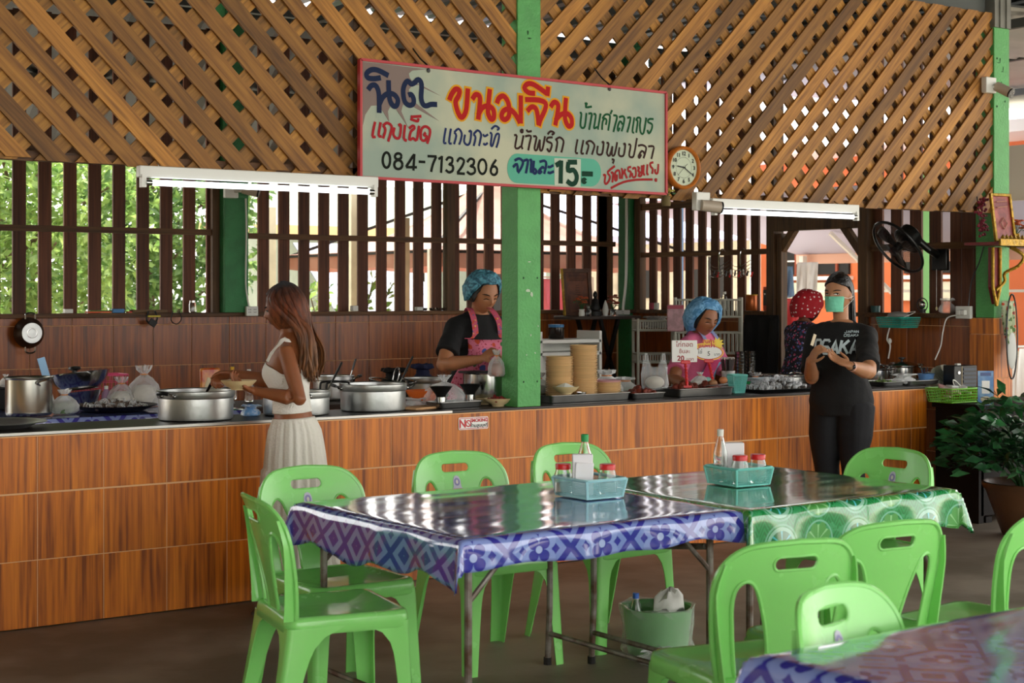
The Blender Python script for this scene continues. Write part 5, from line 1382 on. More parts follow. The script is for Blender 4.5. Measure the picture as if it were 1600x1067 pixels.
def bag(name, label, c, r, h, seed, m=None, inner=None, knot=True, neck=.22, flat=1.0, group=None, cat='bag', innerh=.5, rz=0):
    """tied plastic bag with crumpled neck, with what it holds inside"""
    R.seed(seed); b = MB(); n = 22; rings = []; prof = [(.0, .02), (.75, .0), (1.0, .10), (1.0, .32), (.82, .52), (.5, .68), (neck, .76), (neck*.9, .80), (neck*1.6, .88), (min(neck*2.5, neck+.22), 1.0)]
    for k, (pr, z) in enumerate(prof):
        row = []
        for j in range(n):
            a = 2*pi*j/n; w = 1+.16*NZ.noise(V((cos(a)*2, sin(a)*2, z*4+seed*3)))+(.22*sin(a*7+seed) if z > .8 else .05*sin(a*9+z*9))
            row.append(V((cos(a)*r*pr*w, sin(a)*r*pr*w*flat, z*h+(.05*h*NZ.noise(V((cos(a)*3, sin(a)*3, seed))) if z > .85 else 0))))
        rings.append(row)
    b.loft(rings, cap=False); t = thing(name, label, cat, c, rz, group); b.build('film', m or m_film, t, 70)
    if inner:
        b = MB(); rr = []
        for pr, z in ((.3, .012), (.80, .02), (.9, .15), (.85, .35), (.55, innerh), (0.02, innerh*1.06)):
            rr.append([V((cos(a)*r*pr*(1+.1*sin(3*a+seed)), sin(a)*r*pr*flat*(1+.1*sin(2*a)), z*h)) for a in [2*pi*j/18 for j in range(18)]])
        b.loft(rr); b.build('contents', inner, t, 60)
    if knot: MB().tube([(r*neck*cos(a), r*neck*sin(a)*flat, .78*h) for a in [2*pi*j/12 for j in range(12)]], .003, 5, closed=True).build('tie', mat('rubber_band', 'c87a3a', .6), t)
    return t
def heap(name, n, ext, m, seed, rad, parent, z0=0, elong=1.4):
    R.seed(seed); b = MB()
    for i in range(n):
        x, y = R.uniform(-1, 1), R.uniform(-1, 1)
        z = z0+rad*.7+max(0, (1-x*x-y*y))*ext[2]*R.random()
        b.ell((x*ext[0], y*ext[1], z), (rad*R.uniform(.7, elong), rad*R.uniform(.7, 1.1), rad*R.uniform(.6, 1)), rot=(R.uniform(0, 3), R.uniform(0, 3), R.uniform(0, 3)), nu=8, nv=6)
    o = b.build(name, m, parent, 60); o['kind'] = 'stuff'; return o
def steeltray(label, c, w, d, h=.035, rz=0, name='steel_tray', m=None, cat='tray', group=None):
    t = thing(name, label, cat, c, rz, group); b = MB(); rr = .03
    R_ = lambda i, z: [V((x, y, z)) for x, y in rrect(-w/2+i, -d/2+i, w/2-i, d/2-i, max(.012, rr-i*.5), 4)]
    b.loft([R_(.016, 0), R_(.010, .004), R_(.004, h-.004), R_(-.003, h), R_(-.003, h+.002), R_(.006, h+.001), R_(.014, .006)], cap=True); b.build('pan', m or m_tray, t, 40); return t

# ---- low table behind the counter on the side of the stock pot, under blue cloth
tb = thing('side_table', 'low table behind the counter under a blue patterned cloth, stock pot on it', 'table', (2.75, 8.70, .018))
MB().box((0, 0, .84), (2.5, .92, .03)).build('tabletop', m_ply, tb, 0)
for x in (-1.15, 1.15):
    for y in (-.36, .36): MB().cyl((x, y, 0), (x, y, .83), .014, n=8).build('leg', m_pipe, tb)
tablecloth('tablecloth', 'blue patterned vinyl cloth on the low table behind the counter', 1.48, 8.22, 4.02, 9.18, .876, (.06, .06, .045, .06), m_cblue, 11, n=40, hem=.01)
ZT = .882
ZU = .864
c = CP(45, 8.42, ZT); sp_ = pot('tall brushed steel stock pot on the blue cloth behind the counter', c, .122, .205, .012, handles=False, name='stock_pot', m=mat('brushed_steel', 'a8a8a0', .26, metal=1, noise=.1))
hb = MB(); q = V((-.0, -.124, .18)); hb.tube(smoothpath([(.02, -.122, .165), (.0, -.145, .180), (.055, -.142, .196), (.085, -.095, .19)], 5), .005, 7); hb.build('handle', m_steel, sp_)
# basin, pink crate, spatula and lid behind it
bs = thing('steel_basin', 'wide shallow steel basin tilted on a smaller one behind the stock pot', 'basin', CP(126, 8.95, ZT+.09), 0, rot=(radians(-6), radians(-4), 0))
MB().lathe([(0, 0), (.10, .002), (.15, .05), (.175, .10), (.182, .102), (.172, .099), (.146, .052), (.098, .006), (0, .005)], n=40).build('bowl', m_steel, bs, 40)
MB().lathe([(0, -.085), (.085, -.085), (.12, -.01), (.11, -.01), (.08, -.08), (0, -.08)], n=36).build('lower_bowl', m_steel, bs, 40)
def crate(label, c, w, d, h, m, rz=0, name='plastic_basket', nb=9, rows_=4, taper=.88, cat='basket', group=None, bw=.005, flap=True):
    t = thing(name, label, cat, c, rz, group); T = taper
    def P(x, y, z): k = T+(1-T)*z/h; return V((x*k, y*k, z))
    b = MB()
    for z, r in ((h, .006), (.004, .004)):
        b.tube([P(x, y, z) for x, y in rrect(-w/2, -d/2, w/2, d/2, .015, 3)], (r, r) and r, 6, closed=True)
    b.build('rim', m, t, 50); b = MB()
    for sx, sy in ((1, 0), (-1, 0), (0, 1), (0, -1)):
        n = nb if sx == 0 else max(3, int(nb*d/w))
        for i in range(n+1):
            u = -1+2*i/n
            a = (u*w/2, sy*d/2) if sx == 0 else (sx*w/2, u*d/2)
            e = V((bw, .003, 0)) if sx == 0 else V((.003, bw, 0))
            p, q = P(*a, .004), P(*a, h); b.bar(p, q, e.x, e.y, up=(0, 0, 1)) if False else b.tube([p, q], bw*.45, 4)
        for j in range(1, rows_):
            z = h*j/rows_; a = (-w/2, sy*d/2) if sx == 0 else (sx*w/2, -d/2); e = (w/2, sy*d/2) if sx == 0 else (sx*w/2, d/2)
            b.tube([P(*a, z), P(*e, z)], bw*.4, 4)
    o = b.build('mesh_side', m, t, 50); o['kind'] = 'stuff'
    MB().box((0, 0, .003), (w*T, d*T, .004)).build('bottom', m, t, 0); return t
crate('pink plastic crate behind the steel basin', CP(150, 9.06, ZT), .34, .16, .17, mat('pink_plastic', 'e0567e', .4), rz=0)
t = thing('spatula', 'light blue spatula standing behind the stock pot', 'spatula', CP(86, 8.72, ZT+.02), 0, rot=(radians(-8), radians(-14), 0))
bevel(MB().box((0, 0, .225), (.045, .006, .115)).build('blade', mat('pale_blue_silicone', '8fbbe0', .45), t), .003); MB().cyl((0, 0, 0), (0, 0, .17), .006).build('handle', m_wht, t)
t = thing('pan_cover', 'black-knobbed pan lid leaning on the steel basin', 'lid', CP(117, 8.86, ZT+.195), 0, rot=(radians(-10), 0, 0))
MB().lathe([(.0, .0), (.09, -.008), (.1, -.016), (.09, -.010), (0, -.003)], n=30).build('cover', m_steel, t, 40); MB().lathe([(.012, 0), (.014, .012), (.036, .022), (.034, .034), (0, .04)], n=18).build('knob', m_blk, t, 40)
t = thing('shallow_pan', 'black shallow pan heaped with brown wrapped sweets', 'pan', CP(178, 8.52, ZT)); MB().lathe([(0, 0), (.17, .0), (.235, .028), (.24, .030), (.23, .027), (.165, .005), (0, .004)], n=44).build('dish', m_blkm, t, 40)
m_brown = mat('wrapped_brown', '6e5a4c', .35, noise=.5, nscale=40); heap('wrapped_sweets', 110, (.15, .15, .03), m_brown, 5, .016, t, .008); heap('wrapper_film', 60, (.15, .15, .035), m_film, 6, .017, t, .012)
bag('plastic_bag', 'clear bag of white noodles, second of the pair beside the big pot handle', CP(190, 8.75, ZT), .085, .17, 2, inner=m_foodw); bag('plastic_bag', 'tall clear bag of white noodles with flared crumpled neck', CP(225, 8.72, ZT), .10, .235, 3, inner=m_foodw)
bag('plastic_bag', 'clear bag of greens lying between stock pot and black pan', CP(101, 8.42, ZT), .085, .13, 4, m=m_filmw, inner=mat('greens', '5c7a48', .6, noise=.5, nscale=40), flat=.7, rz=.4)
t = thing('squeeze_bottle', 'small mauve bottle behind the black pan', 'bottle', CP(166, 8.80, ZT)); MB().lathe([(0, 0), (.024, 0), (.026, .01), (.026, .075), (.010, .10), (.010, .105)], n=20).build('body', mat('mauve_plastic', '9a7898', .3), t, 40); MB().lathe([(.012, .10), (.012, .118), (0, .12)], n=14).build('cap', m_wht, t)
# aluminium round tray at the frame's lower left
t = thing('round_tray', 'large round aluminium tray lying on the counter beside the frame edge', 'tray', CP(-8, 7.52, .9)); MB().lathe([(0, .004), (.15, .004), (.20, .028), (.235, .030), (.24, .026), (.20, .022), (.155, 0), (0, 0)], n=56).build('dish', m_alu, t, 40)
t = thing('thermos_box', 'dark box behind the stock pot', 'box', CP(3, 8.95, ZT)); bevel(MB().box((0, 0, .06), (.22, .18, .12)).build('case', m_blkm, t), .008); MB().box((.0, 0, .124), (.2, .16, .01)).build('lid', m_blk, t, 0); MB().cyl((-.05, 0, .129), (.05, 0, .129), .008).build('grip', m_blk, t)
bag('plastic_bag', 'small white tied bag on the dark box behind the stock pot', CP(9, 8.85, ZT+.13), .035, .07, 9, m=m_filmw, inner=m_foodw)

# ---- pots on the counter
A0 = radians(35)
pA = pot('wide aluminium pot the woman in white is stirring', CP(306, 7.40), .186, .150, .038, ang=radians(20), contents=m_curry)
pB = pot('aluminium pot half hidden behind the woman in white', CP(463, 7.40), .172, .125, .034, ang=radians(70), contents=m_curry)
pC = pot('wide aluminium pot between the woman in white and the orange bowl', CP(583, 7.42), .176, .148, .038, ang=radians(160), contents=m_curry)
ladle('black-handled ladle standing in the pot behind the woman in white', CP(505, 7.47, .97), (.5, -.15, 1), .22); ladle('black-handled ladle leaning out of the wide aluminium pot by the orange bowl', CP(616, 7.50, .97), (.5, -.1, 1), .24)
t = thing('wire_rack', 'black wire pot stand between two aluminium pots', 'rack', CP(523, 7.54))
for y in (-.035, .035): MB().tube(smoothpath([(-.07, y, 0), (-.07, y, .13), (-.05, y, .155), (.05, y, .155), (.07, y, .13), (.07, y, 0)], 4), .006, 6).build('hoop', m_blkm, t)
MB().cyl((-.07, -.035, .02), (-.07, .035, .02), .005).build('strut', m_blkm, t); MB().cyl((.07, -.035, .02), (.07, .035, .02), .005).build('strut', m_blkm, t)
# second table behind, carries the far pots
tb = thing('side_table', 'dark low table behind the counter carrying the rear pots', 'table', (5.0, 8.85, 0)); MB().box((-.1, 0, .84), (1.6, .66, .03)).build('tabletop', mat('dark_board', '3a241a', .6), tb, 0)
for x in (-.85, .65):
    for y in (-.28, .28): MB().cyl((x, y, 0), (x, y, .83), .014, n=8).build('leg', m_pipe, tb)
pot('round-bellied aluminium pot on the rear table beside brown hair', CP(520, 8.85, ZU-.006), .125, .155, .03, ang=radians(150), flare=.004, contents=m_curry)
ladle('ladle with a square black handle end in the round-bellied pot', CP(546, 8.82, ZU+.12), (.35, 0, 1), .14)
pot('aluminium pot with steel lid band behind the orange bowl', CP(666, 8.70, ZU-.006), .135, .13, .034, ang=radians(10), contents=m_curry, grip=False)
pot('black iron pan at the back beside the rear pots', CP(606, 8.80, ZU-.006), .12, .06, .012, name='frying_pan', m=m_blkm, ang=radians(60), grip=False)
t = thing('sieve_basket', 'round black wire sieve over the iron pan', 'sieve', CP(600, 8.75, ZU+.08), rot=(radians(8), radians(6), 0)); MB().tube([(.10*cos(a), .10*sin(a), .03) for a in [2*pi*i/28 for i in range(28)]], .0045, 6, closed=True).build('hoop', m_steel, t)
b = MB()
for i in range(-4, 5):
    x = i*.022; L = sqrt(max(0, .0100-x*x))
    b.tube([(x, -L, .03), (x, -L*.5, .004), (x, L*.5, .004), (x, L, .03)], .0016, 4); b.tube([(-L, x, .03), (-L*.5, x, .004), (L*.5, x, .004), (L, x, .03)], .0016, 4)
b.build('wire_mesh', m_blkm, t)['kind'] = 'stuff'; MB().tube(smoothpath([(.095, 0, .03), (.10, .0, .09), (.10, .03, .12), (.10, .06, .09), (.095, .06, .03)], 4), .004, 6).build('handle', m_steel, t)
bag('cloth_bundle', 'dark blue cloth bundle behind the aluminium pot', CP(660, 9.02, ZU-.004), .09, .2, 21, m=mat('navy_cloth', '1c2244', .85, bump=.3), knot=False, neck=.5, cat='cloth')
bag('cloth_bundle', 'black cloth bundle between the rear pots', CP(615, 9.02, ZU-.004), .10, .18, 22, m=m_black, knot=False, neck=.5, cat='cloth')
pot('deep steel pot in front of the young vendor', CP(765, 7.58), .155, .175, .006, handles=False, name='deep_pot', m=m_steel, contents=m_curry)
o = MB().box((0, 0, 0), (.16, .10, .012)).build('chopping_lid', m_blkm); bevel(o, .004); o.location = CP(741, 7.56, 1.082); tag(o, 'black flat lid lying on the deep steel pot', 'lid')
bag('plastic_bag', 'clear plastic bag being knotted by the young vendor', PT(776, 588, 8.92), .05, .15, 23, inner=mat('brown_sauce', '8a5438', .4))
bowl('bowl', 'orange plastic bowl beside the wide aluminium pot', CP(661, 7.62), .10, .085, mat('orange_plastic', 'e06a24', .4))
bag('plastic_bag', 'large clear bag slumped on the steel tray with black funnels', CP(694, 7.50, .905), .12, .17, 24, neck=.12, knot=False)
st_ = steeltray('oblong steel tray holding black funnels', CP(709, 7.36), .30, .17, .035, rz=radians(3))
for px, Y, lab in ((689, 7.33, 'black sauce funnel at the front of the oblong tray'), (735, 7.42, 'black sauce funnel with green sauce at the pillar end of the oblong tray')):
    t = thing('sauce_cup', lab, 'funnel', CP(px, Y, .909)); MB().lathe([(0, 0), (.028, 0), (.028, .055), (.026, .055), (.026, .003), (0, .003)], n=24).build('base', m_steel, t, 40)
    MB().lathe([(.024, .052), (.030, .068), (.060, .108), (.064, .112), (.058, .110), (.026, .070), (0, .066)], n=28).build('cone', m_blkm, t, 40); MB().lathe([(0, .098), (.048, .098)], n=20).build('sauce', m_curry if px < 700 else mat('green_sauce', '4c4a1c', .4), t, 0)
cb_ = bowl('bowl', 'cream bowl of red dried chillies beside the green pillar', CP(778, 7.30), .078, .045); hp = heap('chillies', 60, (.045, .045, .02), mat('dried_chilli', '8a1e12', .5, noise=.5, nscale=50), 8, .011, cb_, .026, 1.9)
bowl('bowl', 'cream bowl behind the bowl of chillies', CP(755, 7.47), .078, .04)
o = MB().box((0, 0, .008), (.20, .12, .014)).build('wooden_board', mat('pale_wood', 'c8996a', .6, noise=.2)); bevel(o, .005); o.location = CP(656, 7.36); o.rotation_euler = (0, 0, .3); tag(o, 'pale wooden board lying beside the wide aluminium pot', 'board')
bag('plastic_bag', 'flat crumpled white bag behind the wooden board', CP(647, 7.55), .07, .05, 26, m=m_filmw, neck=.6, knot=False)
# no smoking sticker on the counter
sg = thing('no_smoking_sign', 'small white no smoking sticker on the tiled counter front', 'sign', (PY(739, 661, YC).x, YC-.0045, PY(739, 661, YC).z))
sgw, sgh = .195, .067
MB().plate(rrect(-sgw/2, -sgh/2, sgw/2, sgh/2, .008, 3), th=.002).build('plate', mat('sign_white', 'efeee8', .4), sg, 0)
b = MB(); ra, rb2 = rrect(-sgw/2+.004, -sgh/2+.004, sgw/2-.004, sgh/2-.004, .006, 3), rrect(-sgw/2+.007, -sgh/2+.007, sgw/2-.007, sgh/2-.007, .005, 3)[::-1]
b.plate(ra, [rb2], th=.0012, fn=lambda x, y, z: (x, y-.0012, z)); b.build('border', mat('sign_red', 'c8202a', .4), sg, 0)
def text(s, loc, size, m, par, rot=(pi/2, 0, 0), ext=.0004, shear=0, sx=1, align='CENTER', name='lettering', bold=0):
    cu = bpy.data.curves.new(name, 'FONT'); cu.body = s; cu.size = size; cu.extrude = ext; cu.align_x = align; cu.align_y = 'CENTER'; cu.shear = shear; cu.offset = bold; cu.materials.append(m)
    o = bpy.data.objects.new(name, cu); TMP.collection.objects.link(o); TMP.view_layers[0].update()
    me = bpy.data.meshes.new_from_object(o.evaluated_get(TMP.view_layers[0].depsgraph)); bpy.data.objects.remove(o)
    o = link(name, me, par); o.location = loc; o.rotation_euler = rot; o.scale = (sx, 1, 1); return o
m_sr = mat('sign_red', '', .4); m_ink = mat('ink_black', '15151a', .6)
text('N', (-.072, -.0022, -.002), .060, m_sr, sg, bold=.0016); text('SMOKING', (.036, -.0022, .014), .024, m_sr, sg, bold=.0009, sx=1.05); text('ห้ามสูบบุหรี่', (.036, -.0022, -.014), .026, m_ink, sg, bold=.0004)
b = MB(); b.plate([(.019*cos(a)-.034, .019*sin(a)) for a in [2*pi*i/24 for i in range(24)]], [[(.013*cos(a)-.034, .013*sin(a)) for a in [-2*pi*i/24 for i in range(24)]]], th=.001, fn=lambda x, y, z: (x, y-.002, z)); b.bar((-.044, -.0022, .010), (-.024, -.0022, -.010), .001, .004); b.build('ring', m_sr, sg, 0)

# ---- plates and trays beyond the green pillar
TR = steeltray('long steel tray carrying the plate stacks', CP(906, 7.38), .60, .24, .045)
m_plate = mat('cream_plate', 'e4c28e', .4, rnd=.06); m_platep = mat('pink_plate', 'd8a8b0', .4)
pb_ = MB(); pb_.lathe([(0, 0), (.050, 0), (.052, .003), (.078, .014), (.0835, .0205), (.0825, .021), (.075, .0165), (.05, .005), (0, .004)], n=30); me_p = pb_.mesh('plate', m_plate, 40); me_pp = bpy.data.meshes.new_from_object(link('tmp', me_p)); bpy.data.objects.remove(bpy.data.objects['tmp']); me_pp.materials.clear(); me_pp.materials.append(m_platep)
def stack(px, Y, z, n, group, label, pink=(), step=.0107):
    c = CP(px, Y, z)
    for i in range(n):
        o = link('plate', me_pp if i in pink else me_p); o.location = (c.x+R.uniform(-.0015, .0015), c.y+R.uniform(-.0015, .0015), z+i*step); o.rotation_euler = (0, 0, R.uniform(0, 6)); tag(o, label, 'plate', group)
R.seed(31)
stack(874, 7.44, .908, 23, 'plates in the lower of the two tall stacks', 'cream plate in the lower of the two tall stacks')
stack(912, 7.42, .908, 29, 'plates in the tallest stack', 'cream plate in the tallest stack')
stack(949, 7.42, .908, 9, 'plates in the short pink-rimmed stack', 'plate in the short stack with pink plates', (0, 8))
bw2 = bowl('bowl', 'cream bowl with white paper in it before the lower plate stack', CP(884, 7.325, .948), .078, .045)
b = MB(); b.add([(-.05, -.04, .03), (.05, -.05, .034), (.06, .03, .05), (.0, .05, .056), (-.06, .02, .044), (0, 0, .066)], [(0, 1, 5), (1, 2, 5), (2, 3, 5), (3, 4, 5), (4, 0, 5)]); o = b.build('napkin', m_wht, bw2, 0)
t = thing('steel_cup', 'small steel cup on the long tray beside the cream bowl', 'cup', CP(908, 7.31, .912)); MB().lathe([(0, 0), (.026, 0), (.030, .045), (.028, .045), (.024, .003), (0, .003)], n=24).build('body', m_steel, t, 40)
bag('plastic_bag', 'milky plastic bag behind the short plate stack', CP(948, 7.66), .10, .16, 32, m=m_filmw, inner=m_foodw, neck=.3); bag('plastic_bag', 'milky bag with green herbs in front of the trolley', CP(977, 7.68), .085, .11, 33, m=m_filmw, inner=mat('herbs', '6c8a3a', .6, noise=.5, nscale=50), neck=.4)
bag('plastic_bag', 'dark bag of vegetables half hidden behind the green pillar', CP(843, 7.64), .07, .16, 34, inner=mat('dark_veg', '3a4a30', .6, noise=.6, nscale=40), m=m_filmw)
T2 = steeltray('small steel tray of fried chicken pieces beside the short plate stack', CP(1000, 7.36), .26, .2, .035); T3 = steeltray('large steel tray of fried chicken under the price cards', CP(1084, 7.37), .46, .26, .05)
m_chk = mat('fried_chicken', '7a2a12', .5, noise=.5, nscale=30, bump=.7, bscale=60)
heap('chicken_pieces', 26, (.08, .07, .035), m_chk, 35, .024, T2, .01); heap('chicken_pieces', 46, (.16, .09, .05), m_chk, 36, .027, T3, .012)
# carrier bag with two handles
t = thing('carrier_bag', 'clear carrier bag with two handles standing behind the chicken trays', 'bag', CP(1023, 7.46, .94), radians(-35)); b = MB(); rg = []
for z, w, d in ((0, .075, .04), (.03, .085, .045), (.10, .082, .04), (.14, .078, .034)): rg.append([V((cos(a)*w*(1+.05*sin(5*a+z*50)), sin(a)*d*(1+.12*sin(7*a+z*40)), z)) for a in [2*pi*j/28 for j in range(28)]])
b.loft(rg, capb=False)
for sx in (-1, 1):
    for sy in (-1, 1): b.loft([[V((sx*.078, sy*.020, .14)), V((sx*.02, sy*.028, .14))], [V((sx*.070, sy*.014, .18)), V((sx*.035, sy*.018, .18))], [V((sx*.064, sy*.003, .225)), V((sx*.046, sy*.004, .225))]], closed=False)
b.build('film', m_film, t, 60); MB().ell((0, 0, .045), (.06, .03, .04)).build('contents', mat('bag_contents', 'c8bfae', .6, noise=.3), t)
# price cards on red clips
def card_clip(label, c, lean, build):
    t = thing('price_card', label, 'sign', c, radians(-32)); x = lean
    cl = MB().tube([(0, 0, 0), (-x*.4, 0, .05), (-x*.7, 0, .10), (-x, 0, .145)], [.010, .008, .007, .008], 8).build('stem', m_red, t)
    for i in range(6): MB().ell((-x*(.2+.13*i), 0, .03+.02*i), (.011, .011, .008)).build('joint', m_red, cl)
    MB().box((0, 0, .004), (.05, .035, .012)).build('foot', m_red, t); bevel(MB().box((-x, 0, .155), (.060, .014, .022)).build('jaw', m_red, t), .004)
    build(t, -x); return t
def c1(t, x):
    bevel(MB().box((x-.006, 0, .222), (.158, .004, .135)).build('card', mat('sign_white', 'efeee8', .4), t), .002); ink = mat('card_red', 'a02028', .6)
    text('ไก่ทอด', (x-.006, -.004, .262), .040, ink, t); text('ชิ้นละ', (x-.006, -.004, .220), .034, ink, t); text('20', (x-.03, -.004, .177), .044, ink, t, bold=.001); text('บาท', (x+.03, -.004, .172), .028, ink, t)
card_clip('white price card reading 20 on a red clip', CP(1074, 7.34, .955), .012, c1)
def c2(t, x):
    el = lambda rx, rz_, zc, n=32: [(x+.0+rx*cos(a), zc+rz_*sin(a)) for a in [2*pi*i/n for i in range(n)]]
    MB().plate(el(.095, .050, .208), th=.003).build('card', mat('sign_yellow', 'f0c020', .4), t, 0)
    MB().plate(el(.088, .044, .208), th=.0036).build('rim', m_sr, t, 0); MB().plate(el(.083, .040, .208), th=.0044).build('panel', mat('sign_white', '', .4), t, 0)
    star = [(x+.055+(.045 if i % 2 == 0 else .026)*cos(2*pi*i/20), .262+(.045 if i % 2 == 0 else .026)*sin(2*pi*i/20)) for i in range(20)]; MB().plate(star, th=.003).build('star', mat('star_yellow', 'f4d428', .4), t, 0)
    MB().plate([(x-.075, .232), (x+.05, .240), (x+.045, .285), (x-.03, .290), (x-.04, .268), (x-.075, .262)], th=.0034).build('band', mat('sign_yellow', '', .4), t, 0)
    text('สินค้า', (x-.004, -.0036, .276), .030, m_sr, t, bold=.001, sx=1.2); text('แนะนำ', (x-.014, -.0036, .250), .030, m_sr, t, bold=.001, sx=1.4)
    text('ไข่', (x-.055, -.0036, .212), .034, m_ink, t); text('5', (x-.0, -.0036, .200), .04, m_ink, t); text('บาท', (x+.052, -.0036, .196), .024, m_ink, t)
card_clip('yellow and white price card reading 5 on a red clip', CP(1116, 7.36, .955), .035, c2)
t = bag('plastic_bag', 'small white tied bag in the chicken tray between the red clips', CP(1094, 7.42, .955), .055, .085, 37, m=m_filmw, inner=m_foodw, neck=.15)
for i, (px, Y, col, lab) in enumerate(((1106, 7.40, '8fd0c8', 'pale turquoise egg in the chicken tray'), (1114, 7.33, '9a6a44', 'small brown egg beside the red clip'), (1130, 7.36, 'c07a4c', 'large brown egg at the end of the chicken tray'))):
    o = MB().ell((0, 0, 0), (.030, .024, .022) if i else (.026, .022, .022), nu=20, nv=12).build('egg', mat('egg%d' % i, col, .5)); o.location = CP(px, Y, .975+.012*(i != 1)); tag(o, lab, 'egg')
t = thing('tongs', 'steel tongs resting on the rim of the large chicken tray', 'tongs', CP(1120, 7.27, .955)); MB().tube([(-.10, 0, .006), (.11, .02, .012)], .004).build('arm', m_steel, t); MB().tube([(-.10, .012, .006), (.11, .02, .012)], .004).build('arm', m_steel, t)
crate('turquoise mesh basket leaning at the end of the large chicken tray', CP(1152, 7.36, .902), .10, .10, .115, mat('aqua_plastic', '7fd6cc', .4), rz=radians(-20), nb=12, rows_=9, taper=.7, bw=.004)
t = thing('straw_cup', 'clear cup full of dark drinking straws', 'cup', CP(1138, 7.66)); MB().lathe([(0, 0), (.036, 0), (.045, .125), (.042, .125), (.034, .003), (0, .003)], n=26).build('cup', m_filmw, t, 40); R.seed(9); b = MB()
for i in range(48):
    a = R.uniform(0, 6.28); r = .034*sqrt(R.random()); b.tube([(r*.7*cos(a), r*.7*sin(a), .01), (r*1.5*cos(a), r*1.5*sin(a), .205+R.uniform(-.01, .01))], .0026, 5)
b.build('straws', mat('dark_straw', '2a1a18', .4), t)['kind'] = 'stuff'; b = MB()
for i in range(30): a = R.uniform(0, 6.28); r = .05*sqrt(R.random()); b.ell((r*cos(a), r*sin(a), .208), (.004, .004, .008), nu=6, nv=4)
b.build('straw_tips', mat('paper_tip', 'c8bfb4', .6), t)['kind'] = 'stuff'
bowl('bowl', 'green plastic bowl behind the turquoise basket', CP(1159, 7.62), .06, .055, mat('green_bowl', '1f9a4c', .4))
for i, px in enumerate((1156, 1172)):
    t = thing('cup_stack', ['tall stack of steel cups behind the straw cup', 'tall stack of steel cups beside the black apron cloth'][i], 'cups', CP(px, 7.95, .86)); 
    for j in range(10): MB().lathe([(.026, 0), (.034, .075), (.036, .077), (.032, .073), (.024, .003), (0, .003)], n=20, c=(0, 0, .022*j)).build('cup', m_steel, t, 40)
tb = thing('side_table', 'low table behind the counter under the steel cup stacks', 'table', (7.95, 8.02, 0)); MB().box((.1, -.02, .845), (1.0, .36, .03)).build('tabletop', mat('dark_board', '', .6), tb, 0)
for x in (-.35, .55):
    for y in (-.16, .12): MB().cyl((x, y, 0), (x, y, .83), .013, n=8).build('leg', m_pipe, tb)
# tray of foil-like wrapped sweets and pots behind
T4 = steeltray('dark tray heaped with silvery wrapped sweets beside the masked woman', CP(1213, 7.37), .50, .24, .02, m=m_blkm); heap('wrapped_sweets', 150, (.20, .09, .06), mat('wrapped_dark', '5a5048', .3, noise=.6, nscale=45), 38, .019, T4, .006); heap('wrapper_film', 130, (.21, .10, .07), filmmat('foil_film', (.9, .92, .95), .55, .08), 39, .018, T4, .016)
pot('wide steel pot behind the silvery wrapped sweets', CP(1222, 7.92, .86), .17, .105, .012, m=m_steel, handles=True, grip=False, ang=.3)
bag('plastic_bag', 'dark crinkled bag beside the wide steel pot', CP(1180, 7.90, .86), .09, .13, 41, inner=m_brown)
crate('white checked basket behind the wrapped sweets', CP(1192, 7.60), .2, .1, .07, mat('white_grey', 'a8b4bc', .5), nb=10, rows_=3, taper=.95)
# beyond the masked woman
T5 = steeltray('steel tray on the counter next to the masked woman', CP(1378, 7.40), .22, .24, .03); T6 = steeltray('long steel tray at the counter end under the blue cup', CP(1424, 7.40), .34, .24, .03)
heap('herb_leaves', 50, (.08, .08, .015), mat('herbs', '6c8a3a', .6), 42, .014, T5, .008); bag('plastic_bag', 'crumpled clear bag on the tray at the counter end', CP(1412, 7.36, .908), .10, .07, 43, m=m_filmw, neck=.6, knot=False, flat=.7)
tb = thing('side_table', 'low table in the kitchen corner carrying the lidded pot and dishes', 'table', (9.02, 7.98, 0)); MB().box((0, 0, .845), (.46, .9, .03)).build('tabletop', mat('dark_board', '', .6), tb, 0)
for x in (-.18, .18):
    for y in (-.38, .38): MB().cyl((x, y, 0), (x, y, .83), .013, n=8).build('leg', m_pipe, tb)
def CX(px, X, z): p = PX(px, 500, X); return V((p.x, p.y, z))
pot('plain steel pot partly behind the masked woman\'s elbow', CX(1366, 8.85, .861), .115, .125, .012, m=m_steel, handles=False, ang=.6)
pot('shiny steel pot with domed lid and badge near the kitchen corner', CX(1409, 9.02, .861), .115, .145, .012, m=m_steel, lid=True, ang=radians(-25), grip=False)
q = CX(1409, 9.02, .93); o = MB().plate([(.022*cos(a), .022*sin(a)) for a in [2*pi*i/20 for i in range(20)]], th=.002).build('round_badge', mat('badge_cream', 'c8b08c', .5)); o.location = q+V((.0, -.117, 0)); o.rotation_euler = (0, 0, 0); o.name = 'badge'; tag(o, 'round cream badge stuck on the shiny lidded pot', 'badge')
t = thing('cutlery_cup', 'light blue cup of steel spoons on the long tray', 'cup', CP(1447, 7.42, .908)); MB().lathe([(0, 0), (.045, 0), (.058, .055), (.064, .06), (.056, .058), (.042, .003), (0, .003)], n=30).build('cup', mat('light_blue_plastic', '6f9fd8', .4), t, 40)
for i in range(5): a = 2.2+i*.5; MB().tube([(0, 0, .01), (.04*cos(a), .03*sin(a), .085), (.05*cos(a), .036*sin(a), .105)], [(.003, .002), (.004, .002), (.010, .003)], 6).build('spoon', m_steel, t)
m_cwt = mat('crockery_white', 'c9cbb8', .3)
for i, (px, X, z, rx, rz_, lab) in enumerate(((1447, 9.0, .90, 70, 10, 'pale bowl leaning in the dish pile'), (1462, 9.05, .93, 60, -30, 'pale bowl tipped on top of the dish pile'), (1458, 8.95, .875, 20, 0, 'pale bowl at the bottom of the dish pile'))):
    o = bowl('bowl', lab, CX(px, X, z), .065, .04, m_cwt); o.rotation_euler = (radians(rx), radians(rz_), 0)
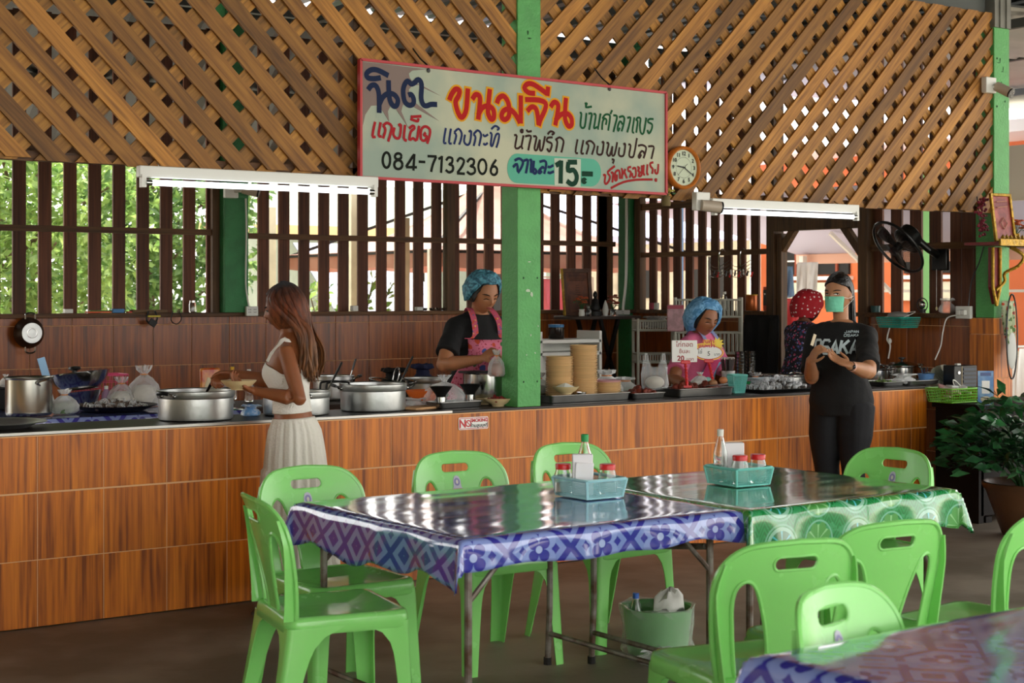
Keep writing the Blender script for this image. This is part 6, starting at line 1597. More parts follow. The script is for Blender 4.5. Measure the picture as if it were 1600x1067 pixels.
for i in range(7):
    q = CX(1481, 9.08, .93); o = link('plate', me_p); o.data = me_p.copy() if i == 0 else bpy.data.objects[LASTP].data; LASTP = o.name if i == 0 else LASTP; o.data.materials[0] = m_cwt
    o.location = (q.x, q.y-.02+i*.012, q.z+.03-.004*i); o.rotation_euler = (radians(35+3*i), 0, 0); tag(o, 'pale dish in the leaning pile behind the black radio', 'plate', 'dishes leaning behind the black radio')
t = thing('radio', 'black radio cassette box with slatted front beside the blue cup', 'radio', CX(1500, 9.0, .861), radians(-12)); bevel(MB().box((0, 0, .085), (.20, .12, .17)).build('case', m_blk, t), .006)
for i in range(5): MB().box((.035, -.062, .03+.028*i), (.11, .006, .016)).build('slat', mat('radio_slat', '2a3444', .35), t, 0)
MB().cyl((-.06, -.058, .12), (-.06, -.066, .12), .011, n=16).build('knob', m_steel, t); MB().box((-.02, 0, .175), (.03, .03, .012)).build('button', m_wht, t, 0); MB().box((-.033, -.0605, .085), (.004, .003, .16)).build('trim', mat('brass_trim', '8a7a5a', .4, metal=.6), t, 0)

# ---- dark desk at the counter end, with basket and stand
m_desk = mat('dark_desk', '1c1512', .7, noise=.3, nscale=6, spec=.2)
dk = thing('desk', 'dark brown desk at the end of the counter behind the plant', 'desk', (9.14, 7.10, 0))
bevel(MB().box((0, -.13, .775), (1.05, .40, .035)).build('desktop', m_desk, dk), .006); MB().box((0, -.30, .40), (.96, .02, .70)).build('front_panel', m_desk, dk, 0)
for x in (-.48, .48): MB().box((x, -.13, .38), (.05, .36, .76)).build('side_panel', m_desk, dk, 0)
for x in (-.40, .40): MB().box((x, -.13, .02), (.06, .36, .04)).build('foot', m_desk, dk, 0)
b = MB(); strokes(b, [[(-.30+.05, .62), (-.33, .66), (-.36, .62), (-.33, .57), (-.28, .52), (-.31, .47), (-.35, .50)], [(-.24, .55), (-.23, .49), (-.20, .55)], [(-.16, .54), (-.15, .46)], [(-.12, .46), (-.10, .52), (-.05, .60)]], lambda x, z: (V((x, -.3115, z)), V((0, -1, 0))), .008, .0012)
b.build('scribble', mat('teal_scribble', '1f4a50', .6), dk, 0)['label'] = 'teal scribbled writing'
ZD = .795
q = PZ(1489, 628, ZD); gb = crate('bright green plastic basket full of odds and ends on the desk', q, .31, .22, .095, mat('lime_plastic', '7cc23a', .4), rz=radians(0), nb=14, rows_=5, taper=.86, bw=.006)
t = thing('packet_pile', 'white and pale packets piled in the green basket', 'packets', q+V((0, 0, .006))); R.seed(12)
for i in range(9): bevel(MB().box((R.uniform(-.09, .09), R.uniform(-.05, .05), .045+.007*i), (.09, .05, .014), rot=(R.uniform(-.4, .4), R.uniform(-.4, .4), R.uniform(0, 3))).build('packet', mat(*[('packet_a', 'd8c8c0', .5), ('packet_b', 'b88a86', .5), ('packet_c', 'e8e8e4', .4)][i % 3]), t), .003)
MB().tube(smoothpath([(-.02, -.03, .10), (.0, 0, .14), (.05, .02, .135), (.08, .0, .10)], 4), .004, 6).build('cable', m_wht, t)
q = PZ(1538, 633, ZD); t = thing('payment_stand', 'blue acrylic payment stand on the desk beside the green basket', 'stand', q+V((0, -.01, 0)), radians(-34)); MB().box((0, 0, .115), (.105, .006, .225)).build('panel', mat('stand_blue', '3f78b4', .3, noise=.3, nscale=14, col2='7fa8c8'), t, 0)
MB().box((0, -.004, .205), (.07, .003, .022)).build('header', mat('stand_dark_blue', '20407c', .3), t, 0); MB().box((0, -.004, .12), (.052, .003, .085)).build('card', mat('sign_white', '', .4), t, 0); MB().box((0, .02, .004), (.105, .06, .006)).build('base', mat('stand_blue', '', .3), t, 0)
MB().ell((.0, -.004, .04), (.035, .003, .02)).build('picture', mat('stand_cream', 'c8c0a0', .5), t)
# ================================================================ the big painted sign
YS = 7.105
m_face = mat('sign_face', 'bfc0a6', .7, noise=.25, nscale=2.2, col2='98a89a', spec=.2)
sC = PY(800, 200, YS); sign = thing('painted_sign', 'long hand-painted shop sign with red border hung before the lattice', 'sign', sC)
def SQ(px, py, k=0): p = PY(px, py, YS); return V((p.x-sC.x, -.0012*k, p.z-sC.z))
cor = [SQ(563, 277), SQ(1040, 303), SQ(1040, 145), SQ(563, 93)]
def quadplate(b, pts, y0, y1):
    vs = [V((p.x, y0, p.z)) for p in pts]+[V((p.x, y1, p.z)) for p in pts]
    b.add(vs, [(0, 1, 2, 3), (7, 6, 5, 4), (4, 5, 1, 0), (5, 6, 2, 1), (6, 7, 3, 2), (7, 4, 0, 3)])
b = MB(); quadplate(b, cor, 0, .022); b.build('panel', m_face, sign, 0)
m_sred = mat('border_red', 'b8353a', .55)
for i in range(4):
    p, q = cor[i], cor[(i+1) % 4]; b = MB(); b.bar(p+V((0, .004, 0)), q+V((0, .004, 0)), .014, .030, up=(0, 1, 0)); b.build('frame', m_sred, sign, 0)
CR = {'A': (560, 90, .13121), 'B': (690, 110, .1375), 'C': (895, 140, .11244), 'D': (570, 180, .1375), 'E': (790, 200, .159375)}
def ink(name, crop, strk, w, col, layer=1, sm=4, closed=()):
    ox, oy, s = CR[crop]; b = MB()
    for q_, pl in enumerate(strk):
        if len(pl) > 2: pl = [(p.x, p.y) for p in smoothpath([(x, y, 0) for x, y in pl], sm)]
        cnt = [0, len(pl)]
        def plc(x, y):
            cnt[0] += 1; return SQ(ox+x*s, oy+y*s, layer+.5*(q_ % 3)/3+.3*cnt[0]/cnt[1]), V((0, -1, 0))
        strokes(b, [pl], plc, w*1.2, .0003)
    return b.build(name, mat('ink_'+col, col, .7, spec=.15), sign, 0)
def EL(cx, cy, rx, ry, n=18): return [(cx+rx*cos(2*pi*i/n), cy+ry*sin(2*pi*i/n)) for i in range(n+1)]
def blob(name, crop, poly, col, layer):
    ox, oy, s = CR[crop]; P = [SQ(ox+x*s, oy+y*s) for x, y in poly]
    b = MB(); b.plate([(p.x, p.z) for p in P][::-1], th=.001, fn=lambda x, y, z: (x, y-.0012*layer, z)); return b.build(name, mat('paint_'+col, col, .7, spec=.15), sign, 0)
blob('brown_patch', 'A', [(50, 50), (300, 75), (560, 110), (820, 138), (640, 155), (600, 190), (610, 240), (645, 290), (780, 345), (975, 455), (780, 365), (720, 325), (640, 335), (600, 380), (605, 430), (680, 540), (820, 650), (960, 755), (660, 590), (530, 560), (510, 640), (590, 830), (440, 605), (380, 580), (350, 640), (365, 765), (290, 640), (215, 570), (150, 575), (80, 680), (55, 800)], '86756e', 1)  # jagged mauve-brown patch behind the navy letters
ink('lettering', 'A', [[(265, 240), (180, 252), (110, 240), (95, 190), (150, 147), (230, 152), (355, 215)], [(112, 385), (150, 335), (200, 332), (235, 400), (245, 520), (245, 660)], [(245, 560), (290, 470), (350, 430), (420, 440), (465, 500), (455, 565), (420, 580), (380, 530), (362, 440), (355, 270)],
    [(590, 448), (625, 440), (655, 490), (650, 550), (600, 568), (548, 520), (530, 400), (548, 320), (585, 280), (625, 315), (665, 300), (712, 262), (750, 320), (745, 480), (770, 560), (810, 575), (860, 558), (935, 560)]], .0235, '1c2846', 2)
KN = [[(85, 340), (110, 275), (155, 215), (200, 230), (190, 290), (158, 350), (168, 430), (205, 520), (240, 525), (278, 440), (296, 205)], [(345, 330), (385, 275), (430, 300), (430, 400), (412, 560)], [(412, 510), (460, 425), (530, 405), (585, 450), (590, 535), (560, 555), (528, 500), (525, 420), (545, 212)],
      [(625, 375), (650, 315), (700, 292), (745, 345), (765, 430), (760, 520), (715, 560), (678, 525), (700, 462), (765, 440), (835, 500), (890, 600)], [(897, 605), (897, 285)], [(945, 332), (1100, 338), (1178, 375), (1170, 450), (1120, 560), (1100, 630)], [(970, 465), (1020, 415), (1068, 435), (1090, 520), (1100, 620)],
      [(1060, 262), (985, 252), (938, 200), (980, 152), (1055, 168), (1190, 262)], [(1208, 185), (1198, 292)], [(1235, 418), (1275, 362), (1320, 390), (1315, 480), (1288, 625)], [(1290, 570), (1350, 505), (1420, 490), (1470, 540), (1475, 615), (1440, 635), (1408, 580), (1398, 500), (1410, 312)]]
def ext(pl, e):
    a, b2 = V(pl[0]), V(pl[1]); c, d = V(pl[-2]), V(pl[-1]); return [tuple(a+(a-b2).normalized()*e)]+pl+[tuple(d+(d-c).normalized()*e)]
ink('lettering_outline', 'B', [ext(p, 17) for p in KN], .041, 'd69a20', 1); ink('lettering', 'B', KN, .0245, 'b01f1e', 2)
ink('lettering', 'C', [[(95, 325), (118, 335), (105, 480), (122, 530), (165, 510), (188, 325)], [(165, 200), (195, 190), (180, 245), (262, 236)], [(215, 335), (262, 335), (250, 420), (225, 560)], [(285, 340), (318, 352), (300, 480), (295, 538), (340, 520), (352, 558)], [(348, 540), (385, 332)],
    [(455, 490), (468, 430), (440, 400), (412, 450), (405, 560)], [(410, 405), (450, 348), (505, 352), (515, 400), (490, 570)], [(520, 340), (545, 285)], [(560, 358), (612, 372), (590, 480), (562, 590)], [(640, 385), (690, 370), (716, 400), (700, 500), (675, 580)], [(690, 485), (655, 440), (622, 520), (628, 575), (650, 530)],
    [(755, 395), (800, 388), (785, 480), (755, 595)], [(855, 385), (827, 575), (850, 598)], [(880, 600), (900, 440), (878, 425), (900, 390), (940, 405), (930, 500), (942, 598), (982, 600), (1020, 390)], [(1120, 410), (1060, 410), (1042, 450), (1100, 485), (1090, 560), (1055, 608), (1035, 560)]], .0105, '14502e', 1, 3)
m3 = 'D'
ink('lettering', 'D', [[(115, 75), (85, 235), (120, 245)], [(178, 80), (155, 228), (190, 240)], [(205, 118), (232, 165), (205, 265)], [(205, 120), (250, 88), (302, 125), (290, 210), (262, 300)], [(335, 140), (322, 215), (355, 262), (395, 245), (408, 112), (378, 118)], [(455, 110), (442, 260), (475, 290)],
    [(500, 150), (545, 120), (562, 148), (520, 190), (505, 280), (545, 262), (588, 280), (615, 120)], [(515, 42), (560, 60), (600, 68), (605, 35)], [(520, 20), (640, 12)], [(690, 195), (672, 228), (702, 240), (680, 288), (637, 270), (640, 165), (685, 128), (738, 165), (730, 250), (705, 325)]], .0125, 'a3222a', 2, 3)
ink('lettering', 'D', [[(920, 145), (896, 305), (925, 315)], [(978, 152), (956, 308), (985, 320)], [(1012, 195), (1038, 232), (1012, 330)], [(1015, 195), (1062, 155), (1100, 205), (1090, 280), (1070, 335)], [(1138, 220), (1127, 300), (1162, 338), (1195, 305), (1207, 182), (1178, 190)], [(1232, 215), (1257, 255), (1236, 350)], [(1235, 215), (1282, 173), (1320, 215), (1310, 290), (1295, 350)],
    [(1342, 215), (1360, 240), (1400, 218)], [(1345, 318), (1365, 336), (1395, 314)], [(1418, 200), (1442, 218), (1430, 330), (1450, 345), (1488, 225), (1525, 218), (1515, 300), (1492, 370)], [(1435, 160), (1480, 122), (1525, 150), (1500, 168)]], .0105, '232f5c', 1, 3)
ink('lettering', 'D', [EL(245, 510, 42, 86), EL(378, 468, 36, 34), EL(380, 562, 46, 50), [(560, 445), (467, 588)], [(467, 590), (590, 592)], [(562, 440), (550, 630)], [(610, 528), (685, 532)], [(712, 465), (815, 470)], [(810, 470), (772, 560), (752, 645)], [(835, 500), (875, 475)], [(876, 462), (865, 655)],
    [(922, 515), (950, 480), (992, 492), (988, 540), (955, 558), (997, 575), (998, 628), (955, 650), (918, 620)], [(1047, 530), (1078, 488), (1125, 515), (1105, 580), (1050, 655)], [(1045, 660), (1135, 666)], [(1162, 535), (1195, 495), (1238, 512), (1232, 560), (1198, 578), (1242, 595), (1248, 648), (1200, 670), (1160, 640)], EL(1335, 585, 45, 82), [(1492, 505), (1445, 575), (1430, 635)], EL(1466, 630, 37, 48)], .0118, '11160f', 1, 3)
ink('lettering', 'C', [[(65, 690), (36, 865), (70, 882)], [(147, 700), (116, 875), (150, 886)], [(178, 742), (217, 780), (186, 900)], [(180, 740), (238, 712), (298, 765), (285, 840), (262, 905)], [(347, 780), (336, 880), (372, 905), (410, 878), (427, 732), (402, 738)], [(465, 742), (497, 752), (472, 880), (510, 918), (550, 785)], [(550, 795), (542, 908), (580, 898), (615, 730)], [(540, 968), (570, 978), (552, 1028)],
    [(648, 800), (637, 900), (672, 928), (710, 898), (727, 758), (702, 762)], [(770, 762), (802, 778), (782, 915), (820, 940), (850, 900), (890, 672)], [(905, 782), (960, 770), (1015, 802), (1005, 880), (980, 955)], [(1000, 900), (960, 852), (912, 925), (925, 948), (950, 900)], [(1045, 790), (1122, 792), (1110, 880), (1090, 965)]], .0105, '35201c', 1, 3)
ink('lettering', 'E', [[(82, 72), (108, 78), (92, 185), (120, 200), (150, 180), (165, 208)], [(152, 190), (175, 72)], EL(158, 30, 10, 13, 8), [(205, 15), (216, 35), (255, 30)], [(190, 82), (246, 78), (235, 150), (220, 220)], [(270, 82), (302, 92), (282, 198), (305, 214), (335, 112)], [(335, 120), (336, 212), (360, 208), (385, 80)], [(460, 92), (412, 97), (405, 130), (450, 152), (445, 200), (425, 232), (405, 200)],
    [(410, 62), (440, 32), (476, 50), (450, 66)], [(487, 110), (507, 140), (490, 235)], [(490, 115), (528, 92), (566, 125), (560, 180), (545, 240)]], .0105, '35201c', 1, 3)
ov = [(110+95*cos(a), 395+145*sin(a)) for a in [radians(270-180*i/12) for i in range(13)]]+[(835+100*cos(a), 438+137*sin(a)) for a in [radians(90-180*i/12) for i in range(13)]]
blob('painted_oval', 'E', ov, '5fae94', 1); blob('white_patch', 'E', [(475, 295), (735, 305), (732, 580), (478, 560)], 'bfc8b6', 2)
ink('lettering', 'E', [[(85, 320), (130, 300), (168, 332), (150, 390), (117, 440)], [(70, 385), (108, 352), (116, 430)], [(175, 322), (217, 318), (195, 445)], [(232, 318), (250, 320), (245, 435), (275, 400), (298, 422), (285, 448), (268, 425), (275, 320)], [(330, 332), (375, 322), (396, 352), (375, 450)], [(372, 400), (358, 382), (320, 428), (332, 444), (352, 420)], [(410, 378), (430, 384), (465, 366)], [(410, 432), (430, 442), (470, 425)]], .0125, '1c2a54', 3, 3)
ink('lettering', 'E', [[(487, 368), (540, 335)], [(540, 318), (535, 545)], [(695, 335), (605, 335)], [(612, 335), (607, 418), (660, 412), (693, 470), (680, 533), (640, 550), (597, 518)], [(745, 448), (850, 452)], EL(765, 518, 8, 8, 8)], .024, '123a2a', 4, 3)
ink('lettering', 'E', [[(955, 465), (977, 462), (970, 530), (985, 548), (1010, 520), (1022, 475), (1000, 432), (1070, 372)], [(1030, 440), (1052, 442), (1045, 535)], [(1090, 455), (1088, 508), (1070, 508), (1076, 432), (1112, 418), (1120, 500)], [(1130, 400), (1142, 412), (1140, 500)], [(1142, 462), (1175, 402)], [(1165, 435), (1190, 495)], [(1230, 382), (1202, 388), (1202, 420), (1227, 432), (1215, 488)], [(1240, 402), (1270, 392), (1275, 468), (1247, 482), (1240, 440)],
    [(1290, 382), (1310, 392), (1296, 420), (1315, 432), (1302, 468), (1330, 463), (1335, 366)], [(1355, 360), (1350, 448), (1365, 455)], [(1390, 355), (1385, 448), (1400, 450)], [(1447, 337), (1417, 347), (1422, 380), (1441, 402), (1435, 450)], [(1465, 402), (1467, 440), (1490, 438), (1496, 352)], [(1030, 590), (1150, 532), (1280, 508), (1440, 505)], EL(1472, 510, 7, 7, 8)], .0115, '9a2626', 1, 3)
for px, py in ((669, 109), (952, 138)):
    b = MB(); q = SQ(px, py); b.tube(smoothpath([q+V((0, -.006, -.01)), q+V((-.004, -.004, .02)), q+V((-.03, .03, .06)), q+V((-.05, .075, .12))], 4), .0045, 6); b.ell(q+V((0, -.004, -.004)), (.012, .003, .012)); b.build('hanging_wire', m_blk, sign)

# ================================================================ clock
ck = thing('wall_clock', 'round wooden-rimmed wall clock hanging on the lattice beside the sign', 'clock', PY(1067, 262, 7.13)); XR = Matrix.Rotation(pi/2, 3, 'X')
MB().lathe([(.0, .02), (.128, .02), (.131, .0), (.128, -.018), (.118, -.024), (.108, -.016), (.106, -.006)], n=48, axis=Matrix.Rotation(-pi/2, 3, 'X')).build('rim', mat('clock_wood', 'c0702a', .3), ck, 50)
MB().lathe([(0, -.006), (.107, -.006)], n=40, axis=Matrix.Rotation(-pi/2, 3, 'X')).build('dial', mat('clock_dial', 'b9c4a8', .5), ck, 0)
YF = .0
b = MB()
dirc = -1
for k in range(12):
    a = radians(30*k+30); text(str(k+1), (.083*sin(a), -.009, .083*cos(a)), .032, m_ink, ck, name='numeral', bold=.0008)
pts = [V((.062*sin(2*pi*i/40), -.008, .062*cos(2*pi*i/40))) for i in range(40)]
for p in pts: b.box(p, (.003, .001, .003))
b.build('minute_dots', m_ink, ck, 0)['kind'] = 'stuff'
for nm, a, L, w in (('minute_hand', radians(121), .072, .005), ('hour_hand', radians(278), .054, .007), ('second_hand', radians(225), .07, .0016), ('alarm_hand', radians(50), .035, .002)):
    d = V((sin(a), 0, cos(a))); MB().bar(V((0, -.012, 0))-d*.012, V((0, -.012, 0))+d*L, w, .0015, up=(0, 1, 0)).build(nm, m_ink, ck, 0)

# ================================================================ fluorescent lamps
def emis(name, col, s):
    m, t = newmat(name); out = t.n('ShaderNodeOutputMaterial'); e = t.n('ShaderNodeEmission', i_Strength=s); e.inputs[0].default_value = lin(col); t.l(e, out.inputs[0]); return m
m_tube = emis('lit_tube', 'f4fbff', 1.1)
def lamp(label, x0, x1, z, Y):
    t = thing('fluorescent_lamp', label, 'lamp', ((x0+x1)/2, Y, z)); L = x1-x0
    bevel(MB().box((0, .012, 0), (L, .045, .055)).build('housing', m_wht, t), .004)
    MB().cyl((-L/2+.05, -.01, -.052), (L/2-.05, -.01, -.052), .014, n=14).build('tube', m_tube, t)
    for s in (-1, 1):
        MB().box((s*(L/2-.02), 0, -.045), (.022, .035, .06)).build('holder', m_wht, t, 0); MB().cyl((s*(L/2-.06), -.01, -.052), (s*(L/2-.03), -.01, -.052), .0145).build('end_cap', m_steel, t)
    for s in (-.4, .4): MB().cyl((s*L, .03, .02), (s*L, .09, .05), .004, n=6).build('bracket', m_steel, t)
    return t
lamp('lit fluorescent tube lamp under the lattice end of the painted sign', PY(217, 270, 7.08).x, PY(590, 288, 7.08).x, PY(400, 276, 7.08).z, 7.08)
lamp('lit fluorescent tube lamp under the lattice above the doorway', PY(1112, 318, 7.08).x, PY(1341, 325, 7.08).x, PY(1230, 322, 7.08).z, 7.08)

# ================================================================ security cameras
def cctv(label, c, d, wall):
    d = V(d).normalized(); wall = V(wall); t = thing('security_camera', label, 'camera', c)
    bevel(MB().box(wall, (.11, .045, .11) if abs(wall.y) > abs(wall.x) else (.045, .11, .11)).build('junction_box', m_wht, t), .005)
    MB().tube([wall*.8, wall*.3, (0, 0, 0)], .012, 8).build('arm', m_wht, t); MB().cyl(-d*.05, d*.07, .034, .036, n=20).build('barrel', mat('camera_grey', 'b8aa98', .4), t)
    MB().cyl(d*.065, d*.082, .035, n=20).build('lens_ring', m_blk, t)
    a = d.orthogonal().normalized(); e = d.cross(a)
    for s, u in ((1, 1), (1, -1), (-1, 1), (-1, -1)): MB().ell(d*.082+a*.014*s+e*.014*u, .005).build('diode', m_steel, t)
    return t
cctv('security camera on the right-hand green pillar near the roof', PY(1566, 139, 7.06), (.15, -1, -.55), (-.05, .075, .03))
cctv('security camera on the green back pillar under the lamp', PY(389, 298, 11.16), (.7, -.5, -.2), (-.10, .11, .0))
cctv('small security camera at the end of the lamp by the doorway', PY(1108, 322, 7.06), (1, -.4, -.1), (-.02, .05, .03))

# ================================================================ fan on the side wall
fc = PX(1403, 386, 8.98); ax = (V((-CA, SA, 0))*.74+V((0, 0, -.62))+V((-SA, -CA, 0))*.30).normalized(); fm = ax.to_track_quat('Z', 'Y').to_matrix()
fn = thing('wall_fan', 'black wall fan with wire guard tilted down beside the doorway', 'fan', fc)
FR = .225
def FT(p): return fm @ V(p)
b = MB(); b.tube([FT((FR*cos(a), FR*sin(a), 0)) for a in [2*pi*i/44 for i in range(44)]], .011, 8, closed=True); b.build('guard_ring', m_blk, fn)
b = MB()
for i in range(60):
    a = 2*pi*i/60; b.tube([FT((.03*cos(a), .03*sin(a), .062)), FT((FR*.6*cos(a+.06), FR*.6*sin(a+.06), .058)), FT((FR*cos(a+.1), FR*sin(a+.1), .004))], .0011, 3)
    b.tube([FT((.04*cos(a), .04*sin(a), -.065)), FT((FR*.6*cos(a), FR*.6*sin(a), -.058)), FT((FR*cos(a), FR*sin(a), -.004))], .0011, 3)
b.build('guard_wires', m_blk, fn)['kind'] = 'stuff'
MB().lathe([(0, .066), (.03, .064), (.034, .058), (0, .056)], axis=fm, n=20).build('guard_badge', m_blk, fn, 40)
for i in range(3):
    b = MB(); a0 = 2*pi*i/3; rg = []
    for j in range(8):
        r = .03+.16*j/7; w = .45+.45*sin(pi*j/8); rg.append([FT((r*cos(a0+w*(k/5-.5)), r*sin(a0+w*(k/5-.5)), .022*(k/5-.5))) for k in range(6)])
    b.loft(rg, closed=False); b.build('blade', mat('fan_blade', '2a2422', .25, alpha=1), fn, 60).modifiers.new('t', 'SOLIDIFY').thickness = .002
MB().cyl(FT((0, 0, -.02)), FT((0, 0, .03)), .034, .028, n=20).build('hub', m_blk, fn)
mo = MB().tube([FT((0, 0, -.06)), FT((0, 0, -.075)), FT((0, 0, -.16)), FT((0, 0, -.185))], [.075, .10, .09, .05], 20).build('motor', m_blk, fn); MB().box(FT((-.03, -.094, -.12)), (.06, .06, .006), rot=fm @ Euler((pi/2, 0, 0)).to_matrix()).build('label', mat('yellow_label', 'c8b828', .5), mo, 0)
wp = V((9.31, 0, 0)); w0 = V((9.315-fc.x, -.10, -.06)); 
MB().tube([FT((0, 0, -.15)), V((w0.x*.6, -.12, -.02)), w0], [.03, .026, .03], 12).build('bracket', m_blk, fn); bevel(MB().box(w0+V((-.01, -.02, -.03)), (.04, .14, .16)).build('wall_plate', m_blk, fn), .01)
MB().tube([w0+V((-.03, 0, -.1)), w0+V((-.03, 0, -.38))], .0016, 4).build('pull_cord', m_wht, fn); MB().ell(w0+V((-.03, 0, -.39)), (.008, .008, .014)).build('cord_knob', mat('cord_cream', 'c8b888', .5), fn)

# ================================================================ shrine shelf on the right pillar
m_gold = mat('gilt', 'b08a2a', .35, metal=.7, noise=.4, nscale=40, bump=.5, bscale=60); m_sr2 = mat('shrine_red', '7a1e20', .5, noise=.3, nscale=18)
sh0 = PY(1568, 381, 6.98); sh = thing('shrine_shelf', 'gilded shrine shelf with carved brackets on the right-hand green pillar', 'shelf', sh0)
MB().box((.05, .04, 0), (.46, .30, .02)).build('board', m_sr2, sh, 0); MB().box((.05, -.115, .006), (.48, .016, .045)).build('front_rail', m_gold, sh, 0); MB().box((.285, .03, .006), (.016, .3, .045)).build('side_rail', m_gold, sh, 0)
for i in range(12): MB().lathe([(.0, -.012), (.018, 0), (.0, .026)], c=(-.16+.042*i, -.118, .036), n=6).build('crest', m_gold, sh, 0)
b = MB(); b.plate([(.02, -.02), (.10, -.02), (.10, -.30), (.06, -.42), (.02, -.30)], th=.03); b.build('back_panel', m_sr2, sh, 0).location = (0, .13, 0)
for s in (.02, .10): MB().tube([(s, .105, -.02), (s, .105, -.30), (.06, .105, -.43)], .012, 8).build('gilt_edge', m_gold, sh)
for k in range(2): MB().tube(smoothpath([(.14+.03*k, .05, -.02), (.22, .0, -.08), (.19, .02, -.15), (.12, .08, -.20), (.13, .09, -.26), (.06, .11, -.32)], 4), [.014]*0 or .012, 6).build('scroll', m_gold, sh)
def picture(name, label, c, w, h, tilt, rz, mf, mp, bw=.02):
    t = thing(name, label, 'picture', c, rot=(tilt, 0, rz)); MB().box((0, .006, h/2), (w-.01, .008, h-.01)).build('picture', mp, t, 0)
    for s in (-1, 1): bevel(MB().box((s*(w/2-bw/2), 0, h/2), (bw, .02, h)).build('frame', mf, t), .003)
    for z in (bw/2, h-bw/2): bevel(MB().box((0, 0, z), (w, .021, bw)).build('frame', mf, t), .003)
    return t
p5 = picture('framed_picture', 'gold-framed red picture on the shrine shelf', sh0+V((-.035, -.045, .012)), .20, .34, radians(-9), radians(-6), m_gold, mat('red_print', '7c2a28', .4, noise=.5, nscale=16, col2='b0554a'))
b = MB(); b.tube([(0, -.006, .09), (-.03, -.006, .13), (0, -.006, .17), (.03, -.006, .13), (0, -.006, .09)], .004, 6); b.tube([(-.05, -.006, .24), (.05, -.006, .25)], .004, 6); b.tube([(-.05, -.006, .28), (.05, -.006, .285)], .004, 6); b.build('printed_figure', mat('print_pale', 'b8806c', .5), p5)
def flowers(name, label, c, n, r, m, h=.10, seed=1, vase=None, cat='flowers'):
    R.seed(seed); t = thing(name, label, cat, c)
    MB().lathe([(0, 0), (.024, 0), (.028, .02), (.022, .045), (.027, .06), (.02, .06), (.0, .01)], n=18).build('vase', vase or m_wht, t, 40); b = MB(); g = MB()
    for i in range(n):
        a = R.uniform(0, 6.28); q = V((cos(a)*r*R.uniform(.1, 1), sin(a)*r*R.uniform(.1, 1), .06+h*R.uniform(.3, 1))); g.tube([(0, 0, .05), q], .0016, 4)
        for k in range(6): u = V((cos(k*1.05), sin(k*1.05), .4)); b.ell(q+u*.010, (.009, .009, .006), rot=(R.uniform(-.5, .5), R.uniform(-.5, .5), 0), nu=6, nv=4)
        leaf(g, q-V((0, 0, .015)), V((cos(a), sin(a), .1)), .03, .012)
    b.build('petals', m, t)['kind'] = 'stuff'; g.build('greens', mat('stem_green', '2f5a2c', .6), t)['kind'] = 'stuff'; return t
m_ofl = mat('orange_petal', 'c8582a', .6, noise=.3, nscale=60); m_rfl = mat('dark_red_petal', '5a1820', .6, noise=.5, nscale=60, col2='a8304a')
flowers('flower_vase', 'orange flowers in a vase on the shrine shelf', sh0+V((.10, -.03, .012)), 16, .06, m_ofl, .10, 2, m_gold)
t = thing('garland', 'dark red flower garland hanging beside the gold-framed red picture', 'garland', PY(1534, 338, 7.10)); b = MB(); R.seed(4)
for i in range(90): b.ell((R.gauss(0, .022), R.uniform(-.03, .02), R.uniform(-.14, .13)), R.uniform(.006, .012), nu=6, nv=4)
b.build('blossoms', m_rfl, t)['kind'] = 'stuff'; MB().tube([(0, .04, .14), (0, .02, 0), (.01, .02, -.14)], .004, 5).build('string', m_blk, t)
t = thing('candle_holder', 'slim brass candle holder at the outer end of the shrine shelf', 'candlestick', sh0+V((.235, -.02, .012))); MB().lathe([(0, 0), (.025, 0), (.02, .01), (.006, .03), (.008, .12), (.018, .14), (.01, .15), (.008, .25), (0, .27)], n=16).build('body', m_gold, t, 40); MB().cyl((0, 0, .26), (0, 0, .30), .006).build('candle', m_wht, t)
# cloth, oval guard and white drapes beside the pillar
m_cit = floral('citrus_cloth', 'b8c4a0', [('5c7a44', 22, .48), ('c84a2c', 20, .42), ('3a5a70', 24, .32), ('e8d8c0', 30, .3)])
q = PY(1577, 470, 7.10); cloth('patterned_cloth', .13, .34, (q.x, q.y, q.z), m_cit, 21, 'citrus and leaf patterned cloth hanging by the tiled pillar base', 'cloth', amp=.02)
q = PY(1585, 548, 7.06); t = thing('oval_mirror', 'grey oval hand fan hanging behind the patterned cloth', 'fan', q); MB().ell((0, .02, 0), (.05, .006, .13), nu=28, nv=14).build('face', mat('pale_grey', 'a8aaa4', .4), t); MB().tube([(.06*cos(a), .02, .0+.30*sin(a)+.1) for a in [2*pi*i/30 for i in range(30)]], .006, 6, closed=True).build('hoop', m_blk, t)
for i, (px, Y, w, h, top) in enumerate(((1590, 7.65, .30, .55, 1.06), (1612, 7.45, .30, .62, 1.12))): q = PY(px, 560, Y); cloth('white_drape', w, h, (q.x, q.y, top), m_wc, 30+i, ['white cloth drape behind the potted plant', 'second white drape at the frame edge behind the potted plant'][i], 'cloth', amp=.03)
o = thing('drape_stand', 'white rail stand behind the potted plant holding white drapes', 'stand', (PY(1600, 560, 7.55).x, 7.55, 0))
for s in (-.28, .28): MB().cyl((s, 0, 0), (s, 0, 1.14), .012).build('post', m_wht, o)
MB().cyl((-.28, 0, 1.13), (.28, 0, 1.13), .01).build('rail', m_wht, o)
for s in (-.28, .28): MB().cyl((s, -.15, .01), (s, .15, .01), .012).build('foot', m_wht, o)
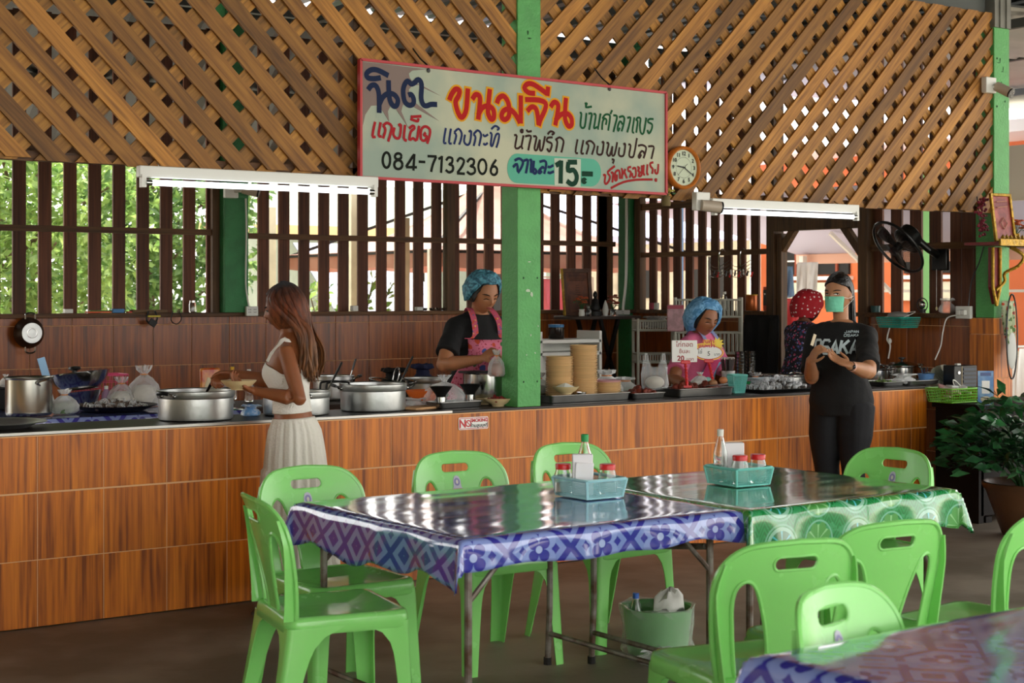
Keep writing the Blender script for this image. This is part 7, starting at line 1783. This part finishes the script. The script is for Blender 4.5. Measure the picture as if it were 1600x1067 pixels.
# ================================================================ on the dining tables
m_glass = mat('clear_glass', 'f4f8f6', .04, trans=1, spec=.6)
def jar(label, c, r=.034, h=.055, fill=None):
    t = thing('condiment_jar', label, 'jar', c); MB().lathe([(0, 0), (r*.9, 0), (r, .008), (r, h*.7), (r*.8, h*.95), (r*.78, h), (r*.74, h), (r*.76, h*.93), (r*.95, h*.68), (r*.95, .010), (0, .006)], n=26).build('glass', m_glass, t, 40)
    MB().lathe([(r*.84, h-.004), (r*.86, h+.014), (r*.8, h+.017), (0, h+.017)], n=26).build('lid', m_red, t, 40)
    if fill: MB().lathe([(0, .008), (r*.88, .010), (r*.9, h*.45), (0, h*.5)], n=20).build('contents', fill, t, 40)
    return t
def bottle(label, c, r, h, cap, fill=None, fh=.5, cat='bottle'):
    t = thing('bottle', label, cat, c); MB().lathe([(0, 0), (r*.9, 0), (r, .006), (r, h*.28), (r*.9, h*.33), (r, h*.38), (r*.96, h*.58), (r*.5, h*.80), (r*.38, h*.86), (r*.38, h*.92), (r*.30, h*.92), (r*.42, h*.78), (r*.88, h*.57), (r*.9, .010), (0, .008)], n=28).build('body', m_glass, t, 40)
    MB().lathe([(r*.44, h*.87), (r*.46, h*.99), (r*.4, h), (0, h)], n=20).build('cap', cap, t, 40)
    if fill: MB().lathe([(0, .011), (r*.86, .012), (r*.86, h*fh), (0, h*fh)], n=20).build('contents', fill, t, 40)
    return t
m_bk = mat('pale_aqua_plastic', 'a8dce0', .4); m_bk2 = mat('aqua_green_plastic', '7ccfc4', .4)
k1 = crate('pale blue mesh basket of condiments on the purple-blue tablecloth', (3.765, 4.785, TZ+.006), .195, .215, .072, m_bk, name='mesh_basket', nb=24, rows_=12, taper=.88, bw=.0030)
k2 = crate('aqua mesh basket of condiments on the green tablecloth', (4.50, 4.735, TZ+.006), .195, .20, .072, m_bk2, rz=radians(-3), name='mesh_basket', nb=24, rows_=12, taper=.88, bw=.0030)
for t, m, w, d in ((k1, m_bk, .195, .215), (k2, m_bk2, .195, .20)):
    for sx in (-1, 1):
        for sy in (-1, 1): b = MB(); b.tube([(sx*w/2*.88, sy*d/2*.88, .002), (sx*w/2, sy*d/2, .072)], (.005), 6); b.build('corner_post', m, t)
    b = MB(); rg = [[V((x, y, .073)) for x, y in rrect(-w/2-.006, -d/2-.006, w/2+.006, d/2+.006, .016, 4)], [V((x, y, .075)) for x, y in rrect(-w/2-.002, -d/2-.002, w/2+.002, d/2+.002, .014, 4)], [V((x, y, .067)) for x, y in rrect(-w/2+.003, -d/2+.003, w/2-.003, d/2-.003, .012, 4)]]
    b.loft(rg, cap=False); b.build('lip', m, t, 60)
zb = TZ+.013
jar('red-lidded jar in the pale blue basket, beside the green-capped bottle', (3.70, 4.865, zb), .036, .098, mat('white_sugar', 'e4e0d6', .8))
jar('red-lidded jar in the pale blue basket, beside the tissue stack', (3.83, 4.755, zb), .036, .098, mat('white_sugar', '', .8))
bottle('green-capped clear bottle in the pale blue basket', (3.79, 4.845, zb), .033, .225, mat('green_cap', '1f9a50', .4))
o = MB(); o.box((0, 0, .078), (.078, .03, .156)); o.box((.004, -.018, .065), (.07, .008, .12), rot=(.06, .05, 0)); o.box((-.012, .016, .085), (.04, .006, .13), rot=(0, -.12, 0)); o = o.build('tissue_stack', mat('tissue_white', 'f0eef0', .9)); bevel(o, .003); o.location = (3.735, 4.79, zb); o.rotation_euler = (0, 0, radians(-32)); tag(o, 'stack of white tissues standing in the pale blue basket', 'tissues')
bottle('clear sauce bottle with white cap in the aqua basket', (4.455, 4.795, zb), .030, .215, m_wht, mat('fish_sauce', 'b05a18', .2), .16)
o = MB().box((0, 0, .078), (.085, .05, .156)).build('tissue_box', mat('tissue_white', '', .9)); bevel(o, .003); o.location = (4.53, 4.80, zb); o.rotation_euler = (0, 0, radians(-34)); tag(o, 'white tissue box standing in the aqua basket', 'box')
jar('red-lidded jar in the aqua basket, in front of the white tissue box', (4.475, 4.70, zb), .036, .098, mat('white_sugar', '', .8)); jar('red-lidded ribbed jar in the aqua basket, at its outer corner', (4.565, 4.69, zb), .036, .098)

# ================================================================ waste bin
wb_ = thing('waste_bin', 'green waste bin lined with a clear bag under the tables', 'bin', (4.43, 5.16, 0)); b = MB(); b.lathe([(0, .01), (.115, .01), (.122, 0), (.128, .01), (.148, .195), (.156, .20), (.150, .20), (.143, .195), (.120, .02), (0, .02)], n=44); b.build('tub', mat('bin_green', '5fa05a', .5), wb_, 40)
R.seed(6); b = MB(); rg = []
for z, r in ((-.0, .150), (.02, .160), (.06, .148), (.12, .150), (.19, .160), (.208, .163), (.205, .150), (.17, .140)):
    rg.append([V(((r+.006*sin(7*a+z*50)+.006*NZ.noise(V((cos(a)*3, sin(a)*3, z*12))))*cos(a), (r+.006*sin(7*a+z*50))*sin(a), max(.003, z+.006*sin(5*a)))) for a in [2*pi*j/60 for j in range(60)]])
b.loft(rg, cap=False); b.build('liner', filmmat('bin_film', (.85, .95, .85), .22), wb_, 60)
bag('plastic_bag', 'crumpled clear bag end lying on the floor beside the waste bin', (4.30, 5.0, .0), .09, .06, 51, neck=.5, knot=False)
t = thing('tissue_wad', 'crumpled white tissue in the waste bin', 'tissue', (4.47, 5.12, .16)); b = MB(); R.seed(3)
rg = [[V((r*cos(a)*(1+.2*sin(3*a)), r*.7*sin(a), z+.012*sin(5*a+r*30))) for a in [2*pi*j/20 for j in range(20)]] for r, z in ((.02, 0), (.075, .03), (.07, .07), (.04, .10), (.008, .11))]; b.loft(rg); b.build('wad', m_wht, t, 40)
bottle('empty clear bottle with blue cap in the waste bin', (4.335, 5.19, .08), .03, .18, mat('blue_cap', '3a6ac0', .4))

# ================================================================ potted plant
pp = thing('potted_plant', 'large dark leafy plant in a brown pot by the desk', 'plant', (8.46, 6.27, 0)); m_potc = mat('brown_glaze', '5a3a22', .35, noise=.4, nscale=5, bump=.1)
MB().lathe([(0, 0), (.15, 0), (.16, .01), (.215, .16), (.262, .29), (.285, .315), (.287, .34), (.272, .345), (.262, .33), (.245, .28), (.0, .27)], n=48).build('pot', m_potc, pp, 40)
MB().lathe([(0, .29), (.25, .29)], n=30).build('soil', mat('soil', '2a2018', .95), pp, 0)
bb = MB(); leaf(bb, V((0, 0, 0)), V((1, 0, .05)), .155, .072, V((0, 0, 1))); m_pl = mat('plant_green', '2c6434', .3, noise=.4, nscale=14, col2='173c20', rnd=.55)
lme = bb.mesh('leaf', m_pl, 60); R.seed(19); nl = 0
for i in range(25):
    a = 2*pi*i/25*2.618+R.uniform(-.2, .2); L = R.uniform(.30, .86); out = R.uniform(.22, .60); pts = [V((.05*cos(a), .05*sin(a), .28))]
    for j in range(1, 9): f = j/8; pts.append(V((.05*cos(a)+cos(a)*out*f**1.5, .05*sin(a)+sin(a)*out*f**1.5, .28+L*(f-.28*f*f*(.7+out)))))
    MB().tube(pts, [.009-.007*j/8 for j in range(9)], 6).build('stem', mat('stem_green', '', .6), pp)
    sp = smoothpath(pts, 3); k = 0
    for j in range(10, len(sp), 3):
        d = (sp[j]-sp[j-1]).normalized(); s = d.cross(V((0, 0, 1))).normalized()
        for q in (-1, 1):
            if nl >= 295: continue
            nl += 1; ld_ = (d*.55+s*q*.9+V((0, 0, R.uniform(-.15, .3)))).normalized(); mx = ld_.to_track_quat('X', 'Z').to_matrix().to_4x4()
            link('leaf', lme, pp, mx=Matrix.Translation(sp[j]) @ mx @ Matrix.Scale(R.uniform(.8, 1.25), 4))

b = MB()
for i in range(620):
    a = R.uniform(0, 6.28); r = .50*sqrt(R.random()); z = .40+.52*R.random()*(1-.5*(r/.5)**2)
    leaf(b, V((r*cos(a), r*sin(a), z)), V((cos(a)+R.uniform(-.8, .8), sin(a)+R.uniform(-.8, .8), R.uniform(-.3, .6))), .13*R.uniform(.7, 1.2), .058)
b.build('small_leaves', m_pl, pp, 60)['kind'] = 'stuff'

# ================================================================ along the back wall
hp = thing('hanging_pan', 'small steel pan with black rim hanging upside down on the back wall', 'pan', PY(45, 520, 11.30)); AX = Matrix.Rotation(pi/2, 3, 'X')
MB().lathe([(0, .07), (.075, .07), (.085, .06), (.108, .01), (.112, 0), (.104, .0), (.08, .055), (0, .06)], n=40, axis=AX).build('body', mat('brown_enamel', '2a1c16', .3), hp, 40); MB().lathe([(.0, .073), (.072, .0725), (.074, .069)], n=36, axis=AX).build('base_disc', m_alu, hp, 40)
MB().lathe([(.03, .0745), (.034, .0755), (.038, .0745)], n=30, axis=AX).build('base_ring', m_steel, hp)
for s in (-1, 1): MB().tube(smoothpath([(-.035, -.03, s*.10), (-.032, -.03, s*.135), (0, -.03, s*.145), (.032, -.03, s*.135), (.035, -.03, s*.10)], 4), .006, 6).build('handle', m_steel, hp)
ZL = 1.388
def onledge(px, dx=0): p = PY(px, 485, 11.37); return V((p.x+dx, 11.37, ZL))
for name, lab, cat, px, sz, m in (('box', 'small pale box on the back ledge beside the hanging pan', 'box', 106, (.06, .05, .03), m_wht), ('ruler', 'orange flat strip lying on the back ledge', 'strip', 153, (.19, .05, .012), mat('orange_strip', 'd85a28', .5)), ('ruler', 'green flat strip lying across the orange one on the ledge', 'strip', 168, (.28, .03, .008), mat('green_strip', '5a8a4a', .5)),
                               ('box', 'small blue box on the back ledge', 'box', 183, (.09, .05, .03), mat('blue_box', '3a7ab0', .5)), ('ruler', 'red flat strip beside the blue box on the ledge', 'strip', 205, (.07, .05, .01), m_red), ('box', 'flat stack of brown card on the back ledge', 'card', 232, (.28, .07, .022), mat('brown_card', '6a5238', .8)),
                               ('cup', 'tiny white lidded cup on the ledge behind the long-haired woman', 'cup', 553, (.05, .05, .045), m_wht), ('box', 'small pale box on the back ledge near the blue hair net', 'box', 654, (.06, .04, .03), m_wht)):
    p = onledge(px); z = {168: .012, 205: 0}.get(px, 0); o = bevel(MB().box((0, 0, sz[2]/2), sz).build(name, m), .003); o.location = (p.x, p.y-.004, ZL+z); tag(o, lab, cat)
t = thing('glass_jar', 'small dark glass jar at the pillar end of the back ledge', 'jar', onledge(301)); MB().lathe([(0, 0), (.028, 0), (.03, .01), (.03, .06), (.022, .08), (.02, .08), (.026, .055), (.026, .006), (0, .005)], n=22).build('glass', m_glass, t, 40); MB().lathe([(.024, .075), (.024, .09), (0, .09)], n=18).build('lid', m_steel, t, 40)
for i, px in enumerate((664, 674, 684, 693)): o = MB().lathe([(0, 0), (.015, 0), (.022, .022), (.020, .022), (.013, .004), (0, .004)], n=16).build('small_cup', m_steel); o.location = onledge(px); tag(o, 'tiny steel cup in the row on the back ledge beside the blue hair net', 'cup', 'tiny steel cups on the back ledge')
for i, px in enumerate((238, 276)):
    t = thing('hanging_clip', ['black clip bundle hanging from the ledge below the brown card', 'thin wire loop hanging from the back ledge'][i], 'clip', PY(px, 494, 11.30)); pts = [(-.03, 0, .04), (-.045, 0, -.03), (0, 0, -.06), (.04, 0, -.02), (.02, 0, .04)]
    MB().tube(smoothpath(pts, 4), .004 if i else .007, 6).build('loop', m_blk, t)
    if i == 0: bevel(MB().box((.0, -.008, -.05), (.06, .012, .05), rot=(0, .6, 0)).build('clip_body', m_blkm, t), .003); MB().box((.01, -.01, .0), (.10, .01, .012)).build('yellow_grip', mat('yellow_label', '', .5), t, 0)
def socket(label, c, w, h, n, normal='y', plugs=0):
    t = thing('power_socket', label, 'socket', c, 0 if normal == 'y' else -pi/2); bevel(MB().box((0, -.012, 0), (w, .03, h)).build('plate', m_wht, t), .003)
    for i in range(n):
        x = (i-(n-1)/2)*.045
        for q in (-1, 1):
            for s in (.012, -.008): MB().box((x+q*.007, -.028, s), (.004, .003, .008)).build('slot', m_blk, t, 0)
    for i in range(plugs): bevel(MB().box((-.02+.04*i, -.04, 0), (.035, .035, .04)).build('plug', m_wht, t), .006)
    return t
socket('white double socket beside the green back pillar behind the woman', PY(392, 486, 11.28), .10, .075, 2)
def wire(label, pts, r, m, name='cable'):
    c = V(pts[0]); o = MB().tube([V(p)-c for p in smoothpath([V(p) for p in pts], 6)], r, 6).build(name, m); o.location = c; return tag(o, label, 'cable')
wire('grey cable running up the slats from the socket by the green back pillar', [PY(389, 480, 11.27), PY(385, 455, 11.27), PY(384, 430, 11.27), PY(385, 360, 11.27), PY(384, 310, 11.27)], .007, m_wht)
wire('white conduit pipe running down in the back kitchen corner', [PY(979, 300, 11.22), PY(979, 380, 11.22), PY(978, 440, 11.22), PY(974, 478, 11.22), PY(974, 486, 11.22)], .013, m_wht, 'conduit')
q = PY(970, 488, 11.18); socket('white socket box on the small altar table in the kitchen corner', q, .17, .04, 1)
# altar table
at_ = thing('altar_table', 'small round-edged folding table with dark crossed legs in the kitchen corner', 'table', (PY(934, 492, 11.0).x, 11.0, 0)); zt = 1.335
b = MB(); b.loft([[V((x, y, z)) for x, y in rrect(-.40, -.20, .40, .20, .12, 6)] for z in (zt-.03, zt)]); bevel(b.build('tabletop', mat('grey_wood', '3c3028', .6), at_, 40), .006)
for y in (-.16, .16): MB().bar((-.30, y, 0), (.10, y, zt-.03), .03).build('leg', m_blkm, at_); MB().bar((.30, y, 0), (-.10, y, zt-.03), .03).build('leg', m_blkm, at_)
m_fr = mat('carved_brown', '5a3218', .45, noise=.4, nscale=20, bump=.3); fp = picture('framed_picture', 'brown carved framed picture leaning on the small altar table', V((PY(905, 480, 11.05).x, 11.05, zt)), .29, .42, radians(-8), radians(-8), m_fr, mat('brown_print', '6e3a1c', .5, noise=.4, nscale=14, col2='4a2412'), .035)
MB().box((-.148, -.003, .21), (.01, .03, .42)).build('gilt_edge', m_gold, fp, 0)
b = MB()
for i in range(9): b.tube([(-.08, -.008, .36-.015*i), (.08, -.008, .36-.015*i)] if i < 4 else [(-.015-.004*(i-4), -.008, .27-.02*(i-4)), (.015+.004*(i-4), -.008, .27-.02*(i-4))], .002, 4)
b.build('printed_lines', mat('print_dark', '3a1c0e', .6), fp)
flowers('flower_vase', 'orange flowers in a white pot before the brown framed picture', V((PY(909, 480, 10.88).x, 10.88, zt)), 18, .06, m_ofl, .11, 5)
flowers('flower_vase', 'orange and pink flowers in a glass by the corner pillar', V((PY(958, 480, 10.9).x, 10.9, zt)), 20, .065, mat('pink_orange_petal', 'b0523c', .6, noise=.5, nscale=40), .12, 6, m_glass)
t = thing('figurine', 'small dark seated figurine on the altar table', 'figurine', V((PY(930, 480, 10.92).x, 10.92, zt))); b = MB(); b.lathe([(0, 0), (.06, 0), (.06, .04), (.045, .05), (.05, .07), (.035, .10), (.03, .14), (.012, .16), (.022, .18), (.018, .20), (0, .225)], n=24); b.build('body', m_blkm, t, 50)
for i, px in enumerate((920, 946)): t = thing('small_vase', ['little glass vase beside the dark figurine', 'white pointed vase between figurine and pink flowers'][i], 'vase', V((PY(px, 480, 10.86).x, 10.86, zt))); MB().lathe([(0, 0), (.018, 0), (.026, .04), (.012, .07), (.016, .095), (.010, .095), (.0, .02)] if i == 0 else [(0, 0), (.02, 0), (.028, .05), (.02, .09), (.006, .13), (0, .14)], n=20).build('body', m_glass if i == 0 else m_wht, t, 40)
# white stepped shelf with jar
t = thing('plastic_shelf', 'low white plastic shelf unit behind the plate stacks', 'shelf', V((PY(878, 540, 10.2).x-.02, 10.2, .55))); 
for z in (.50, .60): bevel(MB().box((0, 0, z), (.62, .30, .03)).build('shelf_board', m_wht, t), .004)
MB().box((0, .14, .30), (.60, .015, .60)).build('back_panel', m_wht, t, 0)
for x in (-.30, .30): MB().box((x, 0, .33), (.025, .30, .70)).build('side_panel', m_wht, t, 0)
for i in range(9): MB().box((.10, -.148, .08+.045*i), (.20, .006, .022)).build('louvre', mat('pale_slat', 'a8a494', .5), t, 0)
MB().box((0, 0, -.27), (.60, .30, .55)).build('cabinet_base', mat('dark_board', '', .6), t, 0)
t = thing('storage_jar', 'dark jar with bright blue lid on the white plastic shelf', 'jar', V((PY(869, 520, 10.2).x, 10.2, 1.168))); MB().lathe([(0, 0), (.06, 0), (.065, .01), (.065, .09), (.055, .10), (0, .10)], n=26).build('jar', mat('dark_jar', '1c1410', .2), t, 40); MB().lathe([(.062, .092), (.064, .115), (0, .118)], n=26).build('lid', mat('blue_lid', '2f6fa0', .4), t, 40)
# trolleys
def trolley(label, c, rz, w, d, tiers, h, rail=m_wht):
    t = thing('trolley_rack', label, 'rack', c, rz)
    for sx in (-1, 1):
        for sy in (-1, 1): MB().cyl((sx*w/2, sy*d/2, 0), (sx*w/2, sy*d/2, h), .013, n=10).build('pole', rail, t)
    for z, bh in tiers:
        b = MB(); n = 16
        for sy in (-1, 1):
            for i in range(n+1): x = -w/2+w*i/n; b.box((x, sy*d/2, z+bh/2), (.010, .004, bh))
        for sx in (-1, 1):
            for i in range(8): b.box((sx*w/2, -d/2+d*i/7, z+bh/2), (.004, .010, bh))
        s_ = b.build('basket_slats', rail, t, 0); s_['kind'] = 'stuff'
        for zz in (z, z+bh): MB().tube([(x, y, zz) for x, y in rrect(-w/2-.004, -d/2-.004, w/2+.004, d/2+.004, .02, 3)], .009, 6, closed=True).build('rim', rail, t)
        MB().box((0, 0, z), (w-.01, d-.01, .006)).build('tier', rail, t, 0)
    return t
m_gw = mat('grey_white_plastic', 'b4b4a6', .5)
q = PY(1024, 560, 10.3); trolley('white trolley rack with a basket of bundled bags beside the altar table', (q.x, q.y, 0), radians(-30), .34, .24, ((.62, .07), (.95, .07), (1.22, .08)), 1.32, m_gw)
for i, (px, lab) in enumerate(((1018, 'grey bundled bag in the top basket of the trolley'), (1032, 'white bundled bag in the top basket of the trolley'))): bag('plastic_bag', lab, V((PY(px, 500, 10.3).x, 10.3, 1.24)), .085, .10, 60+i, m=mat('grey_cloth', '8c8a86', .8) if i == 0 else m_filmw, inner=m_foodw, neck=.5, knot=False)
q = PX(1106, 540, 8.93); RK = q; trolley('tall white dish rack with ribbed tiers behind the vendor in pink', (q.x, q.y, 0), radians(-40), .54, .22, ((.60, .12), (1.04, .17), (1.34, .14)), 1.50, m_gw)
o = bevel(MB().box((0, 0, 0), (.14, .03, .22)).build('seasoning_packet', mat('pink_packet', 'b88a90', .4, noise=.3, nscale=30)), .008); c_, s_ = cos(radians(-40)), sin(radians(-40)); q = V((RK.x-.27*c_+.135*s_, RK.y-.27*s_-.135*c_, 1.33)); o.location = q; o.rotation_euler = (0, 0, radians(-40)); tag(o, 'pink seasoning packet clipped to the dish rack pole', 'packet'); MB().box((0, 0, .09), (.132, .034, .03)).build('header', mat('crimson', 'a01c3c', .4), o, 0)
MB().tube([(0, .0, .1), (.0, .02, .165), (.0, .035, .15)], .003, 5).build('hook', m_blk, o)
# side wall: ledge things, hooks, black cloth, hanging baskets
def onside(px, z=1.388, X=9.34): p = PX(px, 480, X); return V((X, p.y, z))
t = thing('tin_can', 'orange and gold tin on the side ledge near the doorway', 'tin', onside(1174)); MB().lathe([(0, 0), (.05, 0), (.052, .004), (.052, .128), (.05, .132), (0, .13)], n=30).build('can', mat('orange_tin', 'a8541c', .3, metal=.5, noise=.3), t, 40); MB().lathe([(.053, .128), (.054, .136), (0, .136)], n=30).build('lid', m_gold, t, 40)
t = thing('lighter', 'tall red and black gas lighter box on the side ledge', 'box', onside(1199)); bevel(MB().box((0, 0, .10), (.05, .055, .20)).build('case', mat('orange_red', 'b8401c', .4), t), .006); MB().box((-.027, 0, .11), (.004, .04, .13)).build('window', m_blk, t, 0); MB().ell((-.03, 0, .14), (.004, .012, .012)).build('dot', m_steel, t)
bottle('small clear bottle on the side ledge behind the dish rack', onside(1088), .03, .09, m_steel); bottle('white squeeze bottle on the side ledge under the wire hooks', onside(1132), .035, .16, m_wht, m_wht, .55)
for i, px in enumerate((1018, 1026)): o = bevel(MB().box((0, 0, .03), (.03, .04, .06)).build('small_box', [mat('crimson', '', .4), m_wht][i]), .003); o.location = onside(px); tag(o, ['little red box on the side ledge by the corner pillar', 'little white box on the side ledge by the corner pillar'][i], 'box')
for i, px in enumerate((1125, 1158)):
    q = onside(px, 1.86, 9.26); t = thing('peg_hanger', ['wire peg hanger hooked on the side wall rail above the white bottle', 'wire peg hanger hooked on the side wall rail above the orange tin'][i], 'hanger', q); b = MB()
    b.tube(smoothpath([(.06, 0, .03), (.03, 0, .05), (0, 0, .03), (-.01, .0, -.02), (-.04, -.04, -.20)], 5), .006, 6)
    for k in range(4): b.tube(smoothpath([(-.02, .10, -.06-.04*k), (-.06, .02, -.10-.03*k), (-.08, -.08, -.10-.03*k), (-.06, -.18, -.05-.03*k)], 4), .0028, 4)
    b.build('wires', m_steel, t)
    for k in range(6): MB().box((-.07, .05-.05*k, -.15-.01*(k % 3)), (.010, .010, .045), rot=(.3*(k % 3-1), .2, 0)).build('peg', [m_wht, m_blk, m_red][k % 3], t, 0)
t = cloth('black_apron', .40, .62, tuple(PX(1192, 492, 9.22)), m_black, 44, 'black apron hanging on the side wall beside the doorway', 'apron', amp=.03, rz=-pi/2)
flowers('leafy_sprig', 'dried yellow-green sprig hanging from the beam beside the clock', PY(1041, 322, 7.14), 10, .05, mat('dry_yellow', 'a89a3c', .7), .05, 9, mat('twine', '6a5a34', .8), cat='plant')
q = PX(1405, 510, 9.16); hb_ = crate('teal basket hanging on the side wall below the fan', V((9.15, q.y, PX(1405, 512, 9.15).z)), .26, .20, .075, mat('teal_plastic', '1fa08c', .4), rz=pi/2-.1, name='hanging_basket', nb=14, rows_=5, taper=.85, bw=.005)
MB().tube(smoothpath([(-.12, .09, .07), (-.05, -.12, .12), (.10, .09, .07)], 5), .003, 5).build('hanging_cord', m_wht, hb_)
o = MB().ell((0, 0, 0), (.05, .10, .03)).build('cloth_roll', mat('grey_cloth', '', .8)); o.location = (9.15, q.y, PX(1405, 495, 9.15).z+.01); tag(o, 'grey rolled cloth lying in the teal hanging basket', 'cloth')
t = wire('knotted white cord hanging below the teal basket', [PX(1390, 512, 9.18), PX(1386, 530, 9.18), PX(1391, 540, 9.18), PX(1388, 560, 9.18)], .006, m_wht, 'cord')
for y_ in (.0,): MB().ell((0, .0, -.10), (.016, .016, .022)).build('knot', m_wht, t)
o = MB().lathe([(0, 0), (.035, 0), (.038, .05), (.034, .05), (.03, .005), (0, .005)], n=22).build('cup', mat('dark_teal', '1c4a48', .4)); o.location = onside(1368); tag(o, 'dark teal cup on the ledge next to the doorway post', 'cup')
t = thing('desk_fan', 'tiny round black fan on the ledge under the wall fan', 'fan', onside(1441)); MB().tube([(-.0, .05*cos(a), .06+.05*sin(a)) for a in [2*pi*i/24 for i in range(24)]], .004, 6, closed=True).build('guard_ring', m_blk, t); MB().cyl((.01, 0, 0), (.01, 0, .03), .02).build('base', m_blk, t); MB().ell((0, 0, .06), (.012, .03, .03)).build('rotor', m_steel, t)
bag('plastic_bag', 'clear crumpled bag on the ledge by the last slat gap', onside(1480), .06, .11, 71, m=m_filmw, knot=False, neck=.5)
socket('white socket with two plugs on the ledge beside the right-hand pillar', PX(1508, 488, 9.27), .13, .09, 1, 'x', 2)
wire('white cable looping from the plugged socket to the dish pile', [PX(1500, 492, 9.23), PX(1480, 497, 9.2), PX(1473, 520, 9.15), PX(1470, 540, 9.15), PX(1461, 562, 9.1)], .005, m_wht)
wire('black cable running down the green pillar to the socket', [PX(1537, 385, 9.26), PX(1530, 410, 9.26), PX(1518, 440, 9.26), PX(1513, 480, 9.25)], .005, m_blk)
# snack packet and small bottles behind the stirring hand
o = bevel(MB().box((0, 0, .11), (.12, .035, .215)).build('snack_packet', mat('red_packet', 'b03a20', .3, noise=.5, nscale=18, col2='d8903c')), .012); o.location = CP(329, 8.55, ZT); o.rotation_euler = (radians(-6), 0, -.2); tag(o, 'red and orange snack packet standing behind the stirring hand', 'packet')
MB().box((0, -.019, .12), (.06, .002, .07), rot=(0, .3, 0)).build('printed_patch', mat('print_cream', 'd8c8a0', .5), o, 0)
for px, Y, m, lab in ((363, 8.95, mat('yellow_cap', 'd8a81c', .4), 'little bottle with yellow cap behind the bowl hand'), (389, 9.0, m_wht, 'little bottle with white cap behind the bowl hand')): bottle(lab, V((PY(px, 600, Y).x, Y, ZT if px < 370 else ZU-.004)), .028, .20 if px < 370 else .20, m)
bag('plastic_bag', 'blue and white printed bag on the counter under the held bowl', CP(392, 7.46), .05, .06, 81, m=mat('blue_print', '6f9fd0', .4, noise=.6, nscale=30, col2='e4e8ec'), neck=.6, knot=False)
bag('plastic_bag', 'clear bag of dark food behind the held bowl', CP(352, 8.5, ZT), .05, .12, 82, inner=m_brown)
# metal parts under the table: slanting bars of the folding frames
bpy.data.scenes.remove(TMP)
